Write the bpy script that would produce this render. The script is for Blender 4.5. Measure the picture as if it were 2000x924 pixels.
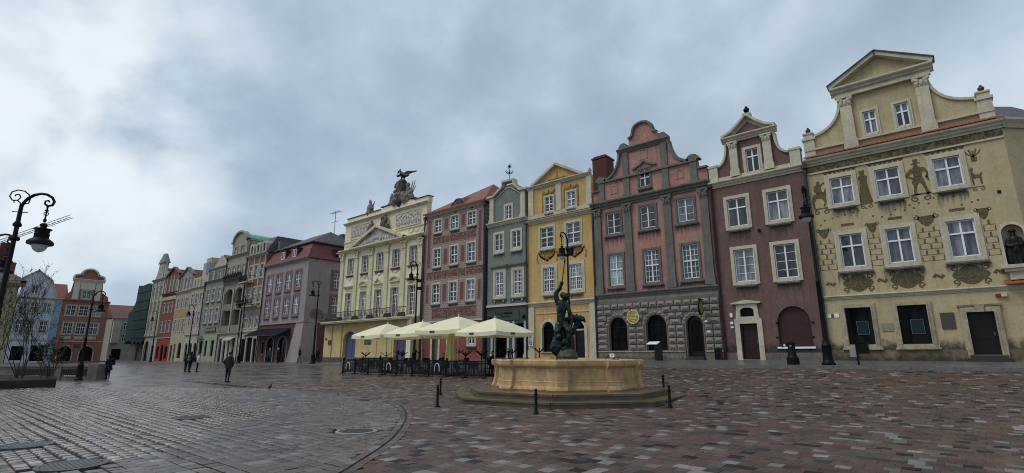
import bpy, bmesh, math, random
import numpy as np
from mathutils import Vector, Matrix
from mathutils.geometry import tessellate_polygon

random.seed(7)
R = math.radians
SC = bpy.context.scene
COL = SC.collection
for _o in list(bpy.data.objects):
    bpy.data.objects.remove(_o, do_unlink=True)

# ------------------------------------------------------------------ camera
YAW = R(40.5)
cam_data = bpy.data.cameras.new('camera')
cam_data.sensor_width = 36.0
cam_data.lens = 18.0
cam_data.clip_start = 0.1
cam_data.clip_end = 3000
camera = bpy.data.objects.new('camera', cam_data)
COL.objects.link(camera)
camera.location = (0, 0, 1.65)
camera.rotation_euler = (R(90 + 12.95), 0, YAW)
SC.camera = camera

# ------------------------------------------------------------------ sky, sun, exposure
SUN_EL, SUN_AZ = R(57), R(215)          # azimuth measured clockwise from +Y
world = bpy.data.worlds.new('World')
SC.world = world
world.use_nodes = True
wn, wl = world.node_tree.nodes, world.node_tree.links
wn.clear()
w_out = wn.new('ShaderNodeOutputWorld')
w_bg = wn.new('ShaderNodeBackground')
w_bg.inputs['Strength'].default_value = 0.1
w_sky = wn.new('ShaderNodeTexSky')
w_sky.sky_type = 'NISHITA'
w_sky.sun_disc = False
w_sky.sun_elevation = SUN_EL
w_sky.sun_rotation = SUN_AZ
w_tc = wn.new('ShaderNodeTexCoord')
w_sep = wn.new('ShaderNodeSeparateXYZ')
wl.new(w_tc.outputs['Generated'], w_sep.inputs[0])
def wmath(op, a, b=None, c=None, clamp=False):
    n = wn.new('ShaderNodeMath'); n.operation = op; n.use_clamp = clamp
    for i, v in enumerate((a, b, c)):
        if v is None: continue
        if isinstance(v, (int, float)): n.inputs[i].default_value = v
        else: wl.new(v, n.inputs[i])
    return n.outputs[0]
# cloud deck, lumpy in every direction and a little flattened
w_comb = wn.new('ShaderNodeMapping'); w_comb.inputs['Scale'].default_value = (1.0, 1.0, 1.2)
wl.new(w_tc.outputs['Generated'], w_comb.inputs['Vector'])
def wnoise(scale, detail, rough, dist, off):
    m = wn.new('ShaderNodeMapping'); m.inputs['Location'].default_value = off
    m.inputs['Rotation'].default_value = (0, 0, R(25)); m.inputs['Scale'].default_value = (1.0, 0.95, 1.0)
    wl.new(w_comb.outputs[0], m.inputs['Vector'])
    n = wn.new('ShaderNodeTexNoise')
    n.inputs['Scale'].default_value = scale; n.inputs['Detail'].default_value = detail
    n.inputs['Roughness'].default_value = rough; n.inputs['Distortion'].default_value = dist
    wl.new(m.outputs[0], n.inputs['Vector'])
    return n.outputs['Fac']
n_big = wnoise(2.2, 2.0, 0.5, 0.1, (9.4, 0.2, 6.1))
n_mid = wnoise(4.6, 6.0, 0.52, 0.15, (0.6, 4.4, 1.7))
n_fin = wnoise(12.0, 6.0, 0.55, 0.15, (7.3, 2.1, 3.9))
# thin place in the deck, low in the west, where the light comes through
thin_dir = Vector((-0.93, 0.13, 0.335)).normalized()
w_dot = wn.new('ShaderNodeVectorMath'); w_dot.operation = 'DOT_PRODUCT'
wl.new(w_tc.outputs['Generated'], w_dot.inputs[0]); w_dot.inputs[1].default_value = thin_dir
glow = wmath('POWER', wmath('MAXIMUM', w_dot.outputs['Value'], 0.0), 60.0)
s = wmath('ADD', wmath('MULTIPLY', n_big, 0.50), wmath('MULTIPLY', n_mid, 0.42))
s = wmath('ADD', s, wmath('MULTIPLY', n_fin, 0.09))
s = wmath('ADD', s, wmath('MULTIPLY', wmath('MULTIPLY', glow, 0.62), wmath('ADD', wmath('MULTIPLY', n_mid, 1.4), -0.2)))
w_ramp = wn.new('ShaderNodeValToRGB')
w_ramp.color_ramp.interpolation = 'B_SPLINE'
els = w_ramp.color_ramp.elements
els[0].position = 0.385; els[0].color = (0.310, 0.388, 0.475, 1)
els[1].position = 0.75; els[1].color = (0.80, 0.86, 0.91, 1)
e = els.new(0.475); e.color = (0.380, 0.470, 0.568, 1)
e = els.new(0.545); e.color = (0.465, 0.565, 0.662, 1)
e = els.new(0.63); e.color = (0.580, 0.672, 0.752, 1)
wl.new(s, w_ramp.inputs['Fac'])
w_gain = wn.new('ShaderNodeMixRGB'); w_gain.blend_type = 'MULTIPLY'; w_gain.inputs['Fac'].default_value = 1.0
w_gain.inputs['Color2'].default_value = (9.6, 9.6, 9.6, 1)
wl.new(w_ramp.outputs['Color'], w_gain.inputs['Color1'])
w_mix = wn.new('ShaderNodeMixRGB'); w_mix.inputs['Fac'].default_value = 0.94
wl.new(w_sky.outputs['Color'], w_mix.inputs['Color1'])
wl.new(w_gain.outputs['Color'], w_mix.inputs['Color2'])
wl.new(w_mix.outputs['Color'], w_bg.inputs['Color'])
wl.new(w_bg.outputs[0], w_out.inputs['Surface'])

sun_data = bpy.data.lights.new('sun', 'SUN')
sun_data.energy = 1.5
sun_data.angle = R(32)
sun_data.color = (1.0, 0.96, 0.9)
sun = bpy.data.objects.new('sun', sun_data)
COL.objects.link(sun)
_sd = Vector((math.sin(SUN_AZ) * math.cos(SUN_EL), math.cos(SUN_AZ) * math.cos(SUN_EL), math.sin(SUN_EL)))
sun.rotation_euler = (-_sd).to_track_quat('-Z', 'Y').to_euler()
sun.location = _sd * 60

vs = SC.view_settings
vs.view_transform = 'Standard'; vs.look = 'None'; vs.exposure = 0.2; vs.gamma = 1.0
vs.use_curve_mapping = False
SC.cycles.use_denoising = True
SC.cycles.filter_width = 1.05
SC.cycles.max_bounces = 6
SC.cycles.sample_clamp_indirect = 6.0

# ------------------------------------------------------------------ materials
def hexc(h):
    h = h.lstrip('#'); out = []
    for i in (0, 2, 4):
        c = int(h[i:i + 2], 16) / 255.0
        out.append(c / 12.92 if c <= 0.04045 else ((c + 0.055) / 1.055) ** 2.4)
    return tuple(out)
MATS = {}
def new_mat(name):
    m = bpy.data.materials.new(name); m.use_nodes = True
    nt = m.node_tree
    return m, nt, nt.nodes, nt.links, nt.nodes['Principled BSDF']
def sock(b, *names):
    for n in names:
        if n in b.inputs: return b.inputs[n]
def mat(name, col, rough=0.75, var=0.16, scale=1.3, bump=0.15, bscale=35, spec=0.3, metal=0.0, streak=0.0, ior=None):
    """plaster, stone, paint, metal: base colour broken up by blotches, weather streaks and fine relief"""
    if name in MATS: return MATS[name]
    m, nt, N, L, b = new_mat(name)
    c = hexc(col) if isinstance(col, str) else col
    tc = N.new('ShaderNodeTexCoord')
    n1 = N.new('ShaderNodeTexNoise'); n1.inputs['Scale'].default_value = scale; n1.inputs['Detail'].default_value = 6; n1.inputs['Roughness'].default_value = 0.6
    L.new(tc.outputs['Object'], n1.inputs['Vector'])
    r = N.new('ShaderNodeValToRGB')
    r.color_ramp.elements[0].position = 0.32; r.color_ramp.elements[1].position = 0.68
    lo = tuple(x * (1 - var) for x in c); hi = tuple(min(1, x * (1 + var)) for x in c)
    r.color_ramp.elements[0].color = (*lo, 1); r.color_ramp.elements[1].color = (*hi, 1)
    L.new(n1.outputs['Fac'], r.inputs['Fac'])
    colour = r.outputs['Color']
    if streak > 0:
        nb = N.new('ShaderNodeTexNoise'); nb.inputs['Scale'].default_value = 6.5; nb.inputs['Detail'].default_value = 8; nb.inputs['Roughness'].default_value = 0.72
        L.new(tc.outputs['Object'], nb.inputs['Vector'])
        rb_ = N.new('ShaderNodeValToRGB'); rb_.color_ramp.elements[0].position = 0.33; rb_.color_ramp.elements[1].position = 0.6
        rb_.color_ramp.elements[0].color = (0.66, 0.64, 0.61, 1); rb_.color_ramp.elements[1].color = (1.06, 1.06, 1.06, 1)
        L.new(nb.outputs['Fac'], rb_.inputs['Fac'])
        mb_ = N.new('ShaderNodeMixRGB'); mb_.blend_type = 'MULTIPLY'; mb_.inputs['Fac'].default_value = min(1.0, streak * 1.3)
        L.new(colour, mb_.inputs['Color1']); L.new(rb_.outputs['Color'], mb_.inputs['Color2'])
        colour = mb_.outputs['Color']
        mp = N.new('ShaderNodeMapping'); mp.inputs['Scale'].default_value = (2.6, 2.6, 0.22)
        L.new(tc.outputs['Object'], mp.inputs['Vector'])
        n2 = N.new('ShaderNodeTexNoise'); n2.inputs['Scale'].default_value = 1.6; n2.inputs['Detail'].default_value = 5; n2.inputs['Roughness'].default_value = 0.65
        L.new(mp.outputs[0], n2.inputs['Vector'])
        r2 = N.new('ShaderNodeValToRGB'); r2.color_ramp.elements[0].position = 0.5; r2.color_ramp.elements[1].position = 0.72
        r2.color_ramp.elements[0].color = (1, 1, 1, 1); r2.color_ramp.elements[1].color = (0.50, 0.48, 0.45, 1)
        L.new(n2.outputs['Fac'], r2.inputs['Fac'])
        mx = N.new('ShaderNodeMixRGB'); mx.blend_type = 'MULTIPLY'; mx.inputs['Fac'].default_value = streak
        L.new(colour, mx.inputs['Color1']); L.new(r2.outputs['Color'], mx.inputs['Color2'])
        colour = mx.outputs['Color']
    L.new(colour, b.inputs['Base Color'])
    b.inputs['Roughness'].default_value = rough
    b.inputs['Metallic'].default_value = metal
    sock(b, 'Specular IOR Level', 'Specular').default_value = spec
    if ior: b.inputs['IOR'].default_value = ior
    if bump > 0:
        n3 = N.new('ShaderNodeTexNoise'); n3.inputs['Scale'].default_value = bscale; n3.inputs['Detail'].default_value = 4
        L.new(tc.outputs['Object'], n3.inputs['Vector'])
        bp = N.new('ShaderNodeBump'); bp.inputs['Strength'].default_value = bump; bp.inputs['Distance'].default_value = 0.02
        L.new(n3.outputs['Fac'], bp.inputs['Height']); L.new(bp.outputs[0], b.inputs['Normal'])
    MATS[name] = m
    return m
def two_tone(name, c1, c2, scale, rough=0.8, detail=6, lo=0.45, hi=0.55, bump=0.4, dist=0.6, kind='noise'):
    """painted or carved ornament: figures of one tone on a ground of another"""
    if name in MATS: return MATS[name]
    m, nt, N, L, b = new_mat(name)
    tc = N.new('ShaderNodeTexCoord')
    if kind == 'noise':
        n = N.new('ShaderNodeTexNoise'); n.inputs['Detail'].default_value = detail; n.inputs['Distortion'].default_value = dist; o = 'Fac'
    else:
        n = N.new('ShaderNodeTexVoronoi'); n.feature = 'DISTANCE_TO_EDGE'; o = 'Distance'
    n.inputs['Scale'].default_value = scale
    L.new(tc.outputs['Object'], n.inputs['Vector'])
    r = N.new('ShaderNodeValToRGB'); r.color_ramp.elements[0].position = lo; r.color_ramp.elements[1].position = hi
    r.color_ramp.elements[0].color = (*hexc(c1), 1); r.color_ramp.elements[1].color = (*hexc(c2), 1)
    L.new(n.outputs[o], r.inputs['Fac']); L.new(r.outputs['Color'], b.inputs['Base Color'])
    b.inputs['Roughness'].default_value = rough
    if bump:
        bp = N.new('ShaderNodeBump'); bp.inputs['Strength'].default_value = bump; bp.inputs['Distance'].default_value = 0.05
        L.new(n.outputs[o], bp.inputs['Height']); L.new(bp.outputs[0], b.inputs['Normal'])
    MATS[name] = m
    return m
def glass_mat(name, c_dark, c_light, rough=0.04, scale=0.9, spec=0.5, ior=1.6):
    """window glass with a dim room or drawn curtain behind it"""
    if name in MATS: return MATS[name]
    m, nt, N, L, b = new_mat(name)
    tc = N.new('ShaderNodeTexCoord'); oi = N.new('ShaderNodeObjectInfo')
    mp = N.new('ShaderNodeMapping'); mp.inputs['Scale'].default_value = (3.0, 3.0, 0.5)
    ad = N.new('ShaderNodeVectorMath'); ad.operation = 'ADD'
    sc = N.new('ShaderNodeVectorMath'); sc.operation = 'SCALE'; sc.inputs['Scale'].default_value = 37.0
    L.new(oi.outputs['Location'], sc.inputs[0])
    L.new(tc.outputs['Object'], mp.inputs['Vector']); L.new(mp.outputs[0], ad.inputs[0]); L.new(sc.outputs[0], ad.inputs[1])
    n = N.new('ShaderNodeTexNoise'); n.inputs['Scale'].default_value = scale; n.inputs['Detail'].default_value = 3
    L.new(ad.outputs[0], n.inputs['Vector'])
    r = N.new('ShaderNodeValToRGB'); r.color_ramp.elements[0].position = 0.35; r.color_ramp.elements[1].position = 0.66
    r.color_ramp.elements[0].color = (*c_dark, 1); r.color_ramp.elements[1].color = (*c_light, 1)
    L.new(n.outputs['Fac'], r.inputs['Fac'])
    wnz = N.new('ShaderNodeTexNoise'); wnz.inputs['Scale'].default_value = 0.55; wnz.inputs['Detail'].default_value = 0
    L.new(oi.outputs['Location'], wnz.inputs['Vector'])
    wr = N.new('ShaderNodeMapRange'); wr.inputs['From Min'].default_value = 0.35; wr.inputs['From Max'].default_value = 0.65; wr.inputs['To Min'].default_value = 0.35; wr.inputs['To Max'].default_value = 1.35
    L.new(wnz.outputs['Fac'], wr.inputs['Value'])
    wm = N.new('ShaderNodeVectorMath'); wm.operation = 'SCALE'
    L.new(r.outputs['Color'], wm.inputs[0]); L.new(wr.outputs[0], wm.inputs['Scale']); L.new(wm.outputs[0], b.inputs['Base Color'])
    n2 = N.new('ShaderNodeTexNoise'); n2.inputs['Scale'].default_value = 1.1; n2.inputs['Detail'].default_value = 1
    L.new(ad.outputs[0], n2.inputs['Vector'])
    bp = N.new('ShaderNodeBump'); bp.inputs['Strength'].default_value = 0.05; bp.inputs['Distance'].default_value = 0.05
    L.new(n2.outputs['Fac'], bp.inputs['Height']); L.new(bp.outputs[0], b.inputs['Normal'])
    b.inputs['Roughness'].default_value = rough
    b.inputs['IOR'].default_value = ior
    sock(b, 'Specular IOR Level', 'Specular').default_value = spec
    MATS[name] = m
    return m
def tile_mat(name, c1, c2, sx=4.2, sz=3.2):
    """roof tiles in courses"""
    if name in MATS: return MATS[name]
    m, nt, N, L, b = new_mat(name)
    tc = N.new('ShaderNodeTexCoord')
    sp = N.new('ShaderNodeSeparateXYZ'); cb = N.new('ShaderNodeCombineXYZ')
    L.new(tc.outputs['Object'], sp.inputs[0])
    a = N.new('ShaderNodeMath'); a.operation = 'ADD'; L.new(sp.outputs[0], a.inputs[0]); L.new(sp.outputs[1], a.inputs[1])
    L.new(a.outputs[0], cb.inputs[0]); L.new(sp.outputs[2], cb.inputs[1])
    br = N.new('ShaderNodeTexBrick'); br.inputs['Scale'].default_value = 1.0
    br.inputs['Brick Width'].default_value = 0.24; br.inputs['Row Height'].default_value = 0.2; br.inputs['Mortar Size'].default_value = 0.022
    br.inputs['Color1'].default_value = (*hexc(c1), 1); br.inputs['Color2'].default_value = (*hexc(c2), 1)
    br.inputs['Mortar'].default_value = (*[x * 0.35 for x in hexc(c1)], 1)
    L.new(cb.outputs[0], br.inputs['Vector']); L.new(br.outputs['Color'], b.inputs['Base Color'])
    bp = N.new('ShaderNodeBump'); bp.inputs['Strength'].default_value = 0.6; bp.inputs['Distance'].default_value = 0.03; bp.invert = True
    L.new(br.outputs['Fac'], bp.inputs['Height']); L.new(bp.outputs[0], b.inputs['Normal'])
    b.inputs['Roughness'].default_value = 0.55
    MATS[name] = m
    return m

WHITE = mat('white window paint', '#e4e7ea', rough=0.45, var=0.05, bump=0.05)
CREAM = mat('cream stucco trim', '#bfb8a2', rough=0.8, var=0.12, streak=0.4)
STONE = mat('weathered sandstone', '#a59a84', rough=0.85, var=0.25, scale=2.5, bump=0.3, streak=0.6)
GREYST = mat('grey stone', '#7d7a76', rough=0.8, var=0.25, scale=2.5, bump=0.3, streak=0.6)
BLACK = mat('black painted iron', '#0a0b0c', rough=0.55, var=0.3, bump=0.1, spec=0.18)
DARK = mat('dark interior', '#0c0d0f', rough=0.5, var=0.3, bump=0.0)
LEAD = mat('lead sheet', '#4a4d4f', rough=0.5, var=0.25, bump=0.1)
PIPE = mat('drainpipe zinc', '#26262a', rough=0.45, var=0.3, bump=0.05, spec=0.5)
GLASS = glass_mat('window glass', (0.012, 0.014, 0.018), (0.095, 0.105, 0.125))
GLASSN = glass_mat('glass before net curtain', (0.07, 0.075, 0.085), (0.22, 0.23, 0.25), scale=1.8)
GLASSK = glass_mat('glass before dark room', (0.004, 0.005, 0.006), (0.03, 0.032, 0.036))
GLASSD = glass_mat('dark shop glass', (0.002, 0.002, 0.003), (0.012, 0.012, 0.013), spec=0.1, ior=1.35)
COPPER = mat('green copper', '#6ea08d', rough=0.7, var=0.25, scale=1.0, streak=0.5)
TILE = tile_mat('red clay roof tiles', '#8c4633', '#74392b')
TILEB = tile_mat('brown roof tiles', '#6a4438', '#573a32')
SLATE = tile_mat('dark slate', '#474548', '#3a393c')
MAROONROOF = tile_mat('maroon mansard tiles', '#74302f', '#642829')

def stain_mat(name, col, strength, up=False):
    """dirt run: ragged streaks that thin out away from their source"""
    m, nt, N, L, b = new_mat(name)
    tc = N.new('ShaderNodeTexCoord'); ge = N.new('ShaderNodeNewGeometry')
    mp = N.new('ShaderNodeMapping'); mp.inputs['Scale'].default_value = (7.0, 7.0, 0.7) if not up else (2.2, 2.2, 2.2)
    L.new(ge.outputs['Position'], mp.inputs['Vector'])
    n = N.new('ShaderNodeTexNoise'); n.inputs['Scale'].default_value = 1.0; n.inputs['Detail'].default_value = 5; n.inputs['Roughness'].default_value = 0.65
    L.new(mp.outputs[0], n.inputs['Vector'])
    sp = N.new('ShaderNodeSeparateXYZ'); L.new(tc.outputs['Generated'], sp.inputs[0])
    g = N.new('ShaderNodeMath'); g.operation = 'MULTIPLY_ADD'
    L.new(sp.outputs['Z'], g.inputs[0]); g.inputs[1].default_value = -0.55 if up else 0.5; g.inputs[2].default_value = 0.22 if up else -0.38
    ad = N.new('ShaderNodeMath'); ad.operation = 'ADD'; L.new(n.outputs['Fac'], ad.inputs[0]); L.new(g.outputs[0], ad.inputs[1])
    mr = N.new('ShaderNodeMapRange'); mr.inputs['From Min'].default_value = 0.36; mr.inputs['From Max'].default_value = 0.66; mr.inputs['To Max'].default_value = strength
    L.new(ad.outputs[0], mr.inputs['Value'])
    L.new(mr.outputs[0], b.inputs['Alpha'])
    b.inputs['Base Color'].default_value = (*col, 1); b.inputs['Roughness'].default_value = 0.9
    return m
STAIN = stain_mat('rain run stain', (0.05, 0.046, 0.042), 0.55)
SPLASH = stain_mat('splash dirt', (0.045, 0.041, 0.036), 0.7, True)

# ------------------------------------------------------------------ mesh collecting
class MB:
    def __init__(s): s.v = []; s.f = []
    def add(s, vs_, fs_):
        k = len(s.v); s.v.extend([tuple(p) for p in vs_]); s.f.extend([tuple(i + k for i in f) for f in fs_]); return s
    def box(s, x0, x1, y0, y1, z0, z1):
        return s.add([(x0, y0, z0), (x1, y0, z0), (x1, y1, z0), (x0, y1, z0), (x0, y0, z1), (x1, y0, z1), (x1, y1, z1), (x0, y1, z1)],
                     [(0, 3, 2, 1), (4, 5, 6, 7), (0, 1, 5, 4), (1, 2, 6, 5), (2, 3, 7, 6), (3, 0, 4, 7)])
    def bar(s, p0, p1, w, d=None):
        """a straight square bar between two points"""
        d = d or w
        a, b = Vector(p0), Vector(p1); t = (b - a).normalized()
        up = Vector((0, 0, 1)) if abs(t.z) < 0.95 else Vector((1, 0, 0))
        sx = t.cross(up).normalized() * (w / 2); sy = sx.cross(t).normalized() * (d / 2)
        P = [a - sx - sy, a + sx - sy, a + sx + sy, a - sx + sy, b - sx - sy, b + sx - sy, b + sx + sy, b - sx + sy]
        return s.add(P, [(0, 3, 2, 1), (4, 5, 6, 7), (0, 1, 5, 4), (1, 2, 6, 5), (2, 3, 7, 6), (3, 0, 4, 7)])
    def prism(s, pts, y0, y1, holes=()):
        """outline in x,z pushed from y0 (front) to y1 (back), with holes and their reveals"""
        loops = [list(pts)] + [list(h) for h in holes]
        flat = [p for lp in loops for p in lp]; n = len(flat)
        tris = tessellate_polygon([[Vector((p[0], p[1], 0)) for p in lp] for lp in loops])
        V_ = [(p[0], y0, p[1]) for p in flat] + [(p[0], y1, p[1]) for p in flat]
        F_ = []
        for t in tris:
            F_.append(tuple(t)); F_.append(tuple(i + n for i in reversed(t)))
        k = 0
        for lp in loops:
            m = len(lp)
            for i in range(m):
                a, b = k + i, k + (i + 1) % m
                F_.append((a, b, b + n, a + n))
            k += m
        return s.add(V_, F_)
    def along_x(s, prof, x0, x1):
        """profile in y,z run along x"""
        n = len(prof)
        V_ = [(x0, p[0], p[1]) for p in prof] + [(x1, p[0], p[1]) for p in prof]
        F_ = [tuple(range(n)), tuple(range(2 * n - 1, n - 1, -1))]
        for i in range(n):
            j = (i + 1) % n; F_.append((i, j, j + n, i + n))
        return s.add(V_, F_)
    def tube(s, path, r, n=8, cap=True):
        P = [Vector(p) for p in path]; m = len(P)
        rr = r if isinstance(r, (list, tuple)) else [r] * m
        V_, F_ = [], []
        prev = None
        for i, p in enumerate(P):
            t = (P[min(i + 1, m - 1)] - P[max(i - 1, 0)])
            t = t.normalized() if t.length > 1e-9 else Vector((0, 0, 1))
            if prev is None:
                a = Vector((0, 1, 0)) if abs(t.y) < 0.9 else Vector((1, 0, 0))
                u = t.cross(a).normalized()
            else:
                u = prev - t * prev.dot(t)
                u = u.normalized() if u.length > 1e-6 else t.orthogonal().normalized()
            prev = u; w = t.cross(u)
            for k in range(n):
                a = 2 * math.pi * k / n
                V_.append(p + (u * math.cos(a) + w * math.sin(a)) * rr[i])
        for i in range(m - 1):
            for k in range(n):
                k2 = (k + 1) % n
                F_.append((i * n + k, i * n + k2, (i + 1) * n + k2, (i + 1) * n + k))
        if cap:
            F_.append(tuple(reversed(range(n)))); F_.append(tuple(range((m - 1) * n, m * n)))
        return s.add(V_, F_)
    def lathe(s, prof, cx=0, cy=0, n=16, ang0=0.0):
        V_, F_ = [], []
        for r_, z in prof:
            for k in range(n):
                a = ang0 + 2 * math.pi * k / n
                V_.append((cx + r_ * math.cos(a), cy + r_ * math.sin(a), z))
        m = len(prof)
        for i in range(m - 1):
            for k in range(n):
                k2 = (k + 1) % n
                F_.append((i * n + k, i * n + k2, (i + 1) * n + k2, (i + 1) * n + k))
        F_.append(tuple(reversed(range(n)))); F_.append(tuple(range((m - 1) * n, m * n)))
        return s.add(V_, F_)
    def ball(s, c, r, n=10, m=7, sq=(1, 1, 1)):
        V_, F_ = [], []
        for i in range(m + 1):
            th = math.pi * i / m
            rr = max(math.sin(th), 0.02)
            for k in range(n):
                a = 2 * math.pi * k / n
                V_.append((c[0] + r * rr * math.cos(a) * sq[0], c[1] + r * rr * math.sin(a) * sq[1], c[2] - r * math.cos(th) * sq[2]))
        for i in range(m):
            for k in range(n):
                k2 = (k + 1) % n
                F_.append((i * n + k, i * n + k2, (i + 1) * n + k2, (i + 1) * n + k))
        F_.append(tuple(reversed(range(n)))); F_.append(tuple(range(m * n, m * n + n)))
        return s.add(V_, F_)
    def islands(s):
        """one collector for each piece that hangs together"""
        par = list(range(len(s.v)))
        def find(a):
            while par[a] != a: par[a] = par[par[a]]; a = par[a]
            return a
        for f in s.f:
            for q in f[1:]: par[find(q)] = find(f[0])
        groups = {}
        for f in s.f: groups.setdefault(find(f[0]), []).append(f)
        out = []
        for fs_ in groups.values():
            ids = sorted({i for f in fs_ for i in f}); mp = {i: k for k, i in enumerate(ids)}
            out.append(MB().add([s.v[i] for i in ids], [tuple(mp[i] for i in f) for f in fs_]))
        return out
    def mesh(s, name, off=(0, 0, 0), smooth=False):
        me = bpy.data.meshes.new(name)
        me.from_pydata([(x - off[0], y - off[1], z - off[2]) for x, y, z in s.v], [], s.f)
        me.update()
        if smooth:
            bm = bmesh.new(); bm.from_mesh(me)
            bmesh.ops.recalc_face_normals(bm, faces=bm.faces)
            bm.to_mesh(me); bm.free()
            me.shade_smooth()
            try: me.set_sharp_from_angle(angle=R(40))
            except Exception: pass
        return me
def obj(name, me, m=None, parent=None, loc=(0, 0, 0), rot=(0, 0, 0), scale=(1, 1, 1)):
    o = bpy.data.objects.new(name, me)
    COL.objects.link(o)
    if m is not None and me is not None and not me.materials: me.materials.append(m)
    o.parent = parent
    o.location = loc; o.rotation_euler = rot; o.scale = scale
    return o
def tag(o, label=None, cat=None, group=None, kind=None):
    if label: o['label'] = label
    if cat: o['category'] = cat
    if group: o['group'] = group
    if kind: o['kind'] = kind
    return o
def thing(name, label, cat, loc, rz=0.0, group=None):
    o = bpy.data.objects.new(name, None); COL.objects.link(o)
    o.empty_display_size = 0.3
    o.location = loc; o.rotation_euler = (0, 0, rz)
    return tag(o, label, cat, group)
def copy_tree(o, parent=None):
    c = o.copy(); COL.objects.link(c); c.parent = parent
    for ch in list(o.children): copy_tree(ch, c)
    return c
def arc(cx, cz, r, a0, a1, n=10, rz=None):
    rz = rz or r
    return [(cx + r * math.cos(R(a0 + (a1 - a0) * i / n)), cz + rz * math.sin(R(a0 + (a1 - a0) * i / n))) for i in range(n + 1)]
def rect(x0, x1, z0, z1): return [(x0, z0), (x1, z0), (x1, z1), (x0, z1)]
def arch(x0, x1, z0, zs, rise=None, n=12):
    r_ = (x1 - x0) / 2
    return [(x0, z0), (x1, z0)] + arc((x0 + x1) / 2, zs, r_, 0, 180, n, rise or r_)
def lerp_tab(x, tab):
    if x <= tab[0][0]: return tab[0][1]
    for (a, va), (b, vb) in zip(tab, tab[1:]):
        if x <= b: return va + (vb - va) * (x - a) / (b - a)
    return tab[-1][1]
# ------------------------------------------------------------------ ground heights
KERB_Y, FACE_Y = 29.5, 35.0
RTAB = [(-160, 0.0), (-115, 0.1), (-75, 0.3), (-45, 0.58), (-15, 0.9), (-5, 0.98), (20, 1.0)]
BTAB = [(-160, 0.2), (-135, 0.24), (-100, 0.45), (-80, 0.5), (-66, 0.66), (-58, 0.74), (-42, 1.08), (-30, 1.3), (20, 1.3)]
def gh(x, y):
    """height of the square's paving"""
    t = min(max((y - 16.5) / (KERB_Y - 16.5), 0), 1)
    t = t * 0.75 + 0.25 * t * t
    return lerp_tab(x, RTAB) * t
def sh(x, y):
    """height of the pavement in front of the houses"""
    k = gh(x, KERB_Y) + 0.12
    t = min(max((y - KERB_Y) / (FACE_Y - KERB_Y), 0), 1.6)
    return k + (lerp_tab(x, BTAB) - k) * min(t, 1.0)
def gz(x, y): return sh(x, y) if y > KERB_Y else gh(x, y)
CR, SR = math.cos(YAW), math.sin(YAW)
def to_cam(x, y): return (x * CR + y * SR, -x * SR + y * CR)      # right, forward
def from_cam(a, d): return (a * CR - d * SR, a * SR + d * CR)
CP, SP = math.cos(R(12.95)), math.sin(R(12.95))
def project(x, y, z):
    a, d = to_cam(x, y); h = z - 1.65
    dd = d * CP + h * SP; v = -d * SP + h * CP
    if dd <= 0.05: return (-9999, 9999, dd)
    return (1000 + 1000 * a / dd, 462 - 1000 * v / dd, dd)

FOUNT = Vector((-12.02, 17.35, 0))
CH_PTS = [(-5.2, 1.2), (-6.2, 3.2), (-6.97, 4.39), (-7.46, 5.01), (-8.06, 5.77), (-9.09, 6.92), (-10.68, 8.42), (-12.06, 9.56), (-13.89, 10.82), (-15.43, 11.63), (-16.99, 12.2), (-18.6, 12.5), (-20.5, 12.6)]
MANHOLES = [(-10.38, 6.87, 0.40), (-10.6, 2.03, 0.40), (-13.53, 1.85, 0.36), (-15.94, 5.46, 0.39)]

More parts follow.
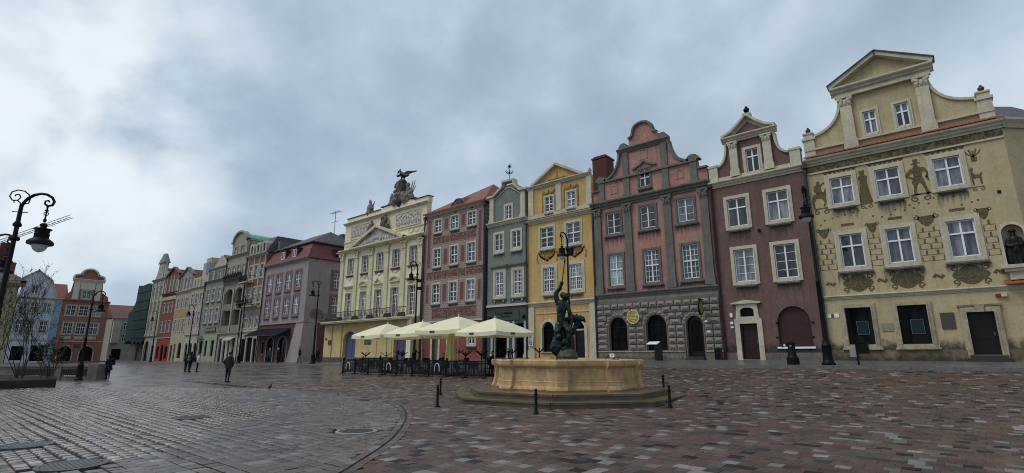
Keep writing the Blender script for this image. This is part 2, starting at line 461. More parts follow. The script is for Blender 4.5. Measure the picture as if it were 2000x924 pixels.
# ------------------------------------------------------------------ paving
def paving_material(name='wet paving setts', ra=0.17, rb=0.52, spec=0.5, bmp=0.22):
    m, nt, N, L, b = new_mat(name)
    at = N.new('ShaderNodeAttribute'); at.attribute_name = 'col'
    ge = N.new('ShaderNodeNewGeometry')
    n1 = N.new('ShaderNodeTexNoise'); n1.inputs['Scale'].default_value = 28; n1.inputs['Detail'].default_value = 5; n1.inputs['Roughness'].default_value = 0.65
    L.new(ge.outputs['Position'], n1.inputs['Vector'])
    r1 = N.new('ShaderNodeValToRGB'); r1.color_ramp.elements[0].position = 0.3; r1.color_ramp.elements[1].position = 0.72
    r1.color_ramp.elements[0].color = (0.68, 0.68, 0.68, 1); r1.color_ramp.elements[1].color = (1.25, 1.25, 1.25, 1)
    L.new(n1.outputs['Fac'], r1.inputs['Fac'])
    mx = N.new('ShaderNodeMixRGB'); mx.blend_type = 'MULTIPLY'; mx.inputs['Fac'].default_value = 1
    L.new(at.outputs['Color'], mx.inputs['Color1']); L.new(r1.outputs['Color'], mx.inputs['Color2'])
    ns = N.new('ShaderNodeTexNoise'); ns.inputs['Scale'].default_value = 0.8; ns.inputs['Detail'].default_value = 6; ns.inputs['Roughness'].default_value = 0.65
    L.new(ge.outputs['Position'], ns.inputs['Vector'])
    rs = N.new('ShaderNodeValToRGB'); rs.color_ramp.elements[0].position = 0.34; rs.color_ramp.elements[1].position = 0.66
    rs.color_ramp.elements[0].color = (0.66, 0.64, 0.62, 1); rs.color_ramp.elements[1].color = (1.16, 1.16, 1.16, 1)
    L.new(ns.outputs['Fac'], rs.inputs['Fac'])
    m3 = N.new('ShaderNodeMixRGB'); m3.blend_type = 'MULTIPLY'; m3.inputs['Fac'].default_value = 1
    L.new(mx.outputs['Color'], m3.inputs['Color1']); L.new(rs.outputs['Color'], m3.inputs['Color2'])
    L.new(m3.outputs['Color'], b.inputs['Base Color'])
    n2 = N.new('ShaderNodeTexNoise'); n2.inputs['Scale'].default_value = 0.35; n2.inputs['Detail'].default_value = 5; n2.inputs['Roughness'].default_value = 0.6
    L.new(ge.outputs['Position'], n2.inputs['Vector'])
    n4 = N.new('ShaderNodeTexNoise'); n4.inputs['Scale'].default_value = 9; n4.inputs['Detail'].default_value = 3
    L.new(ge.outputs['Position'], n4.inputs['Vector'])
    ad = N.new('ShaderNodeMath'); ad.operation = 'MULTIPLY_ADD'; ad.inputs[1].default_value = 0.4
    L.new(n4.outputs['Fac'], ad.inputs[0]); L.new(n2.outputs['Fac'], ad.inputs[2])
    mr = N.new('ShaderNodeMapRange'); mr.inputs['From Min'].default_value = 0.5; mr.inputs['From Max'].default_value = 0.9
    mr.inputs['To Min'].default_value = ra; mr.inputs['To Max'].default_value = rb
    L.new(ad.outputs[0], mr.inputs['Value']); L.new(mr.outputs[0], b.inputs['Roughness'])
    sock(b, 'Specular IOR Level', 'Specular').default_value = spec
    n3 = N.new('ShaderNodeTexNoise'); n3.inputs['Scale'].default_value = 55; n3.inputs['Detail'].default_value = 3
    L.new(ge.outputs['Position'], n3.inputs['Vector'])
    bp = N.new('ShaderNodeBump'); bp.inputs['Strength'].default_value = bmp; bp.inputs['Distance'].default_value = 0.01
    L.new(n3.outputs['Fac'], bp.inputs['Height']); L.new(bp.outputs[0], b.inputs['Normal'])
    return m
def far_paving_material():
    """the same setts where they are too far off to be told apart"""
    m, nt, N, L, b = new_mat('far wet paving')
    ge = N.new('ShaderNodeNewGeometry')
    br = N.new('ShaderNodeTexBrick'); br.offset = 0.5
    br.inputs['Scale'].default_value = 1.0; br.inputs['Brick Width'].default_value = 0.24; br.inputs['Row Height'].default_value = 0.21
    br.inputs['Mortar Size'].default_value = 0.012; br.inputs['Bias'].default_value = -0.1
    br.inputs['Color1'].default_value = (0.075, 0.060, 0.057, 1); br.inputs['Color2'].default_value = (0.14, 0.122, 0.115, 1); br.inputs['Mortar'].default_value = (0.03, 0.03, 0.03, 1)
    L.new(ge.outputs['Position'], br.inputs['Vector'])
    n1 = N.new('ShaderNodeTexNoise'); n1.inputs['Scale'].default_value = 0.5; n1.inputs['Detail'].default_value = 6; n1.inputs['Roughness'].default_value = 0.7
    L.new(ge.outputs['Position'], n1.inputs['Vector'])
    r1 = N.new('ShaderNodeValToRGB'); r1.color_ramp.elements[0].color = (0.75, 0.75, 0.78, 1); r1.color_ramp.elements[1].color = (1.25, 1.2, 1.2, 1)
    r1.color_ramp.elements[0].position = 0.35; r1.color_ramp.elements[1].position = 0.65
    L.new(n1.outputs['Fac'], r1.inputs['Fac'])
    mx = N.new('ShaderNodeMixRGB'); mx.blend_type = 'MULTIPLY'; mx.inputs['Fac'].default_value = 1
    L.new(br.outputs['Color'], mx.inputs['Color1']); L.new(r1.outputs['Color'], mx.inputs['Color2'])
    L.new(mx.outputs['Color'], b.inputs['Base Color'])
    mr = N.new('ShaderNodeMapRange'); mr.inputs['From Min'].default_value = 0.35; mr.inputs['From Max'].default_value = 0.65
    mr.inputs['To Min'].default_value = 0.16; mr.inputs['To Max'].default_value = 0.42
    L.new(n1.outputs['Fac'], mr.inputs['Value']); L.new(mr.outputs[0], b.inputs['Roughness'])
    bp = N.new('ShaderNodeBump'); bp.inputs['Strength'].default_value = 0.5; bp.inputs['Distance'].default_value = 0.02
    n5 = N.new('ShaderNodeTexNoise'); n5.inputs['Scale'].default_value = 5; L.new(ge.outputs['Position'], n5.inputs['Vector'])
    L.new(n5.outputs['Fac'], bp.inputs['Height']); L.new(bp.outputs[0], b.inputs['Normal'])
    return m
PAVE = paving_material('damp flat setts', 0.24, 0.66, 0.2); PAVEL = paving_material('wet rounded setts', 0.07, 0.26, 0.8, 0.08); PAVEM = paving_material('wet flat grey setts', 0.2, 0.5, 0.42); PAVEFAR = far_paving_material()
JOINT = mat('dark sand joints', '#141312', rough=0.65, var=0.3, scale=6, bump=0.5, bscale=90)

def cam_ok(x, y, dmax, margin=0.22):
    a, d = to_cam(x, y)
    return d > 1.2 and d < dmax and abs(a) < d * (1.0 + margin) + 1.0
ch_np = np.array(CH_PTS)
def inside_channel(x, y):
    """the grey setts lie on the west side of the curved drain"""
    if x < -20.5: return y < 12.6 - 0.02 * (x + 20.5) * (-1)
    if y < 1.2: return x < -5.2
    for (x0, y0), (x1, y1) in zip(CH_PTS, CH_PTS[1:]):
        if y0 <= y < y1: return x < x0 + (x1 - x0) * (y - y0) / max(y1 - y0, 1e-6)
    return False
def chan_dist(x, y):
    best = 9
    for (x0, y0), (x1, y1) in zip(CH_PTS, CH_PTS[1:]):
        dx, dy = x1 - x0, y1 - y0
        t = min(max(((x - x0) * dx + (y - y0) * dy) / (dx * dx + dy * dy), 0), 1)
        best = min(best, math.hypot(x - x0 - t * dx, y - y0 - t * dy))
    return best
PAL_R = [((0.110, 0.068, 0.058), 28), ((0.094, 0.057, 0.050), 20), ((0.098, 0.076, 0.061), 20), ((0.079, 0.068, 0.059), 14), ((0.046, 0.041, 0.040), 8), ((0.20, 0.195, 0.183), 8), ((0.018, 0.013, 0.013), 6), ((0.135, 0.115, 0.10), 7)]
PAL_L = [((0.158, 0.132, 0.114), 30), ((0.130, 0.106, 0.092), 24), ((0.188, 0.162, 0.140), 18), ((0.132, 0.094, 0.081), 20), ((0.080, 0.071, 0.067), 12)]
PAL_M = [((0.110, 0.098, 0.093), 24), ((0.092, 0.080, 0.077), 20), ((0.135, 0.122, 0.114), 14), ((0.108, 0.076, 0.070), 28), ((0.064, 0.056, 0.055), 8), ((0.18, 0.172, 0.16), 6)]
PALS = {'R': PAL_R, 'L': PAL_L, 'M': PAL_M}
TILT = {'R': 0.012, 'L': 0.022, 'M': 0.018}
def pick(pal):
    t = random.uniform(0, sum(w for _, w in pal))
    for k, (c, w) in enumerate(pal):
        t -= w
        if t <= 0: return k, c
    return 0, pal[0][0]
rows = []            # x, y, hx, hy, bevel, drop, colour index, palette
def blocked(x, y, r_):
    if math.hypot(x - FOUNT.x, y - FOUNT.y) < 4.05: return True
    for mx_, my_, mr_ in MANHOLES:
        if math.hypot(x - mx_, y - my_) < mr_ + r_ + 0.03: return True
    return abs(x + 17.08) < 0.42 and abs(y - 11.59) < 0.3
# flat setts of the east part
Wd, Ln = 0.255, 0.225
for j in range(int(29.4 / Wd)):
    y = 0.1 + j * Wd
    off = (j * 0.37 + (j % 3) * 0.21) % 1.0 * Ln
    for i in range(-int(46 / Ln), int(12 / Ln)):
        x = i * Ln + off
        if y > KERB_Y - 0.12 or not cam_ok(x, y, 33): continue
        if inside_channel(x, y) or blocked(x, y, 0.13): continue
        if chan_dist(x, y) < 0.15: continue
        rows.append((x, y, Ln / 2 - 0.002, Wd / 2 - 0.002, 0.005, 0.003, 0, 'R'))
# rounded setts in lanes west of the drain
Lw, Ls = 0.215, 0.26
for j in range(-2, int(13.5 / Lw)):
    y0 = j * Lw
    x = -46.0 + random.random() * 0.15
    while x < -4:
        ln = Ls * random.uniform(0.82, 1.2)
        xm, ym = x + ln / 2, y0 + 0.05 * math.sin(x * 0.35 + j) * 0.6
        x += ln
        if not cam_ok(xm, ym, 27): continue
        if not inside_channel(xm, ym) or blocked(xm, ym, 0.12): continue
        if chan_dist(xm, ym) < 0.15: continue
        cd = chan_dist(xm, ym) + 0.5 * math.sin(xm * 0.7) * math.cos(ym * 0.9)
        if cd < 4.2: rows.append((xm, ym, ln / 2 - 0.005, Lw / 2 - 0.007, 0.010, 0.006, 0, 'M'))
        else: rows.append((xm, ym, ln / 2 - 0.013, Lw / 2 - 0.021, 0.016, 0.007, 0, 'L'))
# which setts show largest
def shown(rw):
    px, py, dd = project(rw[0], rw[1], 0)
    return dd if (-20 <= px <= 2020 and py <= 935) else 1e6
order = sorted(range(len(rows)), key=lambda i: shown(rows[i]))
near = set(order[:300])
paving_root = None
def sett_geo(hx, hy, bev, drop):
    V_ = []
    for z, k in ((-0.06, 0), (-drop, 0), (0, bev)):
        V_ += [(-hx + k, -hy + k, z), (hx - k, -hy + k, z), (hx - k, hy - k, z), (-hx + k, hy - k, z)]
    F_ = [(8, 9, 10, 11)]
    for lv in (0, 4):
        for i in range(4):
            j = (i + 1) % 4; F_.append((lv + i, lv + j, lv + 4 + j, lv + 4 + i))
    return np.array(V_), F_
# the sheet that carries them, out to the horizon
def ground_sheet():
    xs = list(np.arange(-48, 9.1, 1.0)); ys = list(np.arange(0, 29.1, 1.0)) + [KERB_Y]
    xs = [-900, -400, -250, -180, -150, -130, -110, -95, -80, -70, -60, -54] + xs + [12, 20, 60, 200, 900]
    ys = [-900, -300, -80, -30, -10, -4] + ys + [30.2, 34, 40, 60, 140, 400, 900]
    nx, ny = len(xs), len(ys)
    V_ = []
    for y in ys:
        for x in xs:
            z = gh(x, min(y, KERB_Y))
            near_ = -49 <= x <= 10 and 0 <= y <= KERB_Y
            V_.append((x, y, z - (0.04 if near_ else 0.012)))
    F_, M_ = [], []
    for j in range(ny - 1):
        for i in range(nx - 1):
            F_.append((j * nx + i, j * nx + i + 1, (j + 1) * nx + i + 1, (j + 1) * nx + i))
            cx_, cy_ = (xs[i] + xs[i + 1]) / 2, (ys[j] + ys[j + 1]) / 2
            a, d = to_cam(cx_, cy_)
            lim = 25.5 if inside_channel(cx_, cy_) else 31.5
            tiled = cam_ok(cx_, cy_, lim, 0.18) and -46 < cx_ < 11 and cy_ > 0
            M_.append(0 if tiled else 1)
    me = bpy.data.meshes.new('square_ground'); me.from_pydata(V_, [], F_); me.update()
    me.materials.append(JOINT); me.materials.append(PAVEFAR)
    me.polygons.foreach_set('material_index', M_)
    return tag(obj('square_ground', me), kind='structure')
paving_root = ground_sheet()
# the far part of the setts as one mass
def mass_of_setts(idx, name):
    allV, allF, allC = [], [], []
    k = 0
    cache = {}
    for i in idx:
        x, y, hx, hy, bev, drop, _, pal = rows[i]
        key = (round(hx, 3), round(hy, 3), pal)
        if key not in cache: cache[key] = sett_geo(key[0], key[1], bev, drop)
        V_, F_ = cache[key]
        # slope and unevenness of the bed
        e_ = 0.3
        sx = (gh(x + e_, y) - gh(x - e_, y)) / (2 * e_); sy = (gh(x, y + e_) - gh(x, y - e_)) / (2 * e_)
        w = TILT[pal]
        sx += random.gauss(0, w); sy += random.gauss(0, w)
        W_ = V_.copy()
        W_[:, 2] += W_[:, 0] * sx + W_[:, 1] * sy + gh(x, y) + random.gauss(0, 0.0016)
        W_[:, 0] += x; W_[:, 1] += y
        allV.append(W_); allF.extend([tuple(q + k for q in f) for f in F_]); k += 12
        c = pick(PALS[pal])[1]
        j_ = random.uniform(0.86, 1.14) if pal == 'R' else random.uniform(0.72, 1.28)
        allC.append([c[0] * j_, c[1] * j_, c[2] * j_, 1.0])
    V_ = np.concatenate(allV)
    me = bpy.data.meshes.new(name)
    me.vertices.add(len(V_)); me.vertices.foreach_set('co', V_.astype(np.float32).ravel())
    nf = len(allF)
    me.loops.add(nf * 4); me.loops.foreach_set('vertex_index', np.array(allF, dtype=np.int32).ravel())
    me.polygons.add(nf); me.polygons.foreach_set('loop_start', np.arange(0, nf * 4, 4, dtype=np.int32))
    me.update(calc_edges=True); me.validate()
    at = me.attributes.new('col', 'FLOAT_COLOR', 'POINT')
    at.data.foreach_set('color', np.repeat(np.array(allC, dtype=np.float32), 12, axis=0).ravel())
    me.materials.append({'R': PAVE, 'L': PAVEL, 'M': PAVEM}[rows[idx[0]][7]])
    return tag(obj(name, me, parent=paving_root), kind='stuff')
mass_of_setts([i for i in range(len(rows)) if i not in near and rows[i][7] == 'R'], 'flat_paving_setts')
mass_of_setts([i for i in range(len(rows)) if i not in near and rows[i][7] == 'L'], 'rounded_paving_setts')
mass_of_setts([i for i in range(len(rows)) if i not in near and rows[i][7] == 'M'], 'grey_paving_setts')
# the nearest setts one by one
sett_mesh = {}
def one_sett(rw):
    x, y, hx, hy, bev, drop, _, pal = rw
    k, c = pick(PALS[pal])
    key = (pal, k, round(hx, 2))
    if key not in sett_mesh:
        V_, F_ = sett_geo(hx, hy, bev, drop)
        me = bpy.data.meshes.new('paving_sett'); me.from_pydata([tuple(p) for p in V_], [], F_); me.update()
        at = me.attributes.new('col', 'FLOAT_COLOR', 'POINT')
        at.data.foreach_set('color', np.array([[*c, 1.0]] * 12, dtype=np.float32).ravel())
        me.materials.append({'R': PAVE, 'L': PAVEL, 'M': PAVEM}[pal])
        sett_mesh[key] = me
    w = TILT[pal]
    obj('paving_sett', sett_mesh[key], parent=paving_root, loc=(x, y, gh(x, y) + random.gauss(0, 0.0016)),
        rot=(random.gauss(0, w), random.gauss(0, w), 0))
for i in order[:300]: one_sett(rows[i])

# curved slot drain between two bands of stones that follow it
def drain():
    pts = []
    P = [Vector((x, y, 0)) for x, y in CH_PTS]
    for i in range(len(P) - 1):
        p0, p1, p2, p3 = P[max(i - 1, 0)], P[i], P[i + 1], P[min(i + 2, len(P) - 1)]
        for k in range(24):
            t = k / 24
            pts.append(0.5 * ((2 * p1) + (p2 - p0) * t + (2 * p0 - 5 * p1 + 4 * p2 - p3) * t * t + (3 * p1 - p0 - 3 * p2 + p3) * t ** 3))
    ev, acc = [pts[0]], 0.0
    for a, b in zip(pts, pts[1:]):
        acc += (b - a).length
        if acc >= 0.24: ev.append(b); acc = 0.0
    nrm = []
    for i, p in enumerate(ev):
        t = (ev[min(i + 1, len(ev) - 1)] - ev[max(i - 1, 0)]).normalized(); nrm.append(Vector((-t.y, t.x, 0)))
    ms = MB()
    for i in range(len(ev) - 1):
        a, b, na, nb = ev[i], ev[i + 1], nrm[i], nrm[i + 1]
        q = [a - na * .03, a + na * .03, b + nb * .03, b - nb * .03]
        ms.add([(p.x, p.y, gh(p.x, p.y) - .012) for p in q], [(0, 1, 2, 3)])
        u = (b - a).normalized() * .003
        for s_ in (-1, 1):
            q = [a + u + na * s_ * .027, b - u + nb * s_ * .027, b - u + nb * s_ * .165, a + u + na * s_ * .165]
            c = sum(q, Vector()) / 4
            V_ = [((p.x - c.x) * k, (p.y - c.y) * k, z) for z, k in ((-.06, 1), (.002, 1), (.007, .965)) for p in q]
            F_ = [(8, 9, 10, 11)] + [(l + i_, l + (i_ + 1) % 4, l + 4 + (i_ + 1) % 4, l + 4 + i_) for l in (0, 4) for i_ in range(4)]
            me = bpy.data.meshes.new('drain_stone'); me.from_pydata(V_, [], F_); me.update()
            col = pick(PAL_M)[1]
            me.attributes.new('col', 'FLOAT_COLOR', 'POINT').data.foreach_set('color', np.array([[*col, 1.0]] * 12, dtype=np.float32).ravel())
            me.materials.append(PAVE)
            obj('drain_stone', me, parent=paving_root, loc=(c.x, c.y, gh(c.x, c.y)))
    obj('drain_slot', ms.mesh('drain_slot'), mat('drain slot iron', '#141416', rough=0.5), paving_root)
drain()
IRON = mat('cast iron cover', '#3c3c3e', rough=0.42, var=0.5, scale=20, bump=1.0, bscale=28, spec=0.5)
MH_LAB = ['round iron manhole cover beside the curved drain', 'round patterned manhole cover in the bottom left corner of the square', 'worn iron manhole cover cut by the left edge', 'flat dark manhole cover among the grey setts farther out']
for k, (x, y, r_) in enumerate(MANHOLES):
    o = thing('manhole_cover', MH_LAB[k], 'manhole', (x, y, gh(x, y)), 0, 'manhole covers in the paving')
    obj('rim', MB().lathe([(r_ + 0.05, -0.05), (r_ + 0.05, 0.003), (r_ - 0.02, 0.006), (r_ - 0.02, -0.05)], n=28).mesh('rim'), mat('manhole rim', '#8d8984', rough=0.4, var=0.2) if k == 0 else IRON, o)
    mb = MB().lathe([(r_ - 0.03, -0.05), (r_ - 0.03, 0.004)], n=28)
    for i in range(-5, 6):
        hw = math.sqrt(max((r_ - 0.06) ** 2 - (i * 0.06) ** 2, 0))
        mb.box(-hw, hw, i * 0.06 - 0.012, i * 0.06 + 0.012, 0.0, 0.010)
    obj('lid', mb.mesh('lid'), IRON, o)
o = thing('drain_grate', 'small square iron drain grate near the curved channel end', 'grate', (-17.08, 11.59, 0))
mb = MB()
for i in range(7): mb.box(-0.3 + i * 0.09, -0.25 + i * 0.09, -0.2, 0.2, -0.03, 0.006)
obj('bars', mb.mesh('bars'), IRON, o)
obj('frame', MB().prism(rect(-0.36, 0.36, -0.26, 0.26), 0, 0.05, [rect(-0.31, 0.31, -0.21, 0.21)]).mesh('frame'), IRON, o, rot=(R(-90), 0, 0), loc=(0, 0, -0.042))

# ------------------------------------------------------------------ pavement along the houses
SLAB = mat('wet granite pavement', '#5d5a59', rough=0.35, var=0.3, scale=1.2, bump=0.2, spec=0.5)
KERB = mat('granite kerb', '#6b6764', rough=0.5, var=0.25, scale=3, bump=0.2)
def pavement():
    xs = list(np.arange(-170, 13, 2.5))
    ys = [KERB_Y + 0.25, 31, 33, 35.3]
    V_ = [(x, y, sh(x, y)) for y in ys for x in xs]
    nx = len(xs); F_ = []
    for j in range(len(ys) - 1):
        for i in range(nx - 1): F_.append((j * nx + i, j * nx + i + 1, (j + 1) * nx + i + 1, (j + 1) * nx + i))
    me = bpy.data.meshes.new('pavement'); me.from_pydata(V_, [], F_); me.update()
    p = tag(obj('pavement', me, SLAB), kind='structure')
    # slabs that can be told apart near the camera
    sm = {}
    slab = MB().add([tuple(q) for q in sett_geo(0.495, 0.495, 0.01, 0.006)[0]], sett_geo(0.495, 0.495, 0.01, 0.006)[1]).mesh('pavement_slab')
    slab.materials.append(SLAB)
    for i in range(-25, 9):
        for j in range(5):
            x, y = i + (0.5 if j % 2 else 0), KERB_Y + 0.78 + j
            s1 = (sh(x, y + 0.4) - sh(x, y - 0.4)) / 0.8; s2 = (sh(x + 0.4, y) - sh(x - 0.4, y)) / 0.8
            obj('pavement_slab', slab, parent=p, loc=(x, y, sh(x, y) + 0.012 + random.gauss(0, 0.002)), rot=(math.atan(s1) + random.gauss(0, 0.004), -math.atan(s2) + random.gauss(0, 0.004), 0))
    # kerb stones
    ks = MB().box(-0.745, 0.745, 0, 0.25, -0.2, 0).mesh('kerb_stone'); ks.materials.append(KERB)
    x = -169.0
    while x < 12:
        z0, z1 = gh(x - .75, KERB_Y), gh(x + .75, KERB_Y)
        obj('kerb_stone', ks, parent=p, loc=(x, KERB_Y, (z0 + z1) / 2 + 0.125 + random.gauss(0, 0.003)), rot=(0, -math.atan((z1 - z0) / 1.5), 0))
        x += 1.5
pavement()
# ------------------------------------------------------------------ house building kit
WIN_CACHE = {}
class House:
    """a house front drawn in metres along the row (X) and up (Z); y = 0 is the wall face, y < 0 stands proud of it"""
    def __init__(s, name, label, x0, x1, base, rz=0.0, plane=None, group=None, cat='house'):
        s.x0, s.x1, s.base = x0, x1, base
        s.ox, s.oz = (x0 + x1) / 2, base
        loc = (s.ox, FACE_Y, base) if plane is None else (plane, s.ox, base)
        s.root = thing(name, label, cat, loc, rz, group)
    def part(s, name, mb, m, parent=None, smooth=False):
        if name in ('plinth', 'gable_coping', 'fire_wall', 'side_return', 'loggia_parapet', 'step_slab'):
            os_ = [obj(name, q.mesh(name, (s.ox, 0, s.oz), smooth), m, parent or s.root) for q in mb.islands()]
            return os_[0]
        return obj(name, mb.mesh(name, (s.ox, 0, s.oz), smooth), m, parent or s.root)
    def wall(s, outline, holes, m, thick=0.38, y=0.0, name='wall', body=None, parent=None):
        mb = MB().prism(outline, y, y + thick, holes)
        if body:                                     # the rest of the building behind the front
            x0, x1, z1, dep = body
            mb.box(x0, x1, y + thick + 0.02, y + dep, s.base - 0.6, z1)
        return s.part(name, mb, m, parent)
    def splash(s, x0, x1, z0, z1, y):
        return s.part('splash_stain', MB().add([(x0, y, z0), (x1, y, z0), (x1, y, z1), (x0, y, z1)], [(0, 1, 2, 3)]), SPLASH)
    def cornice(s, x0, x1, z0, z1, p, m, name='cornice', y=0.0, parent=None, ends=True):
        h = z1 - z0
        prof = [(y + 0.05, z0), (y - p * 0.22, z0), (y - p * 0.30, z0 + h * 0.26), (y - p * 0.52, z0 + h * 0.32), (y - p * 0.62, z0 + h * 0.55),
                (y - p * 0.9, z0 + h * 0.66), (y - p, z0 + h * 0.78), (y - p, z1 - 0.02), (y - p * 0.9, z1), (y + 0.05, z1)]
        return s.part(name, MB().along_x(prof, x0, x1), m, parent)
    def band(s, x0, x1, z0, z1, p, m, name='string_course', y=0.0, parent=None):
        return s.part(name, MB().box(x0, x1, y - p, y + 0.05, z0, z1), m, parent)
    def pilaster(s, xc, w, z0, z1, p, m, cap=None, base=0.35, y=0.0, name='pilaster'):
        mb = MB().box(xc - w / 2, xc + w / 2, y - p, y + 0.04, z0, z1)
        if base: mb.box(xc - w / 2 - 0.06, xc + w / 2 + 0.06, y - p - 0.06, y + 0.04, z0, z0 + base).box(xc - w / 2 - 0.03, xc + w / 2 + 0.03, y - p - 0.03, y + 0.04, z0 + base, z0 + base + 0.1)
        o = s.part(name, mb, m)
        if cap:                                       # carved capital: leaves, volutes, abacus
            h, cm = cap
            c = MB()
            c.box(xc - w / 2 - 0.10, xc + w / 2 + 0.10, y - p - 0.12, y + 0.04, z1 - 0.10, z1)
            c.box(xc - w / 2 - 0.02, xc + w / 2 + 0.02, y - p - 0.03, y + 0.04, z1 - h - 0.06, z1 - h)
            for k in range(3):
                c.ball((xc + (k - 1) * w * 0.36, y - p - 0.03, z1 - h * 0.72), w * 0.2, 6, 5, (1, 0.6, 1.5))
            for k in range(2):
                c.ball((xc + (k - 0.5) * w * 0.6, y - p - 0.05, z1 - h * 0.45), w * 0.2, 6, 5, (1, 0.6, 1.4))
            for sg in (-1, 1):
                c.ball((xc + sg * (w / 2 + 0.0), y - p - 0.06, z1 - 0.19), w * 0.2, 7, 5, (1, 0.7, 1))
            s.part('capital', c, cm, o)
        return o
    def surround(s, xc, zb, w, h, t, m, parent, p=0.06, loc=True, top_extra=0.0):
        key = ('sur', round(w, 2), round(h, 2), t, p, top_extra)
        if key not in WIN_CACHE:
            mb = MB()
            mb.box(-w / 2 - t, -w / 2, -p, 0.03, -t, h + t + top_extra); mb.box(w / 2, w / 2 + t, -p, 0.03, -t, h + t + top_extra)
            mb.box(-w / 2, w / 2, -p, 0.03, h, h + t + top_extra); mb.box(-w / 2, w / 2, -p, 0.03, -t, 0)
            # an inner lip
            l = t * 0.28
            mb.box(-w / 2 - l, -w / 2, -p - 0.02, -p, 0, h + l); mb.box(w / 2, w / 2 + l, -p - 0.02, -p, 0, h + l); mb.box(-w / 2, w / 2, -p - 0.02, -p, h, h + l)
            WIN_CACHE[key] = {'v': mb}
        mk = ('surm', key, m.name)
        if mk not in WIN_CACHE:
            me = WIN_CACHE[key]['v'].mesh('window_surround'); me.materials.append(m); WIN_CACHE[mk] = me
        return obj('window_surround', WIN_CACHE[mk], parent=parent)
    def window(s, xc, zb, w, h, cols=2, rows=(0.62,), sur=None, sill=None, rec=0.10, bars=None, panes=True, sash=None, glass=None, y=0.0, thin=0, label=None):
        """casement: white frame > panes, surround, sill. rows = transom heights; bars = (cols, rows) of thin glazing bars in every light"""
        sash = sash or WHITE; glass = glass or random.choice((GLASS, GLASS, GLASSK, GLASSK, GLASSN))
        fr, mu = 0.065, 0.085
        zs = [0.0] + [h * r_ for r_ in rows] + [h]
        xs = [-w / 2 + w * i / cols for i in range(cols + 1)]
        key = ('sash', round(w, 2), round(h, 2), cols, tuple(rows), bars, sash.name)
        if key not in WIN_CACHE:
            mb = MB()
            mb.box(-w / 2, -w / 2 + fr, -0.05, 0.03, 0, h); mb.box(w / 2 - fr, w / 2, -0.05, 0.03, 0, h)
            mb.box(-w / 2 + fr, w / 2 - fr, -0.05, 0.03, 0, fr); mb.box(-w / 2 + fr, w / 2 - fr, -0.05, 0.03, h - fr, h)
            for x in xs[1:-1]: mb.box(x - mu / 2, x + mu / 2, -0.065, 0.03, fr, h - fr)
            for z in zs[1:-1]: mb.box(-w / 2 + fr, w / 2 - fr, -0.08, 0.03, z - mu / 2, z + mu / 2)
            if bars:
                for i in range(cols):
                    a, b = xs[i] + fr * 0.9, xs[i + 1] - fr * 0.9
                    for q in range(1, bars[0]): mb.box(a + (b - a) * q / bars[0] - 0.014, a + (b - a) * q / bars[0] + 0.014, -0.03, 0.025, fr, h - fr)
                    for c_, d_ in zip(zs, zs[1:]):
                        n_ = bars[1] if d_ - c_ > h * 0.45 or len(zs) == 2 else max(1, round(bars[1] * (d_ - c_) / (h * 0.6)))
                        for q in range(1, n_): mb.box(a, b, -0.028, 0.023, c_ + (d_ - c_) * q / n_ - 0.014, c_ + (d_ - c_) * q / n_ + 0.014)
            me = mb.mesh('window'); me.materials.append(sash); WIN_CACHE[key] = me
        wo = obj('window', WIN_CACHE[key], parent=s.root, loc=(xc - s.ox, y + rec, zb - s.oz))
        if panes:
            for i in range(cols):
                for c_, d_ in zip(zs, zs[1:]):
                    pw, ph = xs[i + 1] - xs[i] - 0.05, d_ - c_ - 0.05
                    pk = ('pane', round(pw, 2), round(ph, 2), glass.name)
                    if pk not in WIN_CACHE:
                        me = MB().box(-pw / 2, pw / 2, 0, 0.012, -ph / 2, ph / 2).mesh('pane'); me.materials.append(glass); WIN_CACHE[pk] = me
                    obj('pane', WIN_CACHE[pk], parent=wo, loc=((xs[i] + xs[i + 1]) / 2, 0.0, (c_ + d_) / 2), rot=(random.gauss(0, 0.006), 0, random.gauss(0, 0.008)))
        else:
            pk = ('glz', round(w, 2), round(h, 2), glass.name)
            if pk not in WIN_CACHE:
                me = MB().box(-w / 2 + 0.02, w / 2 - 0.02, 0, 0.012, 0.02, h - 0.02).mesh('pane'); me.materials.append(glass); WIN_CACHE[pk] = me
            obj('pane', WIN_CACHE[pk], parent=wo, loc=(0, 0, 0), rot=(0, 0, random.gauss(0, 0.004)))
        if sur:
            so = s.surround(xc, zb, w, h, sur[0], sur[1], wo, sur[2] if len(sur) > 2 else 0.06)
            so.location = (0, -rec, 0)
        if sill:
            sw, sm = sill
            kk = ('sill', round(sw, 2), sm.name)
            if kk not in WIN_CACHE:
                me = MB().box(-sw / 2, sw / 2, -0.16, 0.04, -0.09, 0).box(-sw / 2 + 0.04, sw / 2 - 0.04, -0.11, 0.04, -0.15, -0.09).mesh('sill'); me.materials.append(sm); WIN_CACHE[kk] = me
            obj('sill', WIN_CACHE[kk], parent=wo, loc=(0, -rec, -(sur[0] if sur else 0) - 0.0))
            hs = random.choice((0.7, 1.0, 1.3)); sk = ('stain', round(sw, 2), hs)
            if sk not in WIN_CACHE:
                me = MB().add([(-sw / 2 - .05, 0, -hs), (sw / 2 + .05, 0, -hs), (sw / 2 + .05, 0, 0), (-sw / 2 - .05, 0, 0)], [(0, 1, 2, 3)]).mesh('rain_stain'); me.materials.append(STAIN); WIN_CACHE[sk] = me
            obj('rain_stain', WIN_CACHE[sk], parent=wo, loc=(0, -rec - .009, -(sur[0] if sur else 0) - 0.155))
        if label: wo['label'] = label
        return wo
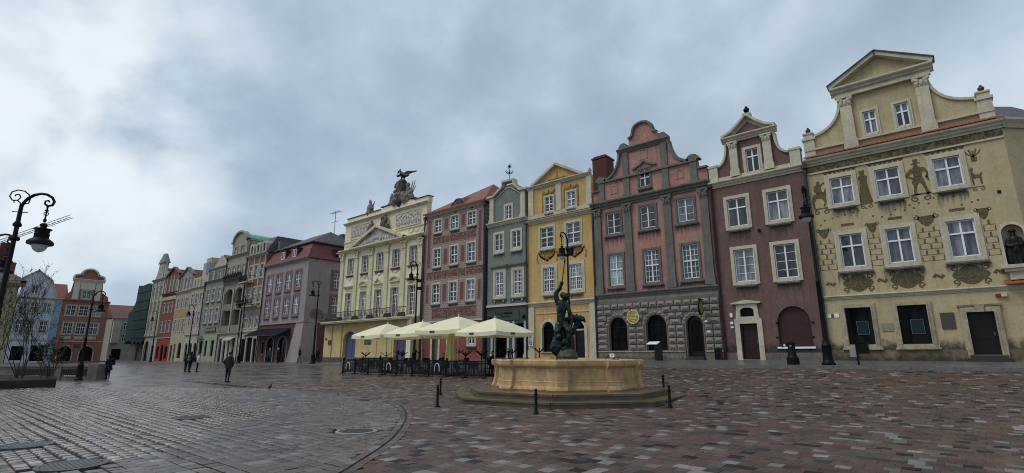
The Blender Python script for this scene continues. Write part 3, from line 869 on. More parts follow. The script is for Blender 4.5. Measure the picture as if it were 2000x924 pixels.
    def arch_window(s, x0, x1, z0, zs_, rise, m_frame, m_glass, rec=0.2, mull=True, name='window', label=None, transom=True, y=0.0):
        out = arch(x0, x1, z0, zs_, rise); t = 0.07
        inn = arch(x0 + t, x1 - t, z0 + t, zs_, rise - t)
        mb = MB().prism(out, y + rec, y + rec + 0.07, [inn])
        xc = (x0 + x1) / 2
        if mull: mb.box(xc - 0.03, xc + 0.03, y + rec - 0.01, y + rec + 0.06, z0 + t, zs_)
        if transom: mb.box(x0 + t, x1 - t, y + rec - 0.012, y + rec + 0.055, zs_ - 0.04, zs_ + 0.04)
        o = s.part(name, mb, m_frame)
        s.part('pane', MB().prism(arch(x0 + 0.03, x1 - 0.03, z0 + 0.03, zs_, rise - 0.03), y + rec + 0.03, y + rec + 0.045), m_glass, o)
        if label: o['label'] = label
        return o
    def door(s, x0, x1, z0, z1, m, rec=0.22, panels=3, leaves=1, handle=True, y=0.0):
        mb = MB().box(x0, x1, y + rec, y + rec + 0.06, z0, z1)
        n = leaves
        for k in range(n):
            a = x0 + (x1 - x0) * k / n + 0.08; b = x0 + (x1 - x0) * (k + 1) / n - 0.08
            for q in range(panels):
                c_ = z0 + 0.12 + (z1 - z0 - 0.16) * q / panels; d_ = z0 + 0.04 + (z1 - z0 - 0.16) * (q + 1) / panels
                mb.box(a, b, y + rec - 0.02, y + rec, c_, d_)
        o = s.part('door', mb, m)
        if handle:
            s.part('handle', MB().box(x1 - 0.16, x1 - 0.10, y + rec - 0.09, y + rec - 0.02, (z0 + z1) / 2 - 0.12, (z0 + z1) / 2 + 0.06), mat('brass handle', '#6f6242', rough=0.35, metal=0.8), o)
        return o
    def pipe(s, x, z0, z1, m=None, y=-0.16, r_=0.085):
        m = m or PIPE
        mb = MB().tube([(x, y, z0), (x, y, z1 - 0.3), (x, y + 0.06, z1)], r_, 8)
        mb.box(x - 0.16, x + 0.16, y - 0.12, y + 0.12, z1 - 0.05, z1 + 0.28)
        for z in np.arange(z0 + 1.5, z1, 2.6): mb.lathe([(r_ + 0.02, z), (r_ + 0.02, z + 0.06)], x, y, 8)
        return s.part('drainpipe', mb, m)
    def roof_gable(s, x0, x1, z0, zr, y0=0.4, dep=11, m=None, xr=None):
        """pitched roof with its ridge running back from the street"""
        m = m or TILE; xr = (x0 + x1) / 2 if xr is None else xr
        mb = MB().prism([(x0, z0), (x1, z0), (xr, zr)], y0, dep)
        return s.part('roof', mb, m)
    def roof_long(s, x0, x1, z0, zr, y0=-0.25, dep=11, m=None, hip=0.0):
        """roof with its ridge along the street, hipped at the ends by hip metres"""
        m = m or TILE; ym = (y0 + dep) / 2
        V_ = [(x0, y0, z0), (x1, y0, z0), (x1, dep, z0), (x0, dep, z0), (x0 + hip, ym, zr), (x1 - hip, ym, zr)]
        V2 = V_ + [(x, y, z - 0.12) for x, y, z in V_[:4]]
        F_ = [(0, 1, 5, 4), (1, 2, 5), (2, 3, 4, 5), (3, 0, 4), (0, 6, 7, 1), (1, 7, 8, 2), (2, 8, 9, 3), (3, 9, 6, 0), (6, 9, 8, 7)]
        return s.part('roof', MB().add(V2, F_), m)
    def chimney(s, x0, x1, y0, y1, z0, z1, m, parent):
        mb = MB().box(x0, x1, y0, y1, z0, z1).box(x0 - 0.07, x1 + 0.07, y0 - 0.07, y1 + 0.07, z1, z1 + 0.14)
        mb.box(x0 + 0.1, x1 - 0.1, y0 + 0.1, y1 - 0.1, z1 + 0.14, z1 + 0.3)
        return s.part('chimney', mb, m, parent)
    def urn(s, xc, y, z, r_=0.22, m=None, name='finial'):
        m = m or STONE
        prof = [(r_ * 0.5, 0), (r_ * 0.55, r_ * 0.25), (r_ * 0.3, r_ * 0.45), (r_ * 0.75, r_ * 0.8), (r_, r_ * 1.5), (r_ * 0.85, r_ * 2.0), (r_ * 0.4, r_ * 2.3), (r_ * 0.45, r_ * 2.6), (r_ * 0.1, r_ * 3.0)]
        return s.part(name, MB().lathe([(a, z + b) for a, b in prof], xc, y, 10), m, smooth=True)
    def text(s, body, xc, zc, size, m, y=-0.06, parent=None, name='lettering', ext=0.012, font_shear=0.0):
        cu = bpy.data.curves.new('t', 'FONT'); cu.body = body; cu.size = size; cu.align_x = 'CENTER'; cu.align_y = 'CENTER'; cu.extrude = ext; cu.shear = font_shear
        to = bpy.data.objects.new('t', cu); COL.objects.link(to)
        dg = bpy.context.evaluated_depsgraph_get()
        me = bpy.data.meshes.new_from_object(to.evaluated_get(dg)); bpy.data.objects.remove(to, do_unlink=True)
        me.name = name
        me.transform(Matrix.Translation((xc - s.ox, y, zc - s.oz)) @ Matrix.Rotation(R(90), 4, 'X'))
        me.materials.clear()
        return obj(name, me, m, parent or s.root)
def scroll_pts(cx, cz, r_, turns=1.2, a0=0, cw=1, n=16):
    """a spiral as a list of points"""
    return [(cx + r_ * (1 - 0.75 * i / n) * math.cos(a0 + cw * turns * 2 * math.pi * i / n), cz + r_ * (1 - 0.75 * i / n) * math.sin(a0 + cw * turns * 2 * math.pi * i / n)) for i in range(n + 1)]
def ribbon(mb, pts, w, y0, y1):
    """a flat painted stroke of width w along points in x,z"""
    n = len(pts); L_, R_ = [], []
    for i, p in enumerate(pts):
        a, b = pts[max(i - 1, 0)], pts[min(i + 1, n - 1)]
        dx, dz = b[0] - a[0], b[1] - a[1]; l = math.hypot(dx, dz) or 1
        ww = (w(i / (n - 1)) if callable(w) else w) / 2
        L_.append((p[0] - dz / l * ww, p[1] + dx / l * ww)); R_.append((p[0] + dz / l * ww, p[1] - dx / l * ww))
    V_ = [(x, y0, z) for x, z in L_ + R_] + [(x, y1, z) for x, z in L_ + R_]
    F_ = []
    for i in range(n - 1):
        F_.append((i, i + 1, n + i + 1, n + i))
        F_.append((i, 2 * n + i, 2 * n + i + 1, i + 1)); F_.append((n + i, n + i + 1, 3 * n + i + 1, 3 * n + i))
    return mb.add(V_, F_)
# ================================================================== OCHRE HOUSE (right)
OCHRE = mat('ochre plaster', '#b5a682', rough=0.88, var=0.1, scale=0.8, bump=0.2, streak=0.36)
OLIVE = two_tone('olive wall paint', '#41371f', '#6b5d38', 11, lo=.36, hi=.62, bump=0, dist=1.6, detail=4)
OLIVE2 = two_tone('olive frieze painting', '#423b27', '#736a49', 5.0, lo=0.42, hi=0.6, bump=0.1)
OLIVE3 = two_tone('olive medallion painting', '#464127', '#635c3c', 9.0, lo=0.4, hi=0.62, bump=0.05)
SOOT = mat('sooty stone plinth', '#6f6550', rough=0.8, var=0.4, scale=1.6, bump=0.3, streak=0.7)
H = House('ochre_house', 'ochre house with painted figures, volute gable and statue niche at right edge', -5.72, 3.3, 1.28)
up, lo_, gr, ga = [-3.97, -1.72, 0.90], [-3.90, -1.68, 0.955], [-4.09, -1.65], [-2.07, -0.54]
holes = [rect(x - .57, x + .57, 10.4, 12.03) for x in up] + [rect(x - .565, x + .565, 6.57, 8.5) for x in lo_] + [rect(x - .625, x + .625, 2.18, 4.23) for x in gr]
holes += [rect(.52, 1.56, 1.62, 3.73)]
niche = arch(2.42, 3.22, 5.95, 7.55, 0.42)
holes += [niche]
H.wall(rect(-5.72, 3.3, 0.7, 13.2), holes, OCHRE, body=(-5.7, 3.28, 13.2, 11))
# cut-off corner and the flank beyond it
mb = MB().add([(3.3, 0, .7), (5.5, 2.2, .7), (5.5, 11, .7), (3.3, 11, .7), (3.3, 0, 13.2), (5.5, 2.2, 13.2), (5.5, 11, 13.2), (3.3, 11, 13.2)], [(0, 1, 5, 4), (1, 2, 6, 5), (2, 3, 7, 6), (3, 0, 4, 7), (4, 5, 6, 7)])
H.part('corner_wall', mb, OCHRE)
def chamfer_cornice(z0, z1, p, m, name):
    h = z1 - z0
    prof = [(0.0, z0), (p * .3, z0), (p * .55, z0 + h * .4), (p, z0 + h * .75), (p, z1), (0, z1)]
    n = len(prof); k = math.sqrt(.5)
    A = [(3.3 + q * 0.41, -q, z) for q, z in prof]; B = [(5.5 + q, 2.2 - q * .41, z) for q, z in prof]; C_ = [(5.5 + q, 9, z) for q, z in prof]
    F_ = []
    for i in range(n - 1):
        F_ += [(i, n + i, n + i + 1, i + 1), (n + i, 2 * n + i, 2 * n + i + 1, n + i + 1)]
    return H.part(name, MB().add(A + B + C_, F_), m)
H.band(-5.72, 3.3, 12.6, 13.02, .03, OLIVE2, 'painted_frieze')
H.band(-5.72, 3.32, 12.5, 12.6, .07, CREAM, 'frieze_moulding')
H.cornice(-5.76, 3.42, 13.02, 13.48, .36, CREAM)
chamfer_cornice(13.02, 13.48, .36, CREAM, 'corner_cornice')
# tile course on the cornice, tile by tile
til = MB().along_x([(-0.42, 0), (-0.42, .05), (0.0, .26), (0.0, .2)], -0.13, 0.13); tm = til.mesh('roof_tile'); tm.materials.append(mat('orange roof tile', '#94503a', rough=0.6, var=0.25, scale=5))
for i in range(34): obj('roof_tile', tm, parent=H.root, loc=(-5.55 + i * .268 - H.ox, 0.0, 13.485 + random.uniform(0, .012) - H.oz), rot=(0, random.uniform(-.02, .02), 0))
SL = SLATE
H.part('roof', MB().prism([(-5.3, 13.4), (3.0, 13.4), (-1.2, 18.4)], 0.45, 11), SL)
H.part('corner_roof', MB().add([(3.0, -.2, 13.5), (5.9, 2.2, 13.5), (5.9, 9, 13.5), (3.0, 9, 13.5), (3.2, 4.5, 16.0), (4.4, 5.5, 16.0)], [(0, 1, 5, 4), (1, 2, 5), (2, 3, 4, 5), (3, 0, 4)]), SL)
# gable
def cubic(p0, p1, bend, n=10):
    """quarter sweep from p0 to p1, hollow towards the corner 'bend'"""
    out = []
    for i in range(n + 1):
        t = i / n
        out.append(((1 - t) ** 2 * p0[0] + 2 * t * (1 - t) * bend[0] + t * t * p1[0], (1 - t) ** 2 * p0[1] + 2 * t * (1 - t) * bend[1] + t * t * p1[1]))
    return out
left = cubic((-3.45, 16.75), (-5.0, 14.95), (-3.6, 15.2)); right = cubic((2.55, 14.95), (0.78, 16.75), (0.95, 15.2))
gab = [(-5.62, 13.55), (3.2, 13.55), (3.2, 14.4)] + right + [(.78, 17.3), (-3.45, 17.3)] + left + [(-5.62, 14.4)]
H.wall(gab, [rect(x - .32, x + .32, 14.34, 15.74) for x in ga], OCHRE, y=0.05, thick=.4, name='gable')
lip = MB(); ribbon(lip, [(x, z + .02) for x, z in left], .14, -0.06, .5); ribbon(lip, [(x, z + .02) for x, z in right], .14, -0.06, .5)
H.part('gable_coping', lip, CREAM)
H.band(-5.62, 3.2, 14.02, 14.14, .12, CREAM, 'gable_moulding')
for xc in (-5.32, 2.88):
    mb = MB().box(xc - .3, xc + .3, -.08, .5, 13.6, 14.75).box(xc - .37, xc + .37, -.15, .55, 14.75, 14.9).box(xc - .25, xc + .25, -.05, .45, 14.9, 15.15).box(xc - .3, xc + .3, -.1, .5, 15.15, 15.25)
    H.part('pedestal', mb, CREAM); H.urn(xc, .2, 15.25, .15, mat('dark stone finial', '#4b4742', rough=.8), 'finial')
for xc in (-3.14, .52): H.pilaster(xc, .6, 13.62, 16.95, .14, CREAM, cap=(.5, CREAM), base=.5)
H.band(-3.62, 1.0, 16.95, 17.12, .2, CREAM, 'entablature'); H.cornice(-3.8, 1.16, 17.12, 17.62, .42, CREAM, 'pediment_cornice')
H.wall([(-3.7, 17.62), (1.06, 17.62), (-1.32, 18.95)], [], OCHRE, y=.02, thick=.4, name='pediment')
for sg in (-1, 1):
    a = (-1.32, 19.12); b = (-1.32 + sg * 2.52, 17.66)
    mb = MB(); ribbon(mb, [a, b], .24, -.4, .45); H.part('raking_cornice', mb, CREAM)
    mb = MB(); ribbon(mb, [(a[0], a[1] + .13), (b[0] + sg * .08, b[1] + .13)], .06, -.48, .5); H.part('lead_flashing', mb, LEAD)
GL_UP = glass_mat('glass with net curtain', (0.05, 0.055, 0.072), (0.20, 0.21, 0.25), scale=1.4)
for x in up: H.window(x, 10.4, 1.14, 1.63, 2, (.62,), (.24, CREAM), (1.2, LEAD), glass=GL_UP)
for x in lo_: H.window(x, 6.57, 1.13, 1.93, 2, (.64,), (.24, CREAM), (1.72, GREYST), glass=GL_UP)
for x in ga: H.window(x, 14.34, .64, 1.4, 2, (.62,), (.14, CREAM), None, y=.05, glass=GL_UP)
# ground floor openings with carved stone frames
for x in gr:
    o = H.part('shop_window', MB().prism(rect(x - .625, x + .625, 2.18, 4.23), .16, .2, [rect(x - .56, x + .56, 2.25, 4.17)]), BLACK)
    H.part('pane', MB().box(x - .6, x + .6, .185, .2, 2.2, 4.2), GLASSD, o)
    H.surround(0, 0, 1.25, 2.05, .2, STONE, o, .09).location = (x - H.ox, 0, 2.18 - H.oz)
    H.part('sill', MB().box(x - .95, x + .95, -.2, .05, 1.9, 2.0).box(x - .9, x + .9, -.14, .05, 2.0, 2.07), STONE, o)
    fr = MB().prism(rect(x - .28 + .12, x + .28 + .12, 2.72, 3.48), .14, .155, [rect(x - .262 + .12, x + .262 + .12, 2.738, 3.462)])
    H.part('poster_frame', fr, mat('pale blue poster frame', '#54757d', rough=.4), o)
    H.part('poster', MB().box(x - .25 + .12, x + .25 + .12, .15, .156, 2.75, 3.45), mat('dark teal poster', '#14262c', rough=.3, var=.5, scale=9), o)
H.door(.52, 1.56, 1.62, 3.73, mat('black brown door', '#17110f', rough=.4, var=.3), panels=3)
H.surround(0, 0, 1.04, 2.11, .24, STONE, H.root, .14).location = (1.04 - H.ox, 0, 1.62 - H.oz)
H.part('keystone', MB().prism([(.9, 3.72), (1.18, 3.72), (1.24, 4.1), (.84, 4.1)], -.2, 0), STONE)
H.part('door_hood', MB().along_x([(.02, 4.0), (-.16, 4.0), (-.2, 4.1), (.02, 4.12)], .2, 1.88), STONE)
H.part('door_step', MB().box(.2, 1.9, -.55, .1, 1.2, 1.45).box(.35, 1.75, -.25, .1, 1.45, 1.6), mat('wet dark step', '#3a3632', rough=.4))
# plinth, string course
pl = MB()
for a, b in ((-5.74, -4.95), (-3.23, -2.5), (-.8, .26), (1.82, 3.32), (-4.95, -3.23), (-2.5, -.8)): pl.box(a, b, -.07, .04, 1.0, 1.88)
H.part('plinth', pl, SOOT)
H.cornice(-5.72, 3.3, 4.74, 4.96, .15, CREAM, 'string_course')
# niche with the small statue of a standing man in a hat
H.part('niche_back', MB().box(2.35, 3.28, .34, .38, 5.9, 8.05), CREAM)
fr = MB().prism(arch(2.3, 3.34, 5.95, 7.55, .54), -.05, .04, [niche]); H.part('niche_frame', fr, CREAM)
H.part('niche_ledge', MB().box(2.12, 3.5, -.5, .05, 5.75, 5.92).box(2.25, 3.4, -.4, .05, 5.6, 5.75).box(2.4, 3.3, -.25, .05, 5.2, 5.6), CREAM)
for i in range(6): obj('roof_tile', tm, parent=H.root, loc=(2.28 + i * .26 - H.ox, -.02, 4.98 - H.oz))
# wall plaques, number plates, alarm box
PLQ = mat('bronze plaque', '#4a443c', rough=.45, var=.3, scale=20, bump=.4)
H.part('plaque', MB().box(-.53, .03, -.05, .02, 2.92, 3.75), PLQ); H.part('plaque', MB().box(-3.1, -2.58, -.04, .02, 2.88, 3.3), mat('stone plaque', '#8a8170', rough=.7))
H.part('plaque', MB().prism([(2.75, 3.0), (3.15, 3.0), (3.28, 3.3), (3.28, 3.75), (3.1, 3.95), (2.8, 3.95), (2.66, 3.75), (2.66, 3.3)], -.06, .02), PLQ)
H.part('number_plate', MB().box(-5.6, -5.42, -.03, .02, 3.72, 3.92), WHITE); H.part('number_plate', MB().box(-5.4, -5.28, -.028, .02, 3.72, 3.92), mat('red plate', '#8c3a3a', rough=.5)); H.part('number_plate', MB().box(-5.26, -5.02, -.03, .02, 3.72, 3.94), WHITE)
H.part('alarm_box', MB().box(1.74, 1.94, -.14, .02, 4.42, 4.56), mat('red box', '#7a2c20')); H.part('alarm_box', MB().box(1.94, 2.16, -.16, .02, 4.42, 4.62), CREAM)
H.part('wall_vent', MB().box(2.62, 2.76, -.03, .02, 9.62, 9.78), BLACK)
# ---- paintings on the wall: flat colour, a few millimetres proud
Y0, Y1 = -.004, .004
def paint(name, polys, m, label=None):
    mb = MB()
    for p in polys: mb.prism(p, Y0, Y1)
    o = H.part(name, mb, m)
    if label: o['label'] = label
    return o
def place(poly, x, z, sx, sz=None, flip=False):
    sz = sz or sx
    return [(x + (-a if flip else a) * sx, z + b * sz) for a, b in poly]
# man in a broad hat, one hand on the hip
man = [[(-.13, .86), (.14, .87), (.15, .9), (.08, .9), (.08, 1.0), (-.06, 1.0), (-.06, .9), (-.13, .89)], [(-.06, .78), (.07, .78), (.06, .87), (-.05, .87)],
       [(-.2, .74), (-.05, .79), (.08, .79), (.26, .74), (.34, .6), (.3, .46), (.24, .47), (.26, .59), (.19, .65), (.13, .52), (-.1, .52), (-.13, .64), (-.24, .57), (-.1, .5), (-.14, .45), (-.36, .55), (-.3, .66)],
       [(-.1, .53), (.14, .53), (.2, .33), (.24, .16), (.29, .08), (.37, .05), (.36, .03), (.2, .03), (.16, .12), (.1, .3), (.02, .36), (-.05, .26), (-.09, .12), (-.02, .05), (-.02, .03), (-.16, .03), (-.17, .12), (-.15, .3), (-.2, .38)],
       [(.2, .5), (.38, .28), (.42, .3), (.26, .53)]]
def base_scrolls(mb, x, z, w):
    ribbon(mb, scroll_pts(x - w * .28, z, w * .2, 1.2, R(90), 1), w * .09, Y0, Y1); ribbon(mb, scroll_pts(x + w * .28, z, w * .2, 1.2, R(90), -1), w * .09, Y0, Y1)
    mb.prism([(x - w * .5, z + w * .2), (x + w * .5, z + w * .22), (x + w * .42, z + w * .33), (x - w * .45, z + w * .31)], Y0, Y1)
mb = MB()
for p in man: mb.prism(place(p, -.4, 10.1, 1.5, 2.15), Y0, Y1)
base_scrolls(mb, -.4, 9.98, .9); H.part('painted_man', mb, OLIVE)['label'] = 'painted man in a broad hat'
# lady in a long patterned gown
lady = [[(-.12, .88), (.1, .88), (.12, 1.0), (-.12, 1.0)], [(-.2, .8), (-.08, .88), (.08, .88), (.2, .8), (.16, .66), (.22, .3), (.3, .04), (-.3, .04), (-.22, .3), (-.16, .66)]]
mb = MB()
for p in lady: mb.prism(place(p, -2.88, 10.1, 1.15, 2.08), Y0, Y1)
base_scrolls(mb, -2.88, 9.98, .6); H.part('painted_lady', mb, OLIVE)['label'] = 'painted lady in a long gown'
# rider
horse = [[(-.38, .52), (-.45, .3), (-.4, .06), (-.3, .06), (-.33, .26), (-.2, .4), (.1, .38), (.2, .24), (.12, .1), (.22, .1), (.32, .26), (.3, .42), (.4, .56), (.5, .62), (.46, .72), (.34, .74), (.22, .6), (-.1, .6)],
         [(-.16, .58), (.14, .58), (.12, .8), (.34, .9), (.3, .95), (.08, .88), (.06, 1.0), (-.1, 1.0), (-.12, .88), (-.26, .84), (-.3, .66)]]
mb = MB()
for p in horse: mb.prism(place(p, -5.14, 10.2, 1.0, 1.8), Y0, Y1)
base_scrolls(mb, -5.14, 10.06, .8); H.part('painted_rider', mb, OLIVE)['label'] = 'painted horse rider'
# little deer and hanging flower pot at the right
deer = [[(-.3, .55), (-.26, .1), (-.18, .1), (-.16, .4), (.12, .42), (.16, .1), (.25, .1), (.26, .5), (.34, .62), (.28, .68), (.14, .58), (-.1, .6), (-.16, .72), (-.1, .9), (-.2, .98), (-.26, .88), (-.36, .86), (-.34, .8), (-.27, .78)]]
mb = MB()
for p in deer: mb.prism(place(p, 1.98, 10.12, .75, 1.15), Y0, Y1)
base_scrolls(mb, 1.98, 10.0, .5); H.part('painted_deer', mb, OLIVE)
mb = MB().prism([(1.92, 11.5), (2.12, 11.5), (2.16, 11.75), (1.88, 11.75)], Y0, Y1)
for k in range(5): ribbon(mb, [(2.0, 11.75), (1.8 + k * .11, 11.95 + .08 * (k % 2)), (1.72 + k * .15, 12.1 + .1 * (k % 2))], .07, Y0, Y1)
H.part('painted_flower_pot', mb, OLIVE)
# swags above the upper windows
for x in up:
    mb = MB()
    for k in range(7): mb.prism(arc(x - .72 + k * .24, 12.42, .11, 180, 360, 6), Y0, Y1)
    mb.box(x - .86, x + .86, Y0, Y1, 12.42, 12.49)
    H.part('painted_fringe', mb, OLIVE)
# stars, strips, masks and shells between the floors
mb = MB()
for k in range(23):
    x = -5.3 + (k * .618 * 7.3) % 7.3; z = 9.25 + (k % 4) * .19 + .06 * ((k * 7) % 3)
    mb.prism(arc(x, z, .055, 0, 324, 9), Y0, Y1)
H.part('painted_rosettes', mb, OLIVE)
for x in (-3.95, -1.7, .95): H.part('painted_strip', MB().box(x - .32, x + .32, Y0, Y1, 9.0, 9.16), OLIVE)
for x, w in ((-5.2, .42), (-2.8, .36), (-.36, .56), (1.93, .36)):
    mb = MB().prism([(x - w * .6, 8.98), (x + w * .6, 8.98), (x + w * .7, 8.86), (x + w * .42, 8.55), (x + w * .12, 8.4), (x - w * .12, 8.4), (x - w * .42, 8.55), (x - w * .7, 8.86)], Y0, Y1)
    for sg in (-1, 1): ribbon(mb, scroll_pts(x + sg * w * .78, 8.92, w * .26, 1.1, R(90), sg), w * .12, Y0, Y1)
    H.part('painted_shell', mb, OLIVE3)
# imitation blocks: only their painted shadow edges
for a, b in ((-5.66, -4.75), (-3.08, -2.52), (-.82, .12), (1.82, 2.3)):
    mb = MB()
    for r_ in range(6):
        z = 6.5 + r_ * .315; n = max(1, round((b - a) / .46)); wd = (b - a) / n
        for k in range(n + 1):
            x = a + (k + (.5 if r_ % 2 else 0)) * wd
            if x > b + .02: continue
            mb.box(max(x - .045, a), min(x + .045, b), Y0, Y1, z + .03, z + .27)
        mb.box(a, b, Y0, Y1, z, z + .03)
    H.part('painted_blocks', mb, OLIVE)
# portrait medallions under the windows
for x in (-3.86, -1.62, 1.0):
    mb = MB().prism([(x + .68 * math.cos(a) * (1 + .1 * math.cos(4 * a)), 5.63 + .47 * math.sin(a) * (1 + .1 * math.cos(4 * a))) for a in [2 * math.pi * k / 24 for k in range(24)]], Y0, Y1)
    o = H.part('painted_medallion', mb, OLIVE3)
    mb = MB(); ribbon(mb, [(x + .43 * math.cos(a), 5.63 + .36 * math.sin(a)) for a in [2 * math.pi * k / 24 for k in range(25)]], .05, -.007, .002)
    for sx in (-1, 1):
        for sz in (-1, 1): ribbon(mb, scroll_pts(x + sx * .62, 5.63 + sz * .36, .16, 1.2, R(90 if sz > 0 else -90), sx * sz), .07, -.007, .002)
    H.part('painted_scrollwork', mb, OLIVE, o)
for x in (-5.2, -2.72, -.28, 2.1):
    mb = MB(); ribbon(mb, [(x - .22, 5.6), (x - .1, 5.74), (x, 5.66), (x + .1, 5.58), (x + .22, 5.72)], .16, Y0, Y1); H.part('painted_ribbon', mb, OLIVE)
H.pipe(-5.74, 1.3, 13.0)
for a, b in ((-5.7, -4.98), (-3.2, -2.55), (-.75, .24), (1.84, 3.28)): H.splash(a, b, 1.88, 2.7, -.006)
H.splash(-5.7, .2, 1.2, 1.88, -.076)

# ================================================================== MAROON HOUSE
MAR = mat('maroon plaster', '#725956', rough=0.9, var=0.16, scale=0.7, bump=0.25, streak=0.55)
H = House('maroon_house', 'narrow maroon house with white volute gable and bricked-up arch', -11.65, -5.86, 1.28)
up, lo_ = [-10.0, -7.5], [-9.88, -7.43]
holes = [rect(x - .62, x + .62, 9.98, 11.9) for x in up] + [rect(x - .62, x + .62, 6.26, 8.39) for x in lo_]
holes += [rect(-10.55, -9.5, 1.3, 3.56), arch(-10.45, -9.62, 4.0, 4.38, .2), arch(-8.34, -6.5, 2.1, 3.5, 1.02)]
H.wall(rect(-11.65, -5.86, .7, 13.1), holes, MAR, body=(-11.62, -5.9, 13.1, 11))
H.cornice(-11.68, -5.83, 12.86, 13.3, .3, CREAM)
L_ = cubic((-10.35, 15.9), (-11.05, 14.35), (-10.35, 14.5)); Rr = cubic((-6.5, 14.35), (-7.25, 15.9), (-7.25, 14.5))
H.wall([(-11.6, 13.3), (-5.9, 13.3), (-5.9, 14.35)] + Rr + [(-7.25, 16.1), (-10.35, 16.1)] + L_ + [(-11.6, 14.35)], [rect(-9.12, -8.32, 13.5, 15.15)], MAR, y=.05, name='gable')
lip = MB(); ribbon(lip, L_, .13, -.08, .46); ribbon(lip, Rr, .13, -.08, .46); H.part('gable_coping', lip, CREAM)
for xc in (-11.32, -6.18): H.part('pedestal', MB().box(xc - .3, xc + .3, -.1, .5, 13.3, 14.35).box(xc - .34, xc + .34, -.14, .54, 14.35, 14.5), CREAM)
H.band(-11.0, -6.5, 13.3, 13.55, .06, CREAM, 'gable_base')
for xc in (-9.86, -7.72): H.pilaster(xc, .5, 13.42, 15.9, .15, CREAM, cap=(.42, CREAM), base=.4)
H.cornice(-10.55, -7.03, 15.9, 16.3, .34, CREAM, 'pediment_cornice')
og = [(-10.5, 16.3), (-9.9, 16.55), (-9.4, 16.95), (-8.79, 17.5), (-8.2, 16.95), (-7.7, 16.55), (-7.08, 16.3)]
H.wall(og, [], CREAM, y=.0, thick=.4, name='pediment'); mb = MB(); ribbon(mb, [(x, z + .05) for x, z in og], .15, -.34, .44); H.part('raking_cornice', mb, CREAM)
mb = MB(); mb.prism([(-9.7, 16.42), (-7.9, 16.42), (-8.79, 17.12)], -.03, .02); H.part('pediment_field', mb, MAR)
H.part('finial_block', MB().box(-9.05, -8.53, -.1, .4, 17.35, 17.75), CREAM); H.urn(-8.79, .15, 17.75, .2, BLACK)
H.window(-8.72, 13.5, .8, 1.65, 2, (.68,), (.2, CREAM, .08), (1.0, LEAD), y=.05)
for x in up: H.window(x, 9.98, 1.24, 1.92, 2, (.66,), (.22, CREAM, .07), (1.3, GREYST))
for x in lo_: H.window(x, 6.26, 1.24, 2.13, 2, (), (.22, CREAM, .07), (1.3, GREYST), bars=(1, 4))
H.door(-10.55, -9.5, 1.3, 3.56, mat('dark red brown door', '#2c1a17', rough=.5, var=.3), panels=2)
fr = MB().prism([(-10.85, 1.3), (-9.2, 1.3), (-9.2, 3.85), (-9.32, 3.9), (-9.4, 4.75), (-9.25, 4.86), (-10.03, 5.0), (-10.85, 4.86), (-10.66, 4.75), (-10.74, 3.9), (-10.85, 3.85)], -.1, .03, [rect(-10.55, -9.5, 1.32, 3.56), arch(-10.45, -9.62, 4.0, 4.38, .2)])
H.part('door_surround', fr, CREAM); H.part('door_hood', MB().prism([(-10.95, 4.82), (-9.15, 4.82), (-9.15, 4.9), (-10.03, 5.06), (-10.95, 4.9)], -.22, .02), CREAM)
H.part('fanlight', MB().prism(arch(-10.45, -9.62, 4.0, 4.38, .2), .15, .17), GLASSD)
H.part('arch_shutter', MB().prism(arch(-8.34, -6.5, 2.1, 3.5, 1.02), .16, .22), mat('dark oxblood shutter', '#3d2022', rough=.6, var=.2, scale=2))
H.part('arch_sill', MB().box(-8.45, -6.4, -.1, .3, 1.98, 2.09), WHITE)
for x, z in ((-8.42, 2.6), (-8.36, 3.5), (-6.46, 2.6), (-6.4, 3.45)): H.part('hinge', MB().box(x - .07, x + .07, -.03, .16, z, z + .09), BLACK)
pl = MB().box(-11.65, -10.87, -.06, .04, .9, 1.74).box(-9.18, -5.86, -.06, .04, .9, 1.74); H.part('plinth', pl, mat('grey plinth', '#6d6460', rough=.8, var=.3, streak=.6))
for z, h_ in ((4.0, .26), (3.55, .16), (3.3, .12)): H.part('door_plate', MB().box(-11.12, -10.95, -.06, .02, z, z + h_), WHITE)
H.part('bracket_light', MB().box(-8.85, -8.7, -.16, .02, 9.4, 9.55), BLACK)
H.pipe(-11.6, 1.3, 13.0, mat('rust brown pipe', '#3a2222', rough=.5))
H.splash(-9.18, -5.9, 1.74, 2.6, -.006); H.splash(-11.62, -10.88, 1.74, 2.6, -.006)
H.roof_gable(-11.4, -6.1, 13.2, 16.2)

# ================================================================== PINK HOUSE
PINK = mat('salmon pink plaster', '#a88076', rough=0.9, var=0.14, scale=0.7, bump=0.25, streak=0.55)
GTRIM = mat('grey green stucco', '#6c6a65', rough=0.85, var=0.18, scale=1.5, bump=0.2, streak=0.5)
RUST = mat('rusticated grey stone', '#847c75', rough=0.85, var=0.2, scale=3, bump=0.25, streak=0.4)
H = House('pink_house', 'pink house with grey pilasters, curved gable and diamond-cut stone ground floor', -21.2, -11.66, 1.28)
up, lo_ = [-19.32, -16.42, -13.5], [-19.27, -16.33, -13.43]
a1, a2, dr = (-20.12, -18.6, 1.92, 3.62, .76), (-17.08, -15.52, 1.94, 3.65, .78), (-14.1, -12.92, 1.35, 3.62, .6)
H.wall(rect(-21.2, -11.66, .6, 6.2), [arch(*a1), arch(*a2), arch(*dr)], RUST, y=-.02, name='stone_wall')
H.wall(rect(-21.2, -11.66, 6.2, 13.4), [rect(x - .6, x + .6, 10.9, 12.6) for x in up] + [rect(x - .58, x + .58, 6.8, 9.21) for x in lo_], PINK, body=(-21.15, -11.7, 13.4, 11))
H.cornice(-21.2, -11.66, 5.82, 6.22, .22, GTRIM, 'string_course'); H.band(-21.2, -11.66, 5.38, 5.6, .06, GTRIM, 'stone_band', y=-.02)
H.cornice(-21.26, -11.6, 13.05, 13.62, .4, GTRIM)
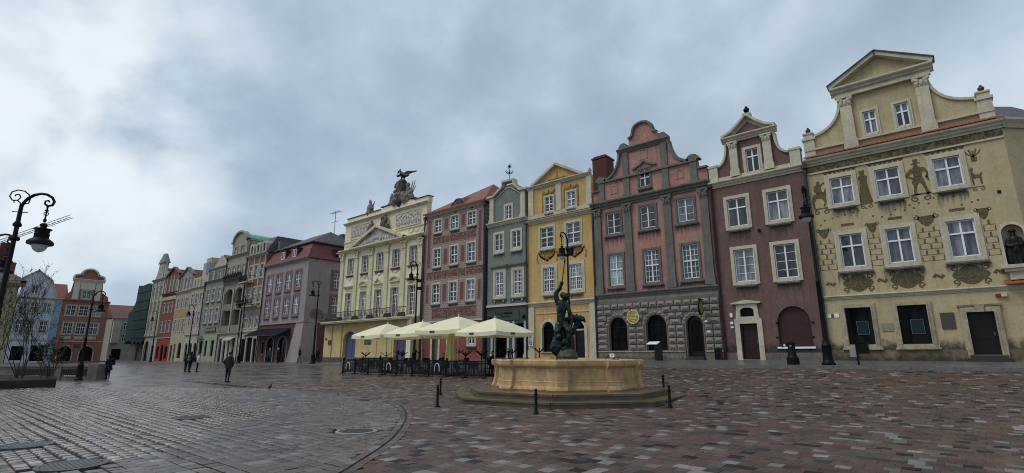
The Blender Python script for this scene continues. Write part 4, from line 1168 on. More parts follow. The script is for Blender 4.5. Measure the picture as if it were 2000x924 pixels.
# diamond-cut blocks, one by one
bk = MB().add([(-.5, 0, -.5), (.5, 0, -.5), (.5, 0, .5), (-.5, 0, .5), (-.46, -.5, -.44), (.46, -.5, -.44), (.46, -.5, .44), (-.46, -.5, .44), (-.16, -1, 0), (.16, -1, 0)],
                 [(0, 1, 5, 4), (1, 2, 6, 5), (2, 3, 7, 6), (3, 0, 4, 7), (4, 5, 9, 8), (5, 6, 9), (6, 7, 8, 9), (7, 4, 8)]).mesh('stone_block'); bk.materials.append(RUST)
def arch_half(o, z):
    x0, x1, z0, zs_, rise = o; hw = (x1 - x0) / 2
    if z < z0 - .05: return None
    if z <= zs_: return hw + .12
    q = (z - zs_) / (rise + .30)
    return (hw + .30) * math.sqrt(1 - q * q) if q < 1 else None
rowh = .437
for r_ in range(8):
    z = 1.9 + r_ * rowh; zc = z + rowh / 2
    spans = [(-21.15, -11.7)]
    for o in (a1, a2, dr):
        hws = [arch_half(o, zq) for zq in (z + .06, zc, z + rowh - .06)]; hws = [h for h in hws if h]
        if not hws: continue
        hw = max(hws); xc = (o[0] + o[1]) / 2
        new = []
        for a, b in spans:
            if xc + hw <= a or xc - hw >= b: new.append((a, b)); continue
            if xc - hw > a: new.append((a, xc - hw))
            if xc + hw < b: new.append((xc + hw, b))
        spans = new
    for a, b in spans:
        if b - a < .15: continue
        n = max(1, round((b - a) / .64)); wd = (b - a) / n
        for k in range(n):
            obj('stone_block', bk, parent=H.root, loc=(a + (k + .5) * wd - H.ox, -.02, zc - H.oz), scale=(wd - .025, .18, rowh - .025))
for o in (a1, a2, dr):                                # wedge stones round the arches
    xc = (o[0] + o[1]) / 2; hw = (o[1] - o[0]) / 2
    n = 9
    for k in range(n):
        t0, t1 = R(180 * (k + .04) / n), R(180 * (k + .96) / n)
        p = [(xc + (hw + .06) * math.cos(t0), o[3] + (o[4] + .06) * math.sin(t0)), (xc + (hw + .28) * math.cos(t0), o[3] + (o[4] + .28) * math.sin(t0)),
             (xc + (hw + .28) * math.cos(t1), o[3] + (o[4] + .28) * math.sin(t1)), (xc + (hw + .06) * math.cos(t1), o[3] + (o[4] + .06) * math.sin(t1))]
        cxx = sum(q[0] for q in p) / 4; czz = sum(q[1] for q in p) / 4
        V_ = [(x, -.02, z) for x, z in p] + [(x, -.06, z) for x, z in p] + [(cxx, -.13, czz)]
        H.part('arch_stone', MB().add(V_, [(0, 1, 5, 4), (1, 2, 6, 5), (2, 3, 7, 6), (3, 0, 4, 7), (4, 5, 8), (5, 6, 8), (6, 7, 8), (7, 4, 8)]), RUST)
ROSE = mat('rose stone reveal', '#75605c', rough=.85, var=.2)
for o in (a1, a2):
    H.arch_window(*o, BLACK, GLASSD, rec=.24, mull=False)
    H.part('arch_moulding', MB().prism(arch(o[0] - .06, o[1] + .06, o[2], o[3], o[4] + .06), -.05, -.01, [arch(*o)]), ROSE)
H.part('arch_moulding', MB().prism(arch(dr[0] - .07, dr[1] + .07, dr[2], dr[3], dr[4] + .07), -.06, -.01, [arch(*dr)]), ROSE)
H.part('door', MB().prism(arch(*dr), .25, .3), mat('black green door', '#101412', rough=.35))
H.part('door_glass', MB().prism(arch(dr[0] + .22, dr[1] - .22, dr[2] + .5, dr[3] - .1, .42), .235, .25), GLASSD)
H.part('door_step', MB().box(-14.15, -12.87, -.5, .25, 1.0, 1.36).box(-14.05, -12.97, -.2, .25, 1.36, 1.5), mat('wet dark step', '#3a3632', rough=.4))
pl = MB().box(-21.2, -14.2, -.14, .02, .9, 1.86).box(-12.82, -11.66, -.14, .02, .9, 1.86); H.part('plinth', pl, mat('buff stone plinth', '#7d7565', rough=.8, var=.3, streak=.5))
for a, b in ((-21.2, -14.2), (-12.82, -11.66)): H.part('plinth_cap', MB().box(a, b, -.19, .0, 1.8, 1.9), STONE)
for xc in (-20.72, -18.05, -14.84, -12.13):
    H.pilaster(xc, .58, 6.24, 13.05, .16, GTRIM, cap=(.62, GTRIM), base=.55)
for x in up: H.window(x, 10.9, 1.2, 1.7, 2, (), (.16, GTRIM, .07), (1.75, GTRIM), bars=(1, 3))
for k, x in enumerate(lo_): H.window(x, 6.8, 1.16, 2.4, 2, (.52,), (.16, GTRIM, .07), (1.7, GTRIM), bars=(2, 3) if k else (2, 2), glass=glass_mat('glass with drawn lace', (.16, .2, .2), (.34, .4, .4), scale=2.0) if k == 0 else GLASS)
# gable: two storeys of sweeps
Lq = cubic((-18.55, 17.35), (-20.0, 15.35), (-18.75, 15.6)); Rq = cubic((-13.0, 15.35), (-14.45, 17.35), (-14.25, 15.6))
top = [(-14.45, 17.62), (-15.3, 17.62), (-15.3, 18.35), (-15.62, 18.5), (-15.75, 19.05)] + arc(-16.5, 19.0, .75, 4, 176, 8, .45) + [(-17.25, 19.05), (-17.38, 18.5), (-17.7, 18.35), (-17.7, 17.62), (-18.55, 17.62)]
gab = [(-21.1, 13.62), (-11.76, 13.62), (-11.76, 14.6), (-12.35, 14.62), (-12.45, 15.35), (-13.0, 15.35)] + Rq + top + Lq + [(-20.5, 15.35), (-20.55, 14.62), (-21.1, 14.6)]
H.wall(gab, [rect(-16.96, -16.08, 14.2, 15.6)], PINK, y=.05, name='gable')
mb = MB()
ribbon(mb, [(x, z + .04) for x, z in Lq], .17, -.12, .46); ribbon(mb, [(x, z + .04) for x, z in Rq], .17, -.12, .46)
ribbon(mb, [(x, z + .04) for x, z in top[2:-2]], .16, -.12, .46)
ribbon(mb, [(-11.72, 14.64), (-12.4, 14.64)], .13, -.12, .46); ribbon(mb, [(-20.5, 14.64), (-21.14, 14.64)], .13, -.12, .46)
for xc in (-20.3, -12.7): mb.prism(arc(xc, 15.36, .48, 0, 180, 10, .42) , -.12, .46)
for xc, sg in ((-18.15, 1), (-14.85, -1)): mb.prism(arc(xc, 17.66, .42, 0, 180, 10, .46), -.12, .46)
H.part('gable_coping', mb, GTRIM)
H.cornice(-18.7, -14.3, 17.3, 17.66, .24, GTRIM, 'gable_cornice')
H.band(-20.6, -12.4, 15.22, 15.36, .12, GTRIM, 'gable_moulding')
for xc, w, z1 in ((-18.05, .5, 17.3), (-14.84, .5, 17.3), (-20.3, .5, 15.25), (-12.7, .5, 15.25)): H.pilaster(xc, w, 13.62, z1, .11, GTRIM, base=.25, y=.05)
H.window(-16.52, 14.2, .88, 1.4, 2, (.5,), (.14, GTRIM, .07), (1.2, GTRIM), y=.05)
mb = MB(); ribbon(mb, [(-17.5, 15.75), (-17.2, 15.85), (-16.85, 16.0), (-16.5, 16.25), (-16.15, 16.0), (-15.8, 15.85), (-15.5, 15.75)], .14, -.1, .1); H.part('window_hood', mb, GTRIM)
for xc, z, s_ in ((-16.52, 16.4, .72), (-19.2, 14.15, .6), (-13.75, 14.2, .6)):
    H.part('gable_panel', MB().prism(rect(xc - s_ / 2, xc + s_ / 2, z, z + s_ * 1.2), .02, .06, [rect(xc - s_ / 2 + .1, xc + s_ / 2 - .1, z + .1, z + s_ * 1.2 - .1)]), PINK)
rf = H.roof_gable(-20.9, -11.9, 13.5, 17.2)
H.chimney(-23.0, -21.6, 3.2, 4.6, 14.5, 18.9, mat('dark red chimney brick', '#553331', rough=.85, var=.2), rf)
# round gold sign
GOLD = mat('gold sign paint', '#9a8a2c', rough=.4, var=.25, scale=3); GPALE = mat('pale gold lettering', '#d6d0a8', rough=.5)
sg = H.part('round_sign', MB().lathe([(.5, 0), (.5, .1), (.44, .12)], 0, 0, 28), GOLD)
sg.data.transform(Matrix.Translation((-17.97 - 0, -.12, 4.33 - H.oz)) @ Matrix.Rotation(R(90), 4, 'X') @ Matrix.Translation((H.ox, 0, H.oz)))
sg['label'] = 'round gold cafe sign'
sg.data.transform(Matrix.Translation((-H.ox, 0, 0)))
H.part('sign_rim', MB().prism(arc(-17.97, 4.33, .5, 0, 350, 28), -.26, -.2, [arc(-17.97, 4.33, .455, 0, 350, 28)]), GPALE, sg)
H.text('PYSZNA', -17.97, 4.46, .23, GPALE, -.25, sg)
for a, b, z in ((-18.25, -17.7, 4.26), (-18.2, -17.74, 4.18)): H.part('sign_line', MB().box(a, b, -.245, -.2, z, z + .03), GPALE, sg)
mb = MB(); ribbon(mb, [(-18.05, 4.0), (-18.05, 4.12), (-17.98, 4.02), (-17.9, 4.08), (-17.82, 4.0)], .035, -.25, -.2); H.part('sign_mark', mb, GPALE, sg)
# hanging sign, small plates
mb = MB().bar((-12.75, -.05, 5.25), (-12.75, -1.0, 5.25), .05).bar((-12.75, -.05, 4.9), (-12.75, -.6, 5.25), .03)
H.part('sign_bracket', mb, BLACK)
o = H.part('hanging_sign', MB().lathe([(.40, -.04), (.40, .04)], 0, 0, 20), BLACK); o.data.transform(Matrix.Translation((H.ox, 0, H.oz))); o.data.transform(Matrix.Translation((-12.75 - H.ox, -.72, 4.72 - H.oz)) @ Matrix.Rotation(R(90), 4, 'Y') @ Matrix.Scale(1.35, 4, (1, 0, 0)))
H.part('hanging_sign_face', MB().add([(-12.70, -.72 + .3 * math.cos(a), 4.72 + .42 * math.sin(a)) for a in [2 * math.pi * k / 16 for k in range(16)]], [tuple(range(16))]), GOLD, o)
H.part('wall_plate', MB().box(-12.62, -12.42, -.16, -.1, 3.0, 3.2), WHITE); H.part('alarm', MB().box(-12.7, -12.56, -.2, -.1, 3.75, 3.88), WHITE)
H.part('number_plate', MB().box(-20.1, -19.7, -.16, -.13, 1.42, 1.7), WHITE); H.text('9', -19.9, 1.56, .2, mat('blue digits', '#24365e', rough=.5), -.165)
H.splash(-21.15, -14.25, 1.1, 1.8, -.146)
H.pipe(-21.15, 1.3, 13.2)

# ================================================================== YELLOW HOUSE
YEL = mat('golden yellow plaster', '#c4a368', rough=0.9, var=0.12, scale=0.7, bump=0.25, streak=0.5)
ORN = two_tone('ochre brown ornament', '#74501f', '#a97f3c', 6, lo=.4, hi=.6, bump=.2)
H = House('yellow_house', 'golden yellow house with triangular pediment and painted garlands', -28.08, -21.22, 1.28)
mid, up, at_ = [-25.72, -23.01], [-25.9, -23.16], [-25.63, -23.31]
aw = (-26.52, -25.28, 1.84, 3.62, .68)
H.wall(rect(-28.08, -21.22, .6, 13.1), [rect(x - .59, x + .59, 6.8, 8.88) for x in mid] + [rect(x - .69, x + .69, 10.68, 12.45) for x in up] + [arch(*aw), arch(-23.36, -22.32, 1.38, 3.62, .6)], YEL, body=(-28.05, -21.26, 13.1, 11))
H.cornice(-28.1, -21.2, 5.6, 5.98, .26, CREAM, 'string_course'); H.band(-27.2, -21.8, 4.98, 5.08, .05, CREAM, 'moulding')
for xc in (-27.62, -21.5): H.pilaster(xc, .6, 1.3, 5.58, .12, CREAM, base=.6)
H.cornice(-28.12, -21.18, 12.95, 13.3, .3, CREAM); H.part('roof_strip', MB().along_x([(-.33, 13.3), (0.05, 13.48), (.05, 13.3)], -28.1, -21.2), mat('brown tin strip', '#6a3f36', rough=.5))
H.wall(rect(-28.0, -21.3, 13.3, 16.3), [rect(x - .43, x + .43, 13.86, 15.2) for x in at_], YEL, y=.05, name='attic')
H.band(-28.02, -21.28, 13.3, 13.75, .08, CREAM, 'attic_base', y=.05)
for xc, w in ((-27.6, .55), (-24.57, .56), (-21.5, .5)): H.pilaster(xc, w, 13.75, 16.2, .1, CREAM, base=0, y=.05)
H.cornice(-28.06, -21.2, 16.2, 16.5, .26, CREAM, 'pediment_cornice')
H.wall([(-27.3, 16.5), (-22.2, 16.5), (-24.75, 17.95)], [], YEL, y=.05, name='pediment')
for sg in (-1, 1):
    mb = MB(); ribbon(mb, [(-24.75, 18.04), (-24.75 + sg * 2.75, 16.5)], .2, -.25, .46); H.part('raking_cornice', mb, CREAM)
for xc in (-27.65, -21.5): H.urn(xc, .25, 16.5, .16)
for x in mid: H.window(x, 6.8, 1.18, 2.08, 2, (.5,), (.28, CREAM, .05), (1.3, GREYST), bars=(3, 3), rec=.08)
for x in up: H.window(x, 10.68, 1.38, 1.77, 2, (.5,), (.22, CREAM, .05), (1.5, GREYST), bars=(1, 2), rec=.08)
for x in at_: H.window(x, 13.86, .86, 1.34, 2, (.5,), (.16, CREAM, .05), (.95, GREYST), bars=(1, 2), y=.05, rec=.08)
H.arch_window(*aw, BLACK, GLASSD, rec=.2, mull=False); H.part('arch_surround', MB().prism(arch(-26.75, -25.05, 1.84, 3.62, .9), -.07, .02, [arch(*aw)]), CREAM)
H.part('window_sill', MB().box(-26.7, -25.1, -.12, .03, 1.74, 1.84), STONE)
H.door(-23.36, -22.32, 1.38, 3.5, mat('blue black door', '#15171f', rough=.35), panels=3); H.part('fanlight', MB().prism(arc(-22.84, 3.62, .5, 0, 180, 10, .58), .15, .17), GLASSD)
H.part('door_surround', MB().prism(arch(-23.6, -22.08, 1.3, 3.62, .84), -.07, .02, [arch(-23.36, -22.32, 1.31, 3.62, .6)]), CREAM); H.part('door_transom', MB().box(-23.36, -22.32, .05, .25, 3.5, 3.62), CREAM)
H.part('poster_case', MB().prism(rect(-27.85, -27.4, 2.35, 3.2), -.22, -.17, [rect(-27.81, -27.44, 2.39, 3.16)]), WHITE); H.part('poster', MB().box(-27.81, -27.44, -.2, -.18, 2.39, 3.16), two_tone('menu print', '#2b3347', '#b9bcb4', 12, bump=0))
# garlands and trophies
def garland(name, x0, x1, zt, dz, m, n=3, y=-.03):
    mb = MB()
    for k in range(n):
        a, b = x0 + (x1 - x0) * k / n, x0 + (x1 - x0) * (k + 1) / n
        for i in range(9):
            t = i / 8; mb.ball((a + (b - a) * t, y, zt - dz * math.sin(math.pi * t)), .07 + .05 * math.sin(math.pi * t), 6, 5, (1.2, .45, 1.2))
    return H.part(name, mb, m)
for x0, x1 in ((-26.8, -25.0), (-23.9, -22.2)):
    mb = MB()
    xc = (x0 + x1) / 2
    for k in range(9):
        ribbon(mb, [(xc, 9.45), (xc + (k - 4) * .16, 9.85), (xc + (k - 4) * .23, 10.36 - .03 * abs(k - 4))], lambda t: .06 + .1 * t, -.02, .01)
    for sg in (-1, 1): ribbon(mb, [(xc + sg * .25, 9.65), (xc + sg * .65, 9.85), (xc + sg * .95, 10.36), (xc + sg * 1.1, 9.8), (xc + sg * 1.02, 9.36)], .15, -.02, .01)
    mb.ball((xc, -.02, 9.75), .22, 8, 6, (1, .3, 1))
    H.part('trophy_relief', mb, ORN)
H.part('crest_relief', MB().ball((-24.45, -.02, 10.05), .42, 10, 7, (1, .2, .9)), mat('rusty crest', '#94562e', rough=.85, var=.35, scale=6))
for x in at_:
    garland('garland', x - .62, x + .62, 15.75, .22, ORN, 2, .01)
    mb = MB()
    for sg in (-1, 1):
        for i in range(9): mb.ball((x + sg * .7, .02, 13.95 + i * .2), .09 - .004 * (i % 2), 6, 5, (1, .45, 1.2))
    H.part('garland', mb, ORN)
mb = MB()
for i in range(11): mb.ball((-24.75 + (i - 5) * .17, .02, 16.72 + .02 * (i % 2)), .07, 6, 5, (1.2, .4, .9))
for i in range(4): mb.ball((-24.75, .02, 16.8 + i * .18), .12 - .015 * i, 6, 5, (1, .4, 1.1))
H.part('pediment_relief', mb, ORN)
H.pipe(-28.06, 1.3, 13.1); H.roof_gable(-27.8, -21.5, 13.2, 17.6, .6)

# ================================================================== GREY-GREEN HOUSE
GRN = mat('grey green plaster', '#767f79', rough=0.9, var=0.12, scale=0.7, bump=0.25, streak=0.5)
GRND = mat('dark green shop front', '#3f4744', rough=0.7, var=0.15)
H = House('grey_green_house', 'narrow grey green house with stepped gable and weathervane', -32.92, -28.12, 1.28)
lo_, up = [-31.4, -29.2], [-31.5, -29.35]
H.wall(rect(-32.92, -28.12, 5.95, 13.6), [rect(x - .475, x + .475, 6.9, 9.06) for x in lo_] + [rect(x - .49, x + .49, 11.12, 12.7) for x in up], GRN, body=(-32.9, -28.15, 13.6, 11))
H.wall(rect(-32.92, -28.12, .6, 5.95), [rect(-31.85, -30.5, 1.35, 4.3), rect(-29.4, -28.5, 1.35, 4.3)], GRND, name='shop_front')
H.band(-32.94, -28.1, 5.86, 6.06, .12, CREAM)
for x in lo_:
    H.window(x, 6.9, .95, 2.16, 2, (.5,), (.3, CREAM, .05), (1.75, GRN), bars=(2, 3), rec=.07)
    H.part('window_hood', MB().along_x([(.03, 9.38), (-.08, 9.38), (-.26, 9.56), (-.28, 9.68), (.03, 9.72)], x - 1.0, x + 1.0), mat('hood stone', '#857f70', rough=.8, streak=.5))
    for sg in (-1, 1): H.part('sill_bracket', MB().box(x + sg * .55 - .06, x + sg * .55 + .06, -.12, .02, 6.3, 6.46), CREAM)
for x in up: H.window(x, 11.12, .98, 1.58, 2, (), (.22, CREAM, .05), (1.3, CREAM), bars=(1, 3), rec=.07)
H.cornice(-32.95, -28.1, 13.5, 13.86, .3, CREAM)
H.wall([(-32.75, 13.86), (-28.3, 13.86), (-28.3, 16.45), (-29.6, 17.35), (-30.95, 17.35), (-32.75, 16.45)], [rect(-30.73, -29.99, 14.02, 15.3)], GRN, y=.05, name='gable')
for xc in (-32.45, -28.58): H.pilaster(xc, .52, 13.86, 16.4, .12, CREAM, base=.3, y=.05)
mb = MB(); ribbon(mb, [(-33.0, 16.5), (-32.2, 16.52), (-31.0, 17.28), (-31.0, 17.72), (-29.65, 17.72), (-29.65, 17.28), (-28.85, 16.55), (-28.0, 16.52)], .2, -.22, .46); H.part('gable_coping', mb, CREAM)
mb = MB(); ribbon(mb, [(-32.1, 16.2), (-30.6, 17.05), (-30.1, 17.05), (-28.9, 16.25)], .08, -.02, .1); H.part('gable_moulding', mb, CREAM)
H.window(-30.36, 14.02, .74, 1.28, 2, (), (.2, CREAM, .05), (.9, CREAM), bars=(1, 3), y=.05, rec=.07)
mb = MB().tube([(-30.3, .1, 17.8), (-30.3, .1, 19.3)], .025, 6)
mb.tube([(-30.3 + .28 * math.cos(a), .1 + .28 * math.sin(a), 18.55) for a in [2 * math.pi * k / 12 for k in range(13)]], .03, 5)
for k in range(8):
    a = 2 * math.pi * k / 8
    mb.bar((-30.3 + .28 * math.cos(a), .1 + .28 * math.sin(a), 18.55), (-30.3 + .42 * math.cos(a), .1 + .42 * math.sin(a), 18.75), .03)
    mb.bar((-30.3 + .08 * math.cos(a), .1, 19.2 + .08 * math.sin(a)), (-30.3 + .3 * math.cos(a), .1, 19.2 + .3 * math.sin(a)), .03)
mb.ball((-30.3, .1, 19.2), .13, 8, 6); mb.ball((-30.3, .1, 18.55), .1, 8, 6)
H.part('weathervane', mb, BLACK)
sb = H.part('sign_board', MB().prism(rect(-31.9, -29.05, 4.62, 5.55), -.05, .02, [rect(-31.86, -29.09, 4.66, 5.51)]).box(-31.86, -29.09, -.02, .02, 4.66, 5.51), GRND)
LET = mat('black sign letters', '#0c0f10', rough=.5)
H.text('DUCK FRIENDS', -30.75, 5.24, .27, LET, -.04, sb); H.part('sign_line', MB().box(-31.45, -30.05, -.032, .0, 4.9, 4.98), LET, sb)
PW = mat('pale shop column', '#a9adaa', rough=.7, var=.1)
for xc in (-32.25, -30.3, -29.65, -28.35): H.pilaster(xc, .22, 1.3, 4.5, .1, PW, base=.3)
for a, b in ((-31.85, -30.5), (-29.4, -28.5)):
    o = H.part('shop_window', MB().prism(rect(a, b, 1.35, 4.3), .15, .2, [rect(a + .07, b - .07, 1.45, 4.22)]), BLACK); H.part('pane', MB().box(a + .05, b - .05, .18, .19, 1.4, 4.25), GLASSD, o)
for x in (-32.45, -28.42): H.part('wall_lantern', MB().box(x - .05, x + .05, -.2, .02, 4.9, 5.0).lathe([(.08, 4.62), (.11, 4.9), (.02, 4.98)], x, -.2, 8), BLACK)
H.pipe(-33.15, 1.3, 13.4, mat('black downpipe', '#1a1b1e', rough=.4), r_=.1)
H.roof_gable(-32.6, -28.4, 13.7, 16.9, .5)
# ================================================================== SGRAFFITO HOUSE
def sgraffito_ground():
    m, nt, N, L, b = new_mat('grey pink sgraffito plaster')
    tc = N.new('ShaderNodeTexCoord'); sp = N.new('ShaderNodeSeparateXYZ'); cb = N.new('ShaderNodeCombineXYZ')
    L.new(tc.outputs['Object'], sp.inputs[0]); L.new(sp.outputs[0], cb.inputs[0]); L.new(sp.outputs[2], cb.inputs[1])
    br = N.new('ShaderNodeTexBrick'); br.inputs['Scale'].default_value = 1; br.inputs['Brick Width'].default_value = .36; br.inputs['Row Height'].default_value = .2; br.inputs['Mortar Size'].default_value = .028
    br.inputs['Color1'].default_value = (*hexc('#968881'), 1); br.inputs['Color2'].default_value = (*hexc('#9e918a'), 1); br.inputs['Mortar'].default_value = (*hexc('#7b6661'), 1)
    L.new(cb.outputs[0], br.inputs['Vector']); L.new(br.outputs['Color'], b.inputs['Base Color']); b.inputs['Roughness'].default_value = .9
    return m
SGR = sgraffito_ground()
SRED = two_tone('red sgraffito panel', '#5b362f', '#8a6a5e', 4.5, lo=.48, hi=.62, bump=.1)
SREDP = mat('plain sgraffito red', '#704a46', rough=.9, var=.22, scale=8)
REDB = mat('red plaster base', '#8a4c46', rough=.9, var=.12, streak=.35)
PALE = mat('pale window plaster', '#c2b9a6', rough=.85, var=.12, streak=.4)
H = House('sgraffito_house', 'house covered in red and grey scratched plaster panels behind the parasols', -42.1, -33.42, 1.2)
xs3 = [-40.2, -37.62, -35.15]
rowsz = [(14.27, 1.3), (10.6, 1.8), (6.8, 1.9)]
H.wall(rect(-42.1, -33.42, 4.86, 16.2), [rect(x - .52, x + .52, z, z + h) for x in xs3 for z, h in rowsz], SGR, body=(-42.05, -33.45, 16.2, 11))
H.wall(rect(-42.1, -33.42, .5, 4.86), [rect(-35.35, -34.5, 2.6, 3.5), rect(-38.1, -37.4, 1.3, 3.5), rect(-40.5, -39.6, 1.1, 3.6)], REDB, name='base_wall')
H.band(-42.1, -33.42, 4.8, 4.92, .06, PALE, 'base_moulding')
for x in xs3:
    for z, h in rowsz: H.window(x, z, 1.04, h, 2, (.5,), (.17, PALE, .05), (1.3, GREYST), bars=(1, 2), panes=False, rec=.12)
for x, y in ((-34.92, 0),): H.window(x, 2.6, .85, .9, 2, (), (.2, PALE, .05), (1.3, GREYST), bars=(1, 2), panes=False)
H.part('doorway', MB().box(-38.1, -37.4, .2, .24, 1.3, 3.5), GLASSD); H.door(-40.5, -39.6, 1.1, 3.6, mat('grey door', '#5d5c58', rough=.6))
for a, b in ((-40.75, -40.5), (-39.6, -39.35), (-38.4, -38.1), (-37.4, -37.1)): H.part('door_jamb', MB().box(a, b, -.06, .03, 1.1, 3.75), PALE)
def panel(x0, x1, z0, z1, m=SRED, div=0):
    o = H.part('scratched_panel', MB().box(x0, x1, -.012, .02, z0, z1), m)
    mb = MB().prism(rect(x0 - .06, x1 + .06, z0 - .06, z1 + .06), -.022, .02, [rect(x0, x1, z0, z1)])
    for k in range(1, div): mb.box(x0 + (x1 - x0) * k / div - .03, x0 + (x1 - x0) * k / div + .03, -.022, .0, z0, z1)
    H.part('panel_frame', mb, SGR, o)
panel(-40.92, -34.5, 12.94, 13.68, div=5); panel(-41.8, -33.5, 9.26, 10.02, div=7); panel(-40.72, -34.42, 5.2, 6.2, div=4)
panel(-41.75, -41.3, 10.5, 15.7, SREDP); panel(-34.2, -33.78, 10.5, 15.5, SREDP); panel(-41.75, -41.35, 6.8, 8.7, SREDP); panel(-34.2, -33.78, 6.8, 8.7, SREDP)
for xa in (-38.91, -36.38):
    panel(xa - .26, xa + .26, 14.35, 15.5, SREDP); panel(xa - .26, xa + .26, 10.7, 12.3, SREDP); panel(xa - .26, xa + .26, 6.9, 8.6, SREDP)
H.cornice(-42.15, -33.38, 16.12, 16.4, .3, PALE)
for x in xs3: H.part('eave_vent', MB().lathe([(.1, 15.95), (.1, 16.05)], x, -.02, 10), DARK)
V_ = [(-42.3, -.4, 16.4), (-33.2, -.4, 16.4), (-33.2, 11, 16.4), (-42.3, 11, 16.4), (-40.5, 4.5, 19.4), (-35.4, 3.4, 19.4)]
rf = H.part('roof', MB().add(V_ + [(x, y, z - .12) for x, y, z in V_[:4]], [(0, 1, 5, 4), (1, 2, 5), (2, 3, 4, 5), (3, 0, 4), (0, 6, 7, 1), (1, 7, 8, 2)]), TILE)
# eyebrow dormer
prof = [(-38.7 + 2.7 * i / 12, 16.55 + .85 * math.sin(math.pi * i / 12) ** 1.5) for i in range(13)]
V_ = [(x, .0, z) for x, z in prof] + [(x, 2.2, 18.1) for x, z in prof]
H.part('eyebrow_dormer', MB().add(V_, [(i, i + 1, 14 + i, 13 + i) for i in range(12)]), TILEB, rf)
H.part('dormer_window', MB().prism([(x, z - .06) for x, z in prof] , .05, .12), mat('dormer boards', '#4e4338', rough=.8), rf)
H.part('dormer_pane', MB().box(-37.9, -37.4, .0, .05, 16.65, 17.1).box(-37.25, -36.8, .0, .05, 16.65, 17.05), GLASS, rf)
H.part('tile_edge', MB().along_x([(-.42, 16.36), (-.42, 16.46), (-.1, 16.6), (-.1, 16.5)], -42.3, -33.2), mat('orange roof tile', '#94503a'), rf)
H.pipe(-33.28, 1.2, 15.9, r_=.09); H.pipe(-42.2, 1.2, 15.9)

# ================================================================== PALACE
PALC = mat('pale yellow palace plaster', '#e4d9bf', rough=0.88, var=0.1, scale=0.6, bump=0.2, streak=0.5)
PALW = mat('cream palace mouldings', '#cfc8a8', rough=0.85, var=0.13, streak=0.6)
RELIEF = two_tone('stone relief', '#8b8580', '#cbc5bd', 5.5, lo=.38, hi=.6, bump=1.0, detail=4)
YPAL = mat('warm yellow base plaster', '#c6ae7e', rough=.9, var=.12, streak=.3)
H = House('palace', 'pale yellow palace with pediment, balcony and rooftop bird sculpture', -58.75, -42.2, .74, cat='palace')
wx = [-56.4, -53.3, -50.3, -47.22, -44.16]
H.wall(rect(-58.75, -42.2, 5.3, 14.3), [rect(x - .66, x + .66, 11.3, 13.35) for x in wx] + [rect(x - .66, x + .66, 5.75, 8.98) for x in wx], PALC, body=(-58.7, -42.25, 14.3, 13))
for x in wx:
    H.window(x, 11.3, 1.32, 2.05, 2, (), (.1, PALW, .04), (1.7, mat('rusty lead sill', '#6d5c4c', rough=.6)), bars=(2, 4), panes=False, rec=.25)
    H.window(x, 5.75, 1.32, 3.23, 2, (.75,), (.12, PALW, .05), None, bars=(2, 5), panes=False, rec=.3)
    H.part('swag_relief', MB().box(x - .35, x + .35, -.03, .02, 10.75, 10.85).ball((x, -.02, 10.75), .2, 8, 6, (1.6, .3, .8)), PALW)
for k, xc in enumerate((-58.2, -55.05, -51.95, -48.85, -45.75, -42.72)):
    H.pilaster(xc, .72, 5.6, 14.05, .16, PALW, cap=(1.0, PALW), base=.4)
for k, x in enumerate(wx):                             # window heads: straight, curved, pointed, curved, straight
    if k in (0, 4): H.part('window_head', MB().along_x([(.03, 9.55), (-.12, 9.55), (-.3, 9.75), (-.3, 9.85), (.03, 9.9)], x - .95, x + .95), PALW)
    elif k in (1, 3):
        mb = MB().prism([(x - .95, 9.6), (x + .95, 9.6)] + arc(x, 9.6, .95, 8, 172, 10, .72), -.22, .03, [[(x - .72, 9.72), (x + .72, 9.72)] + arc(x, 9.7, .72, 10, 170, 8, .42)]); mb.prism([(x - .72, 9.7), (x + .72, 9.7)] + arc(x, 9.68, .72, 10, 170, 8, .42), -.05, .03); H.part('window_head', mb, PALW)
    else:
        mb = MB().prism([(x - .98, 9.6), (x + .98, 9.6), (x, 10.4)], -.22, .03, [[(x - .62, 9.72), (x + .62, 9.72), (x, 10.2)]]); mb.prism([(x - .62, 9.72), (x + .62, 9.72), (x, 10.2)], -.05, .03); H.part('window_head', mb, PALW)
    H.band(x - .7, x + .7, 9.2, 9.35, .05, PALW, 'head_panel')
H.cornice(-59.0, -42.0, 14.05, 14.5, .5, PALW)
H.wall(rect(-58.4, -42.2, 14.5, 18.0), [], PALC, y=.1, thick=.6, name='attic')
H.band(-58.4, -42.2, 15.5, 15.62, .1, PALW, 'attic_moulding', y=.1)
H.cornice(-58.55, -42.05, 17.85, 18.1, .35, PALW, 'attic_cornice', y=.1)
H.wall([(-58.2, 18.1), (-42.2, 18.1), (-42.2, 18.75), (-44.6, 18.75), (-45.6, 19.02), (-50.0, 19.02), (-51.0, 18.75), (-58.2, 18.75)], [], PALC, y=.2, thick=.6, name='parapet')
H.part('parapet_cap', MB().box(-58.3, -51.0, .1, .9, 18.75, 18.84).box(-51.0, -44.6, .1, .9, 19.0, 19.1).box(-44.6, -42.1, .1, .9, 18.75, 18.84), LEAD)
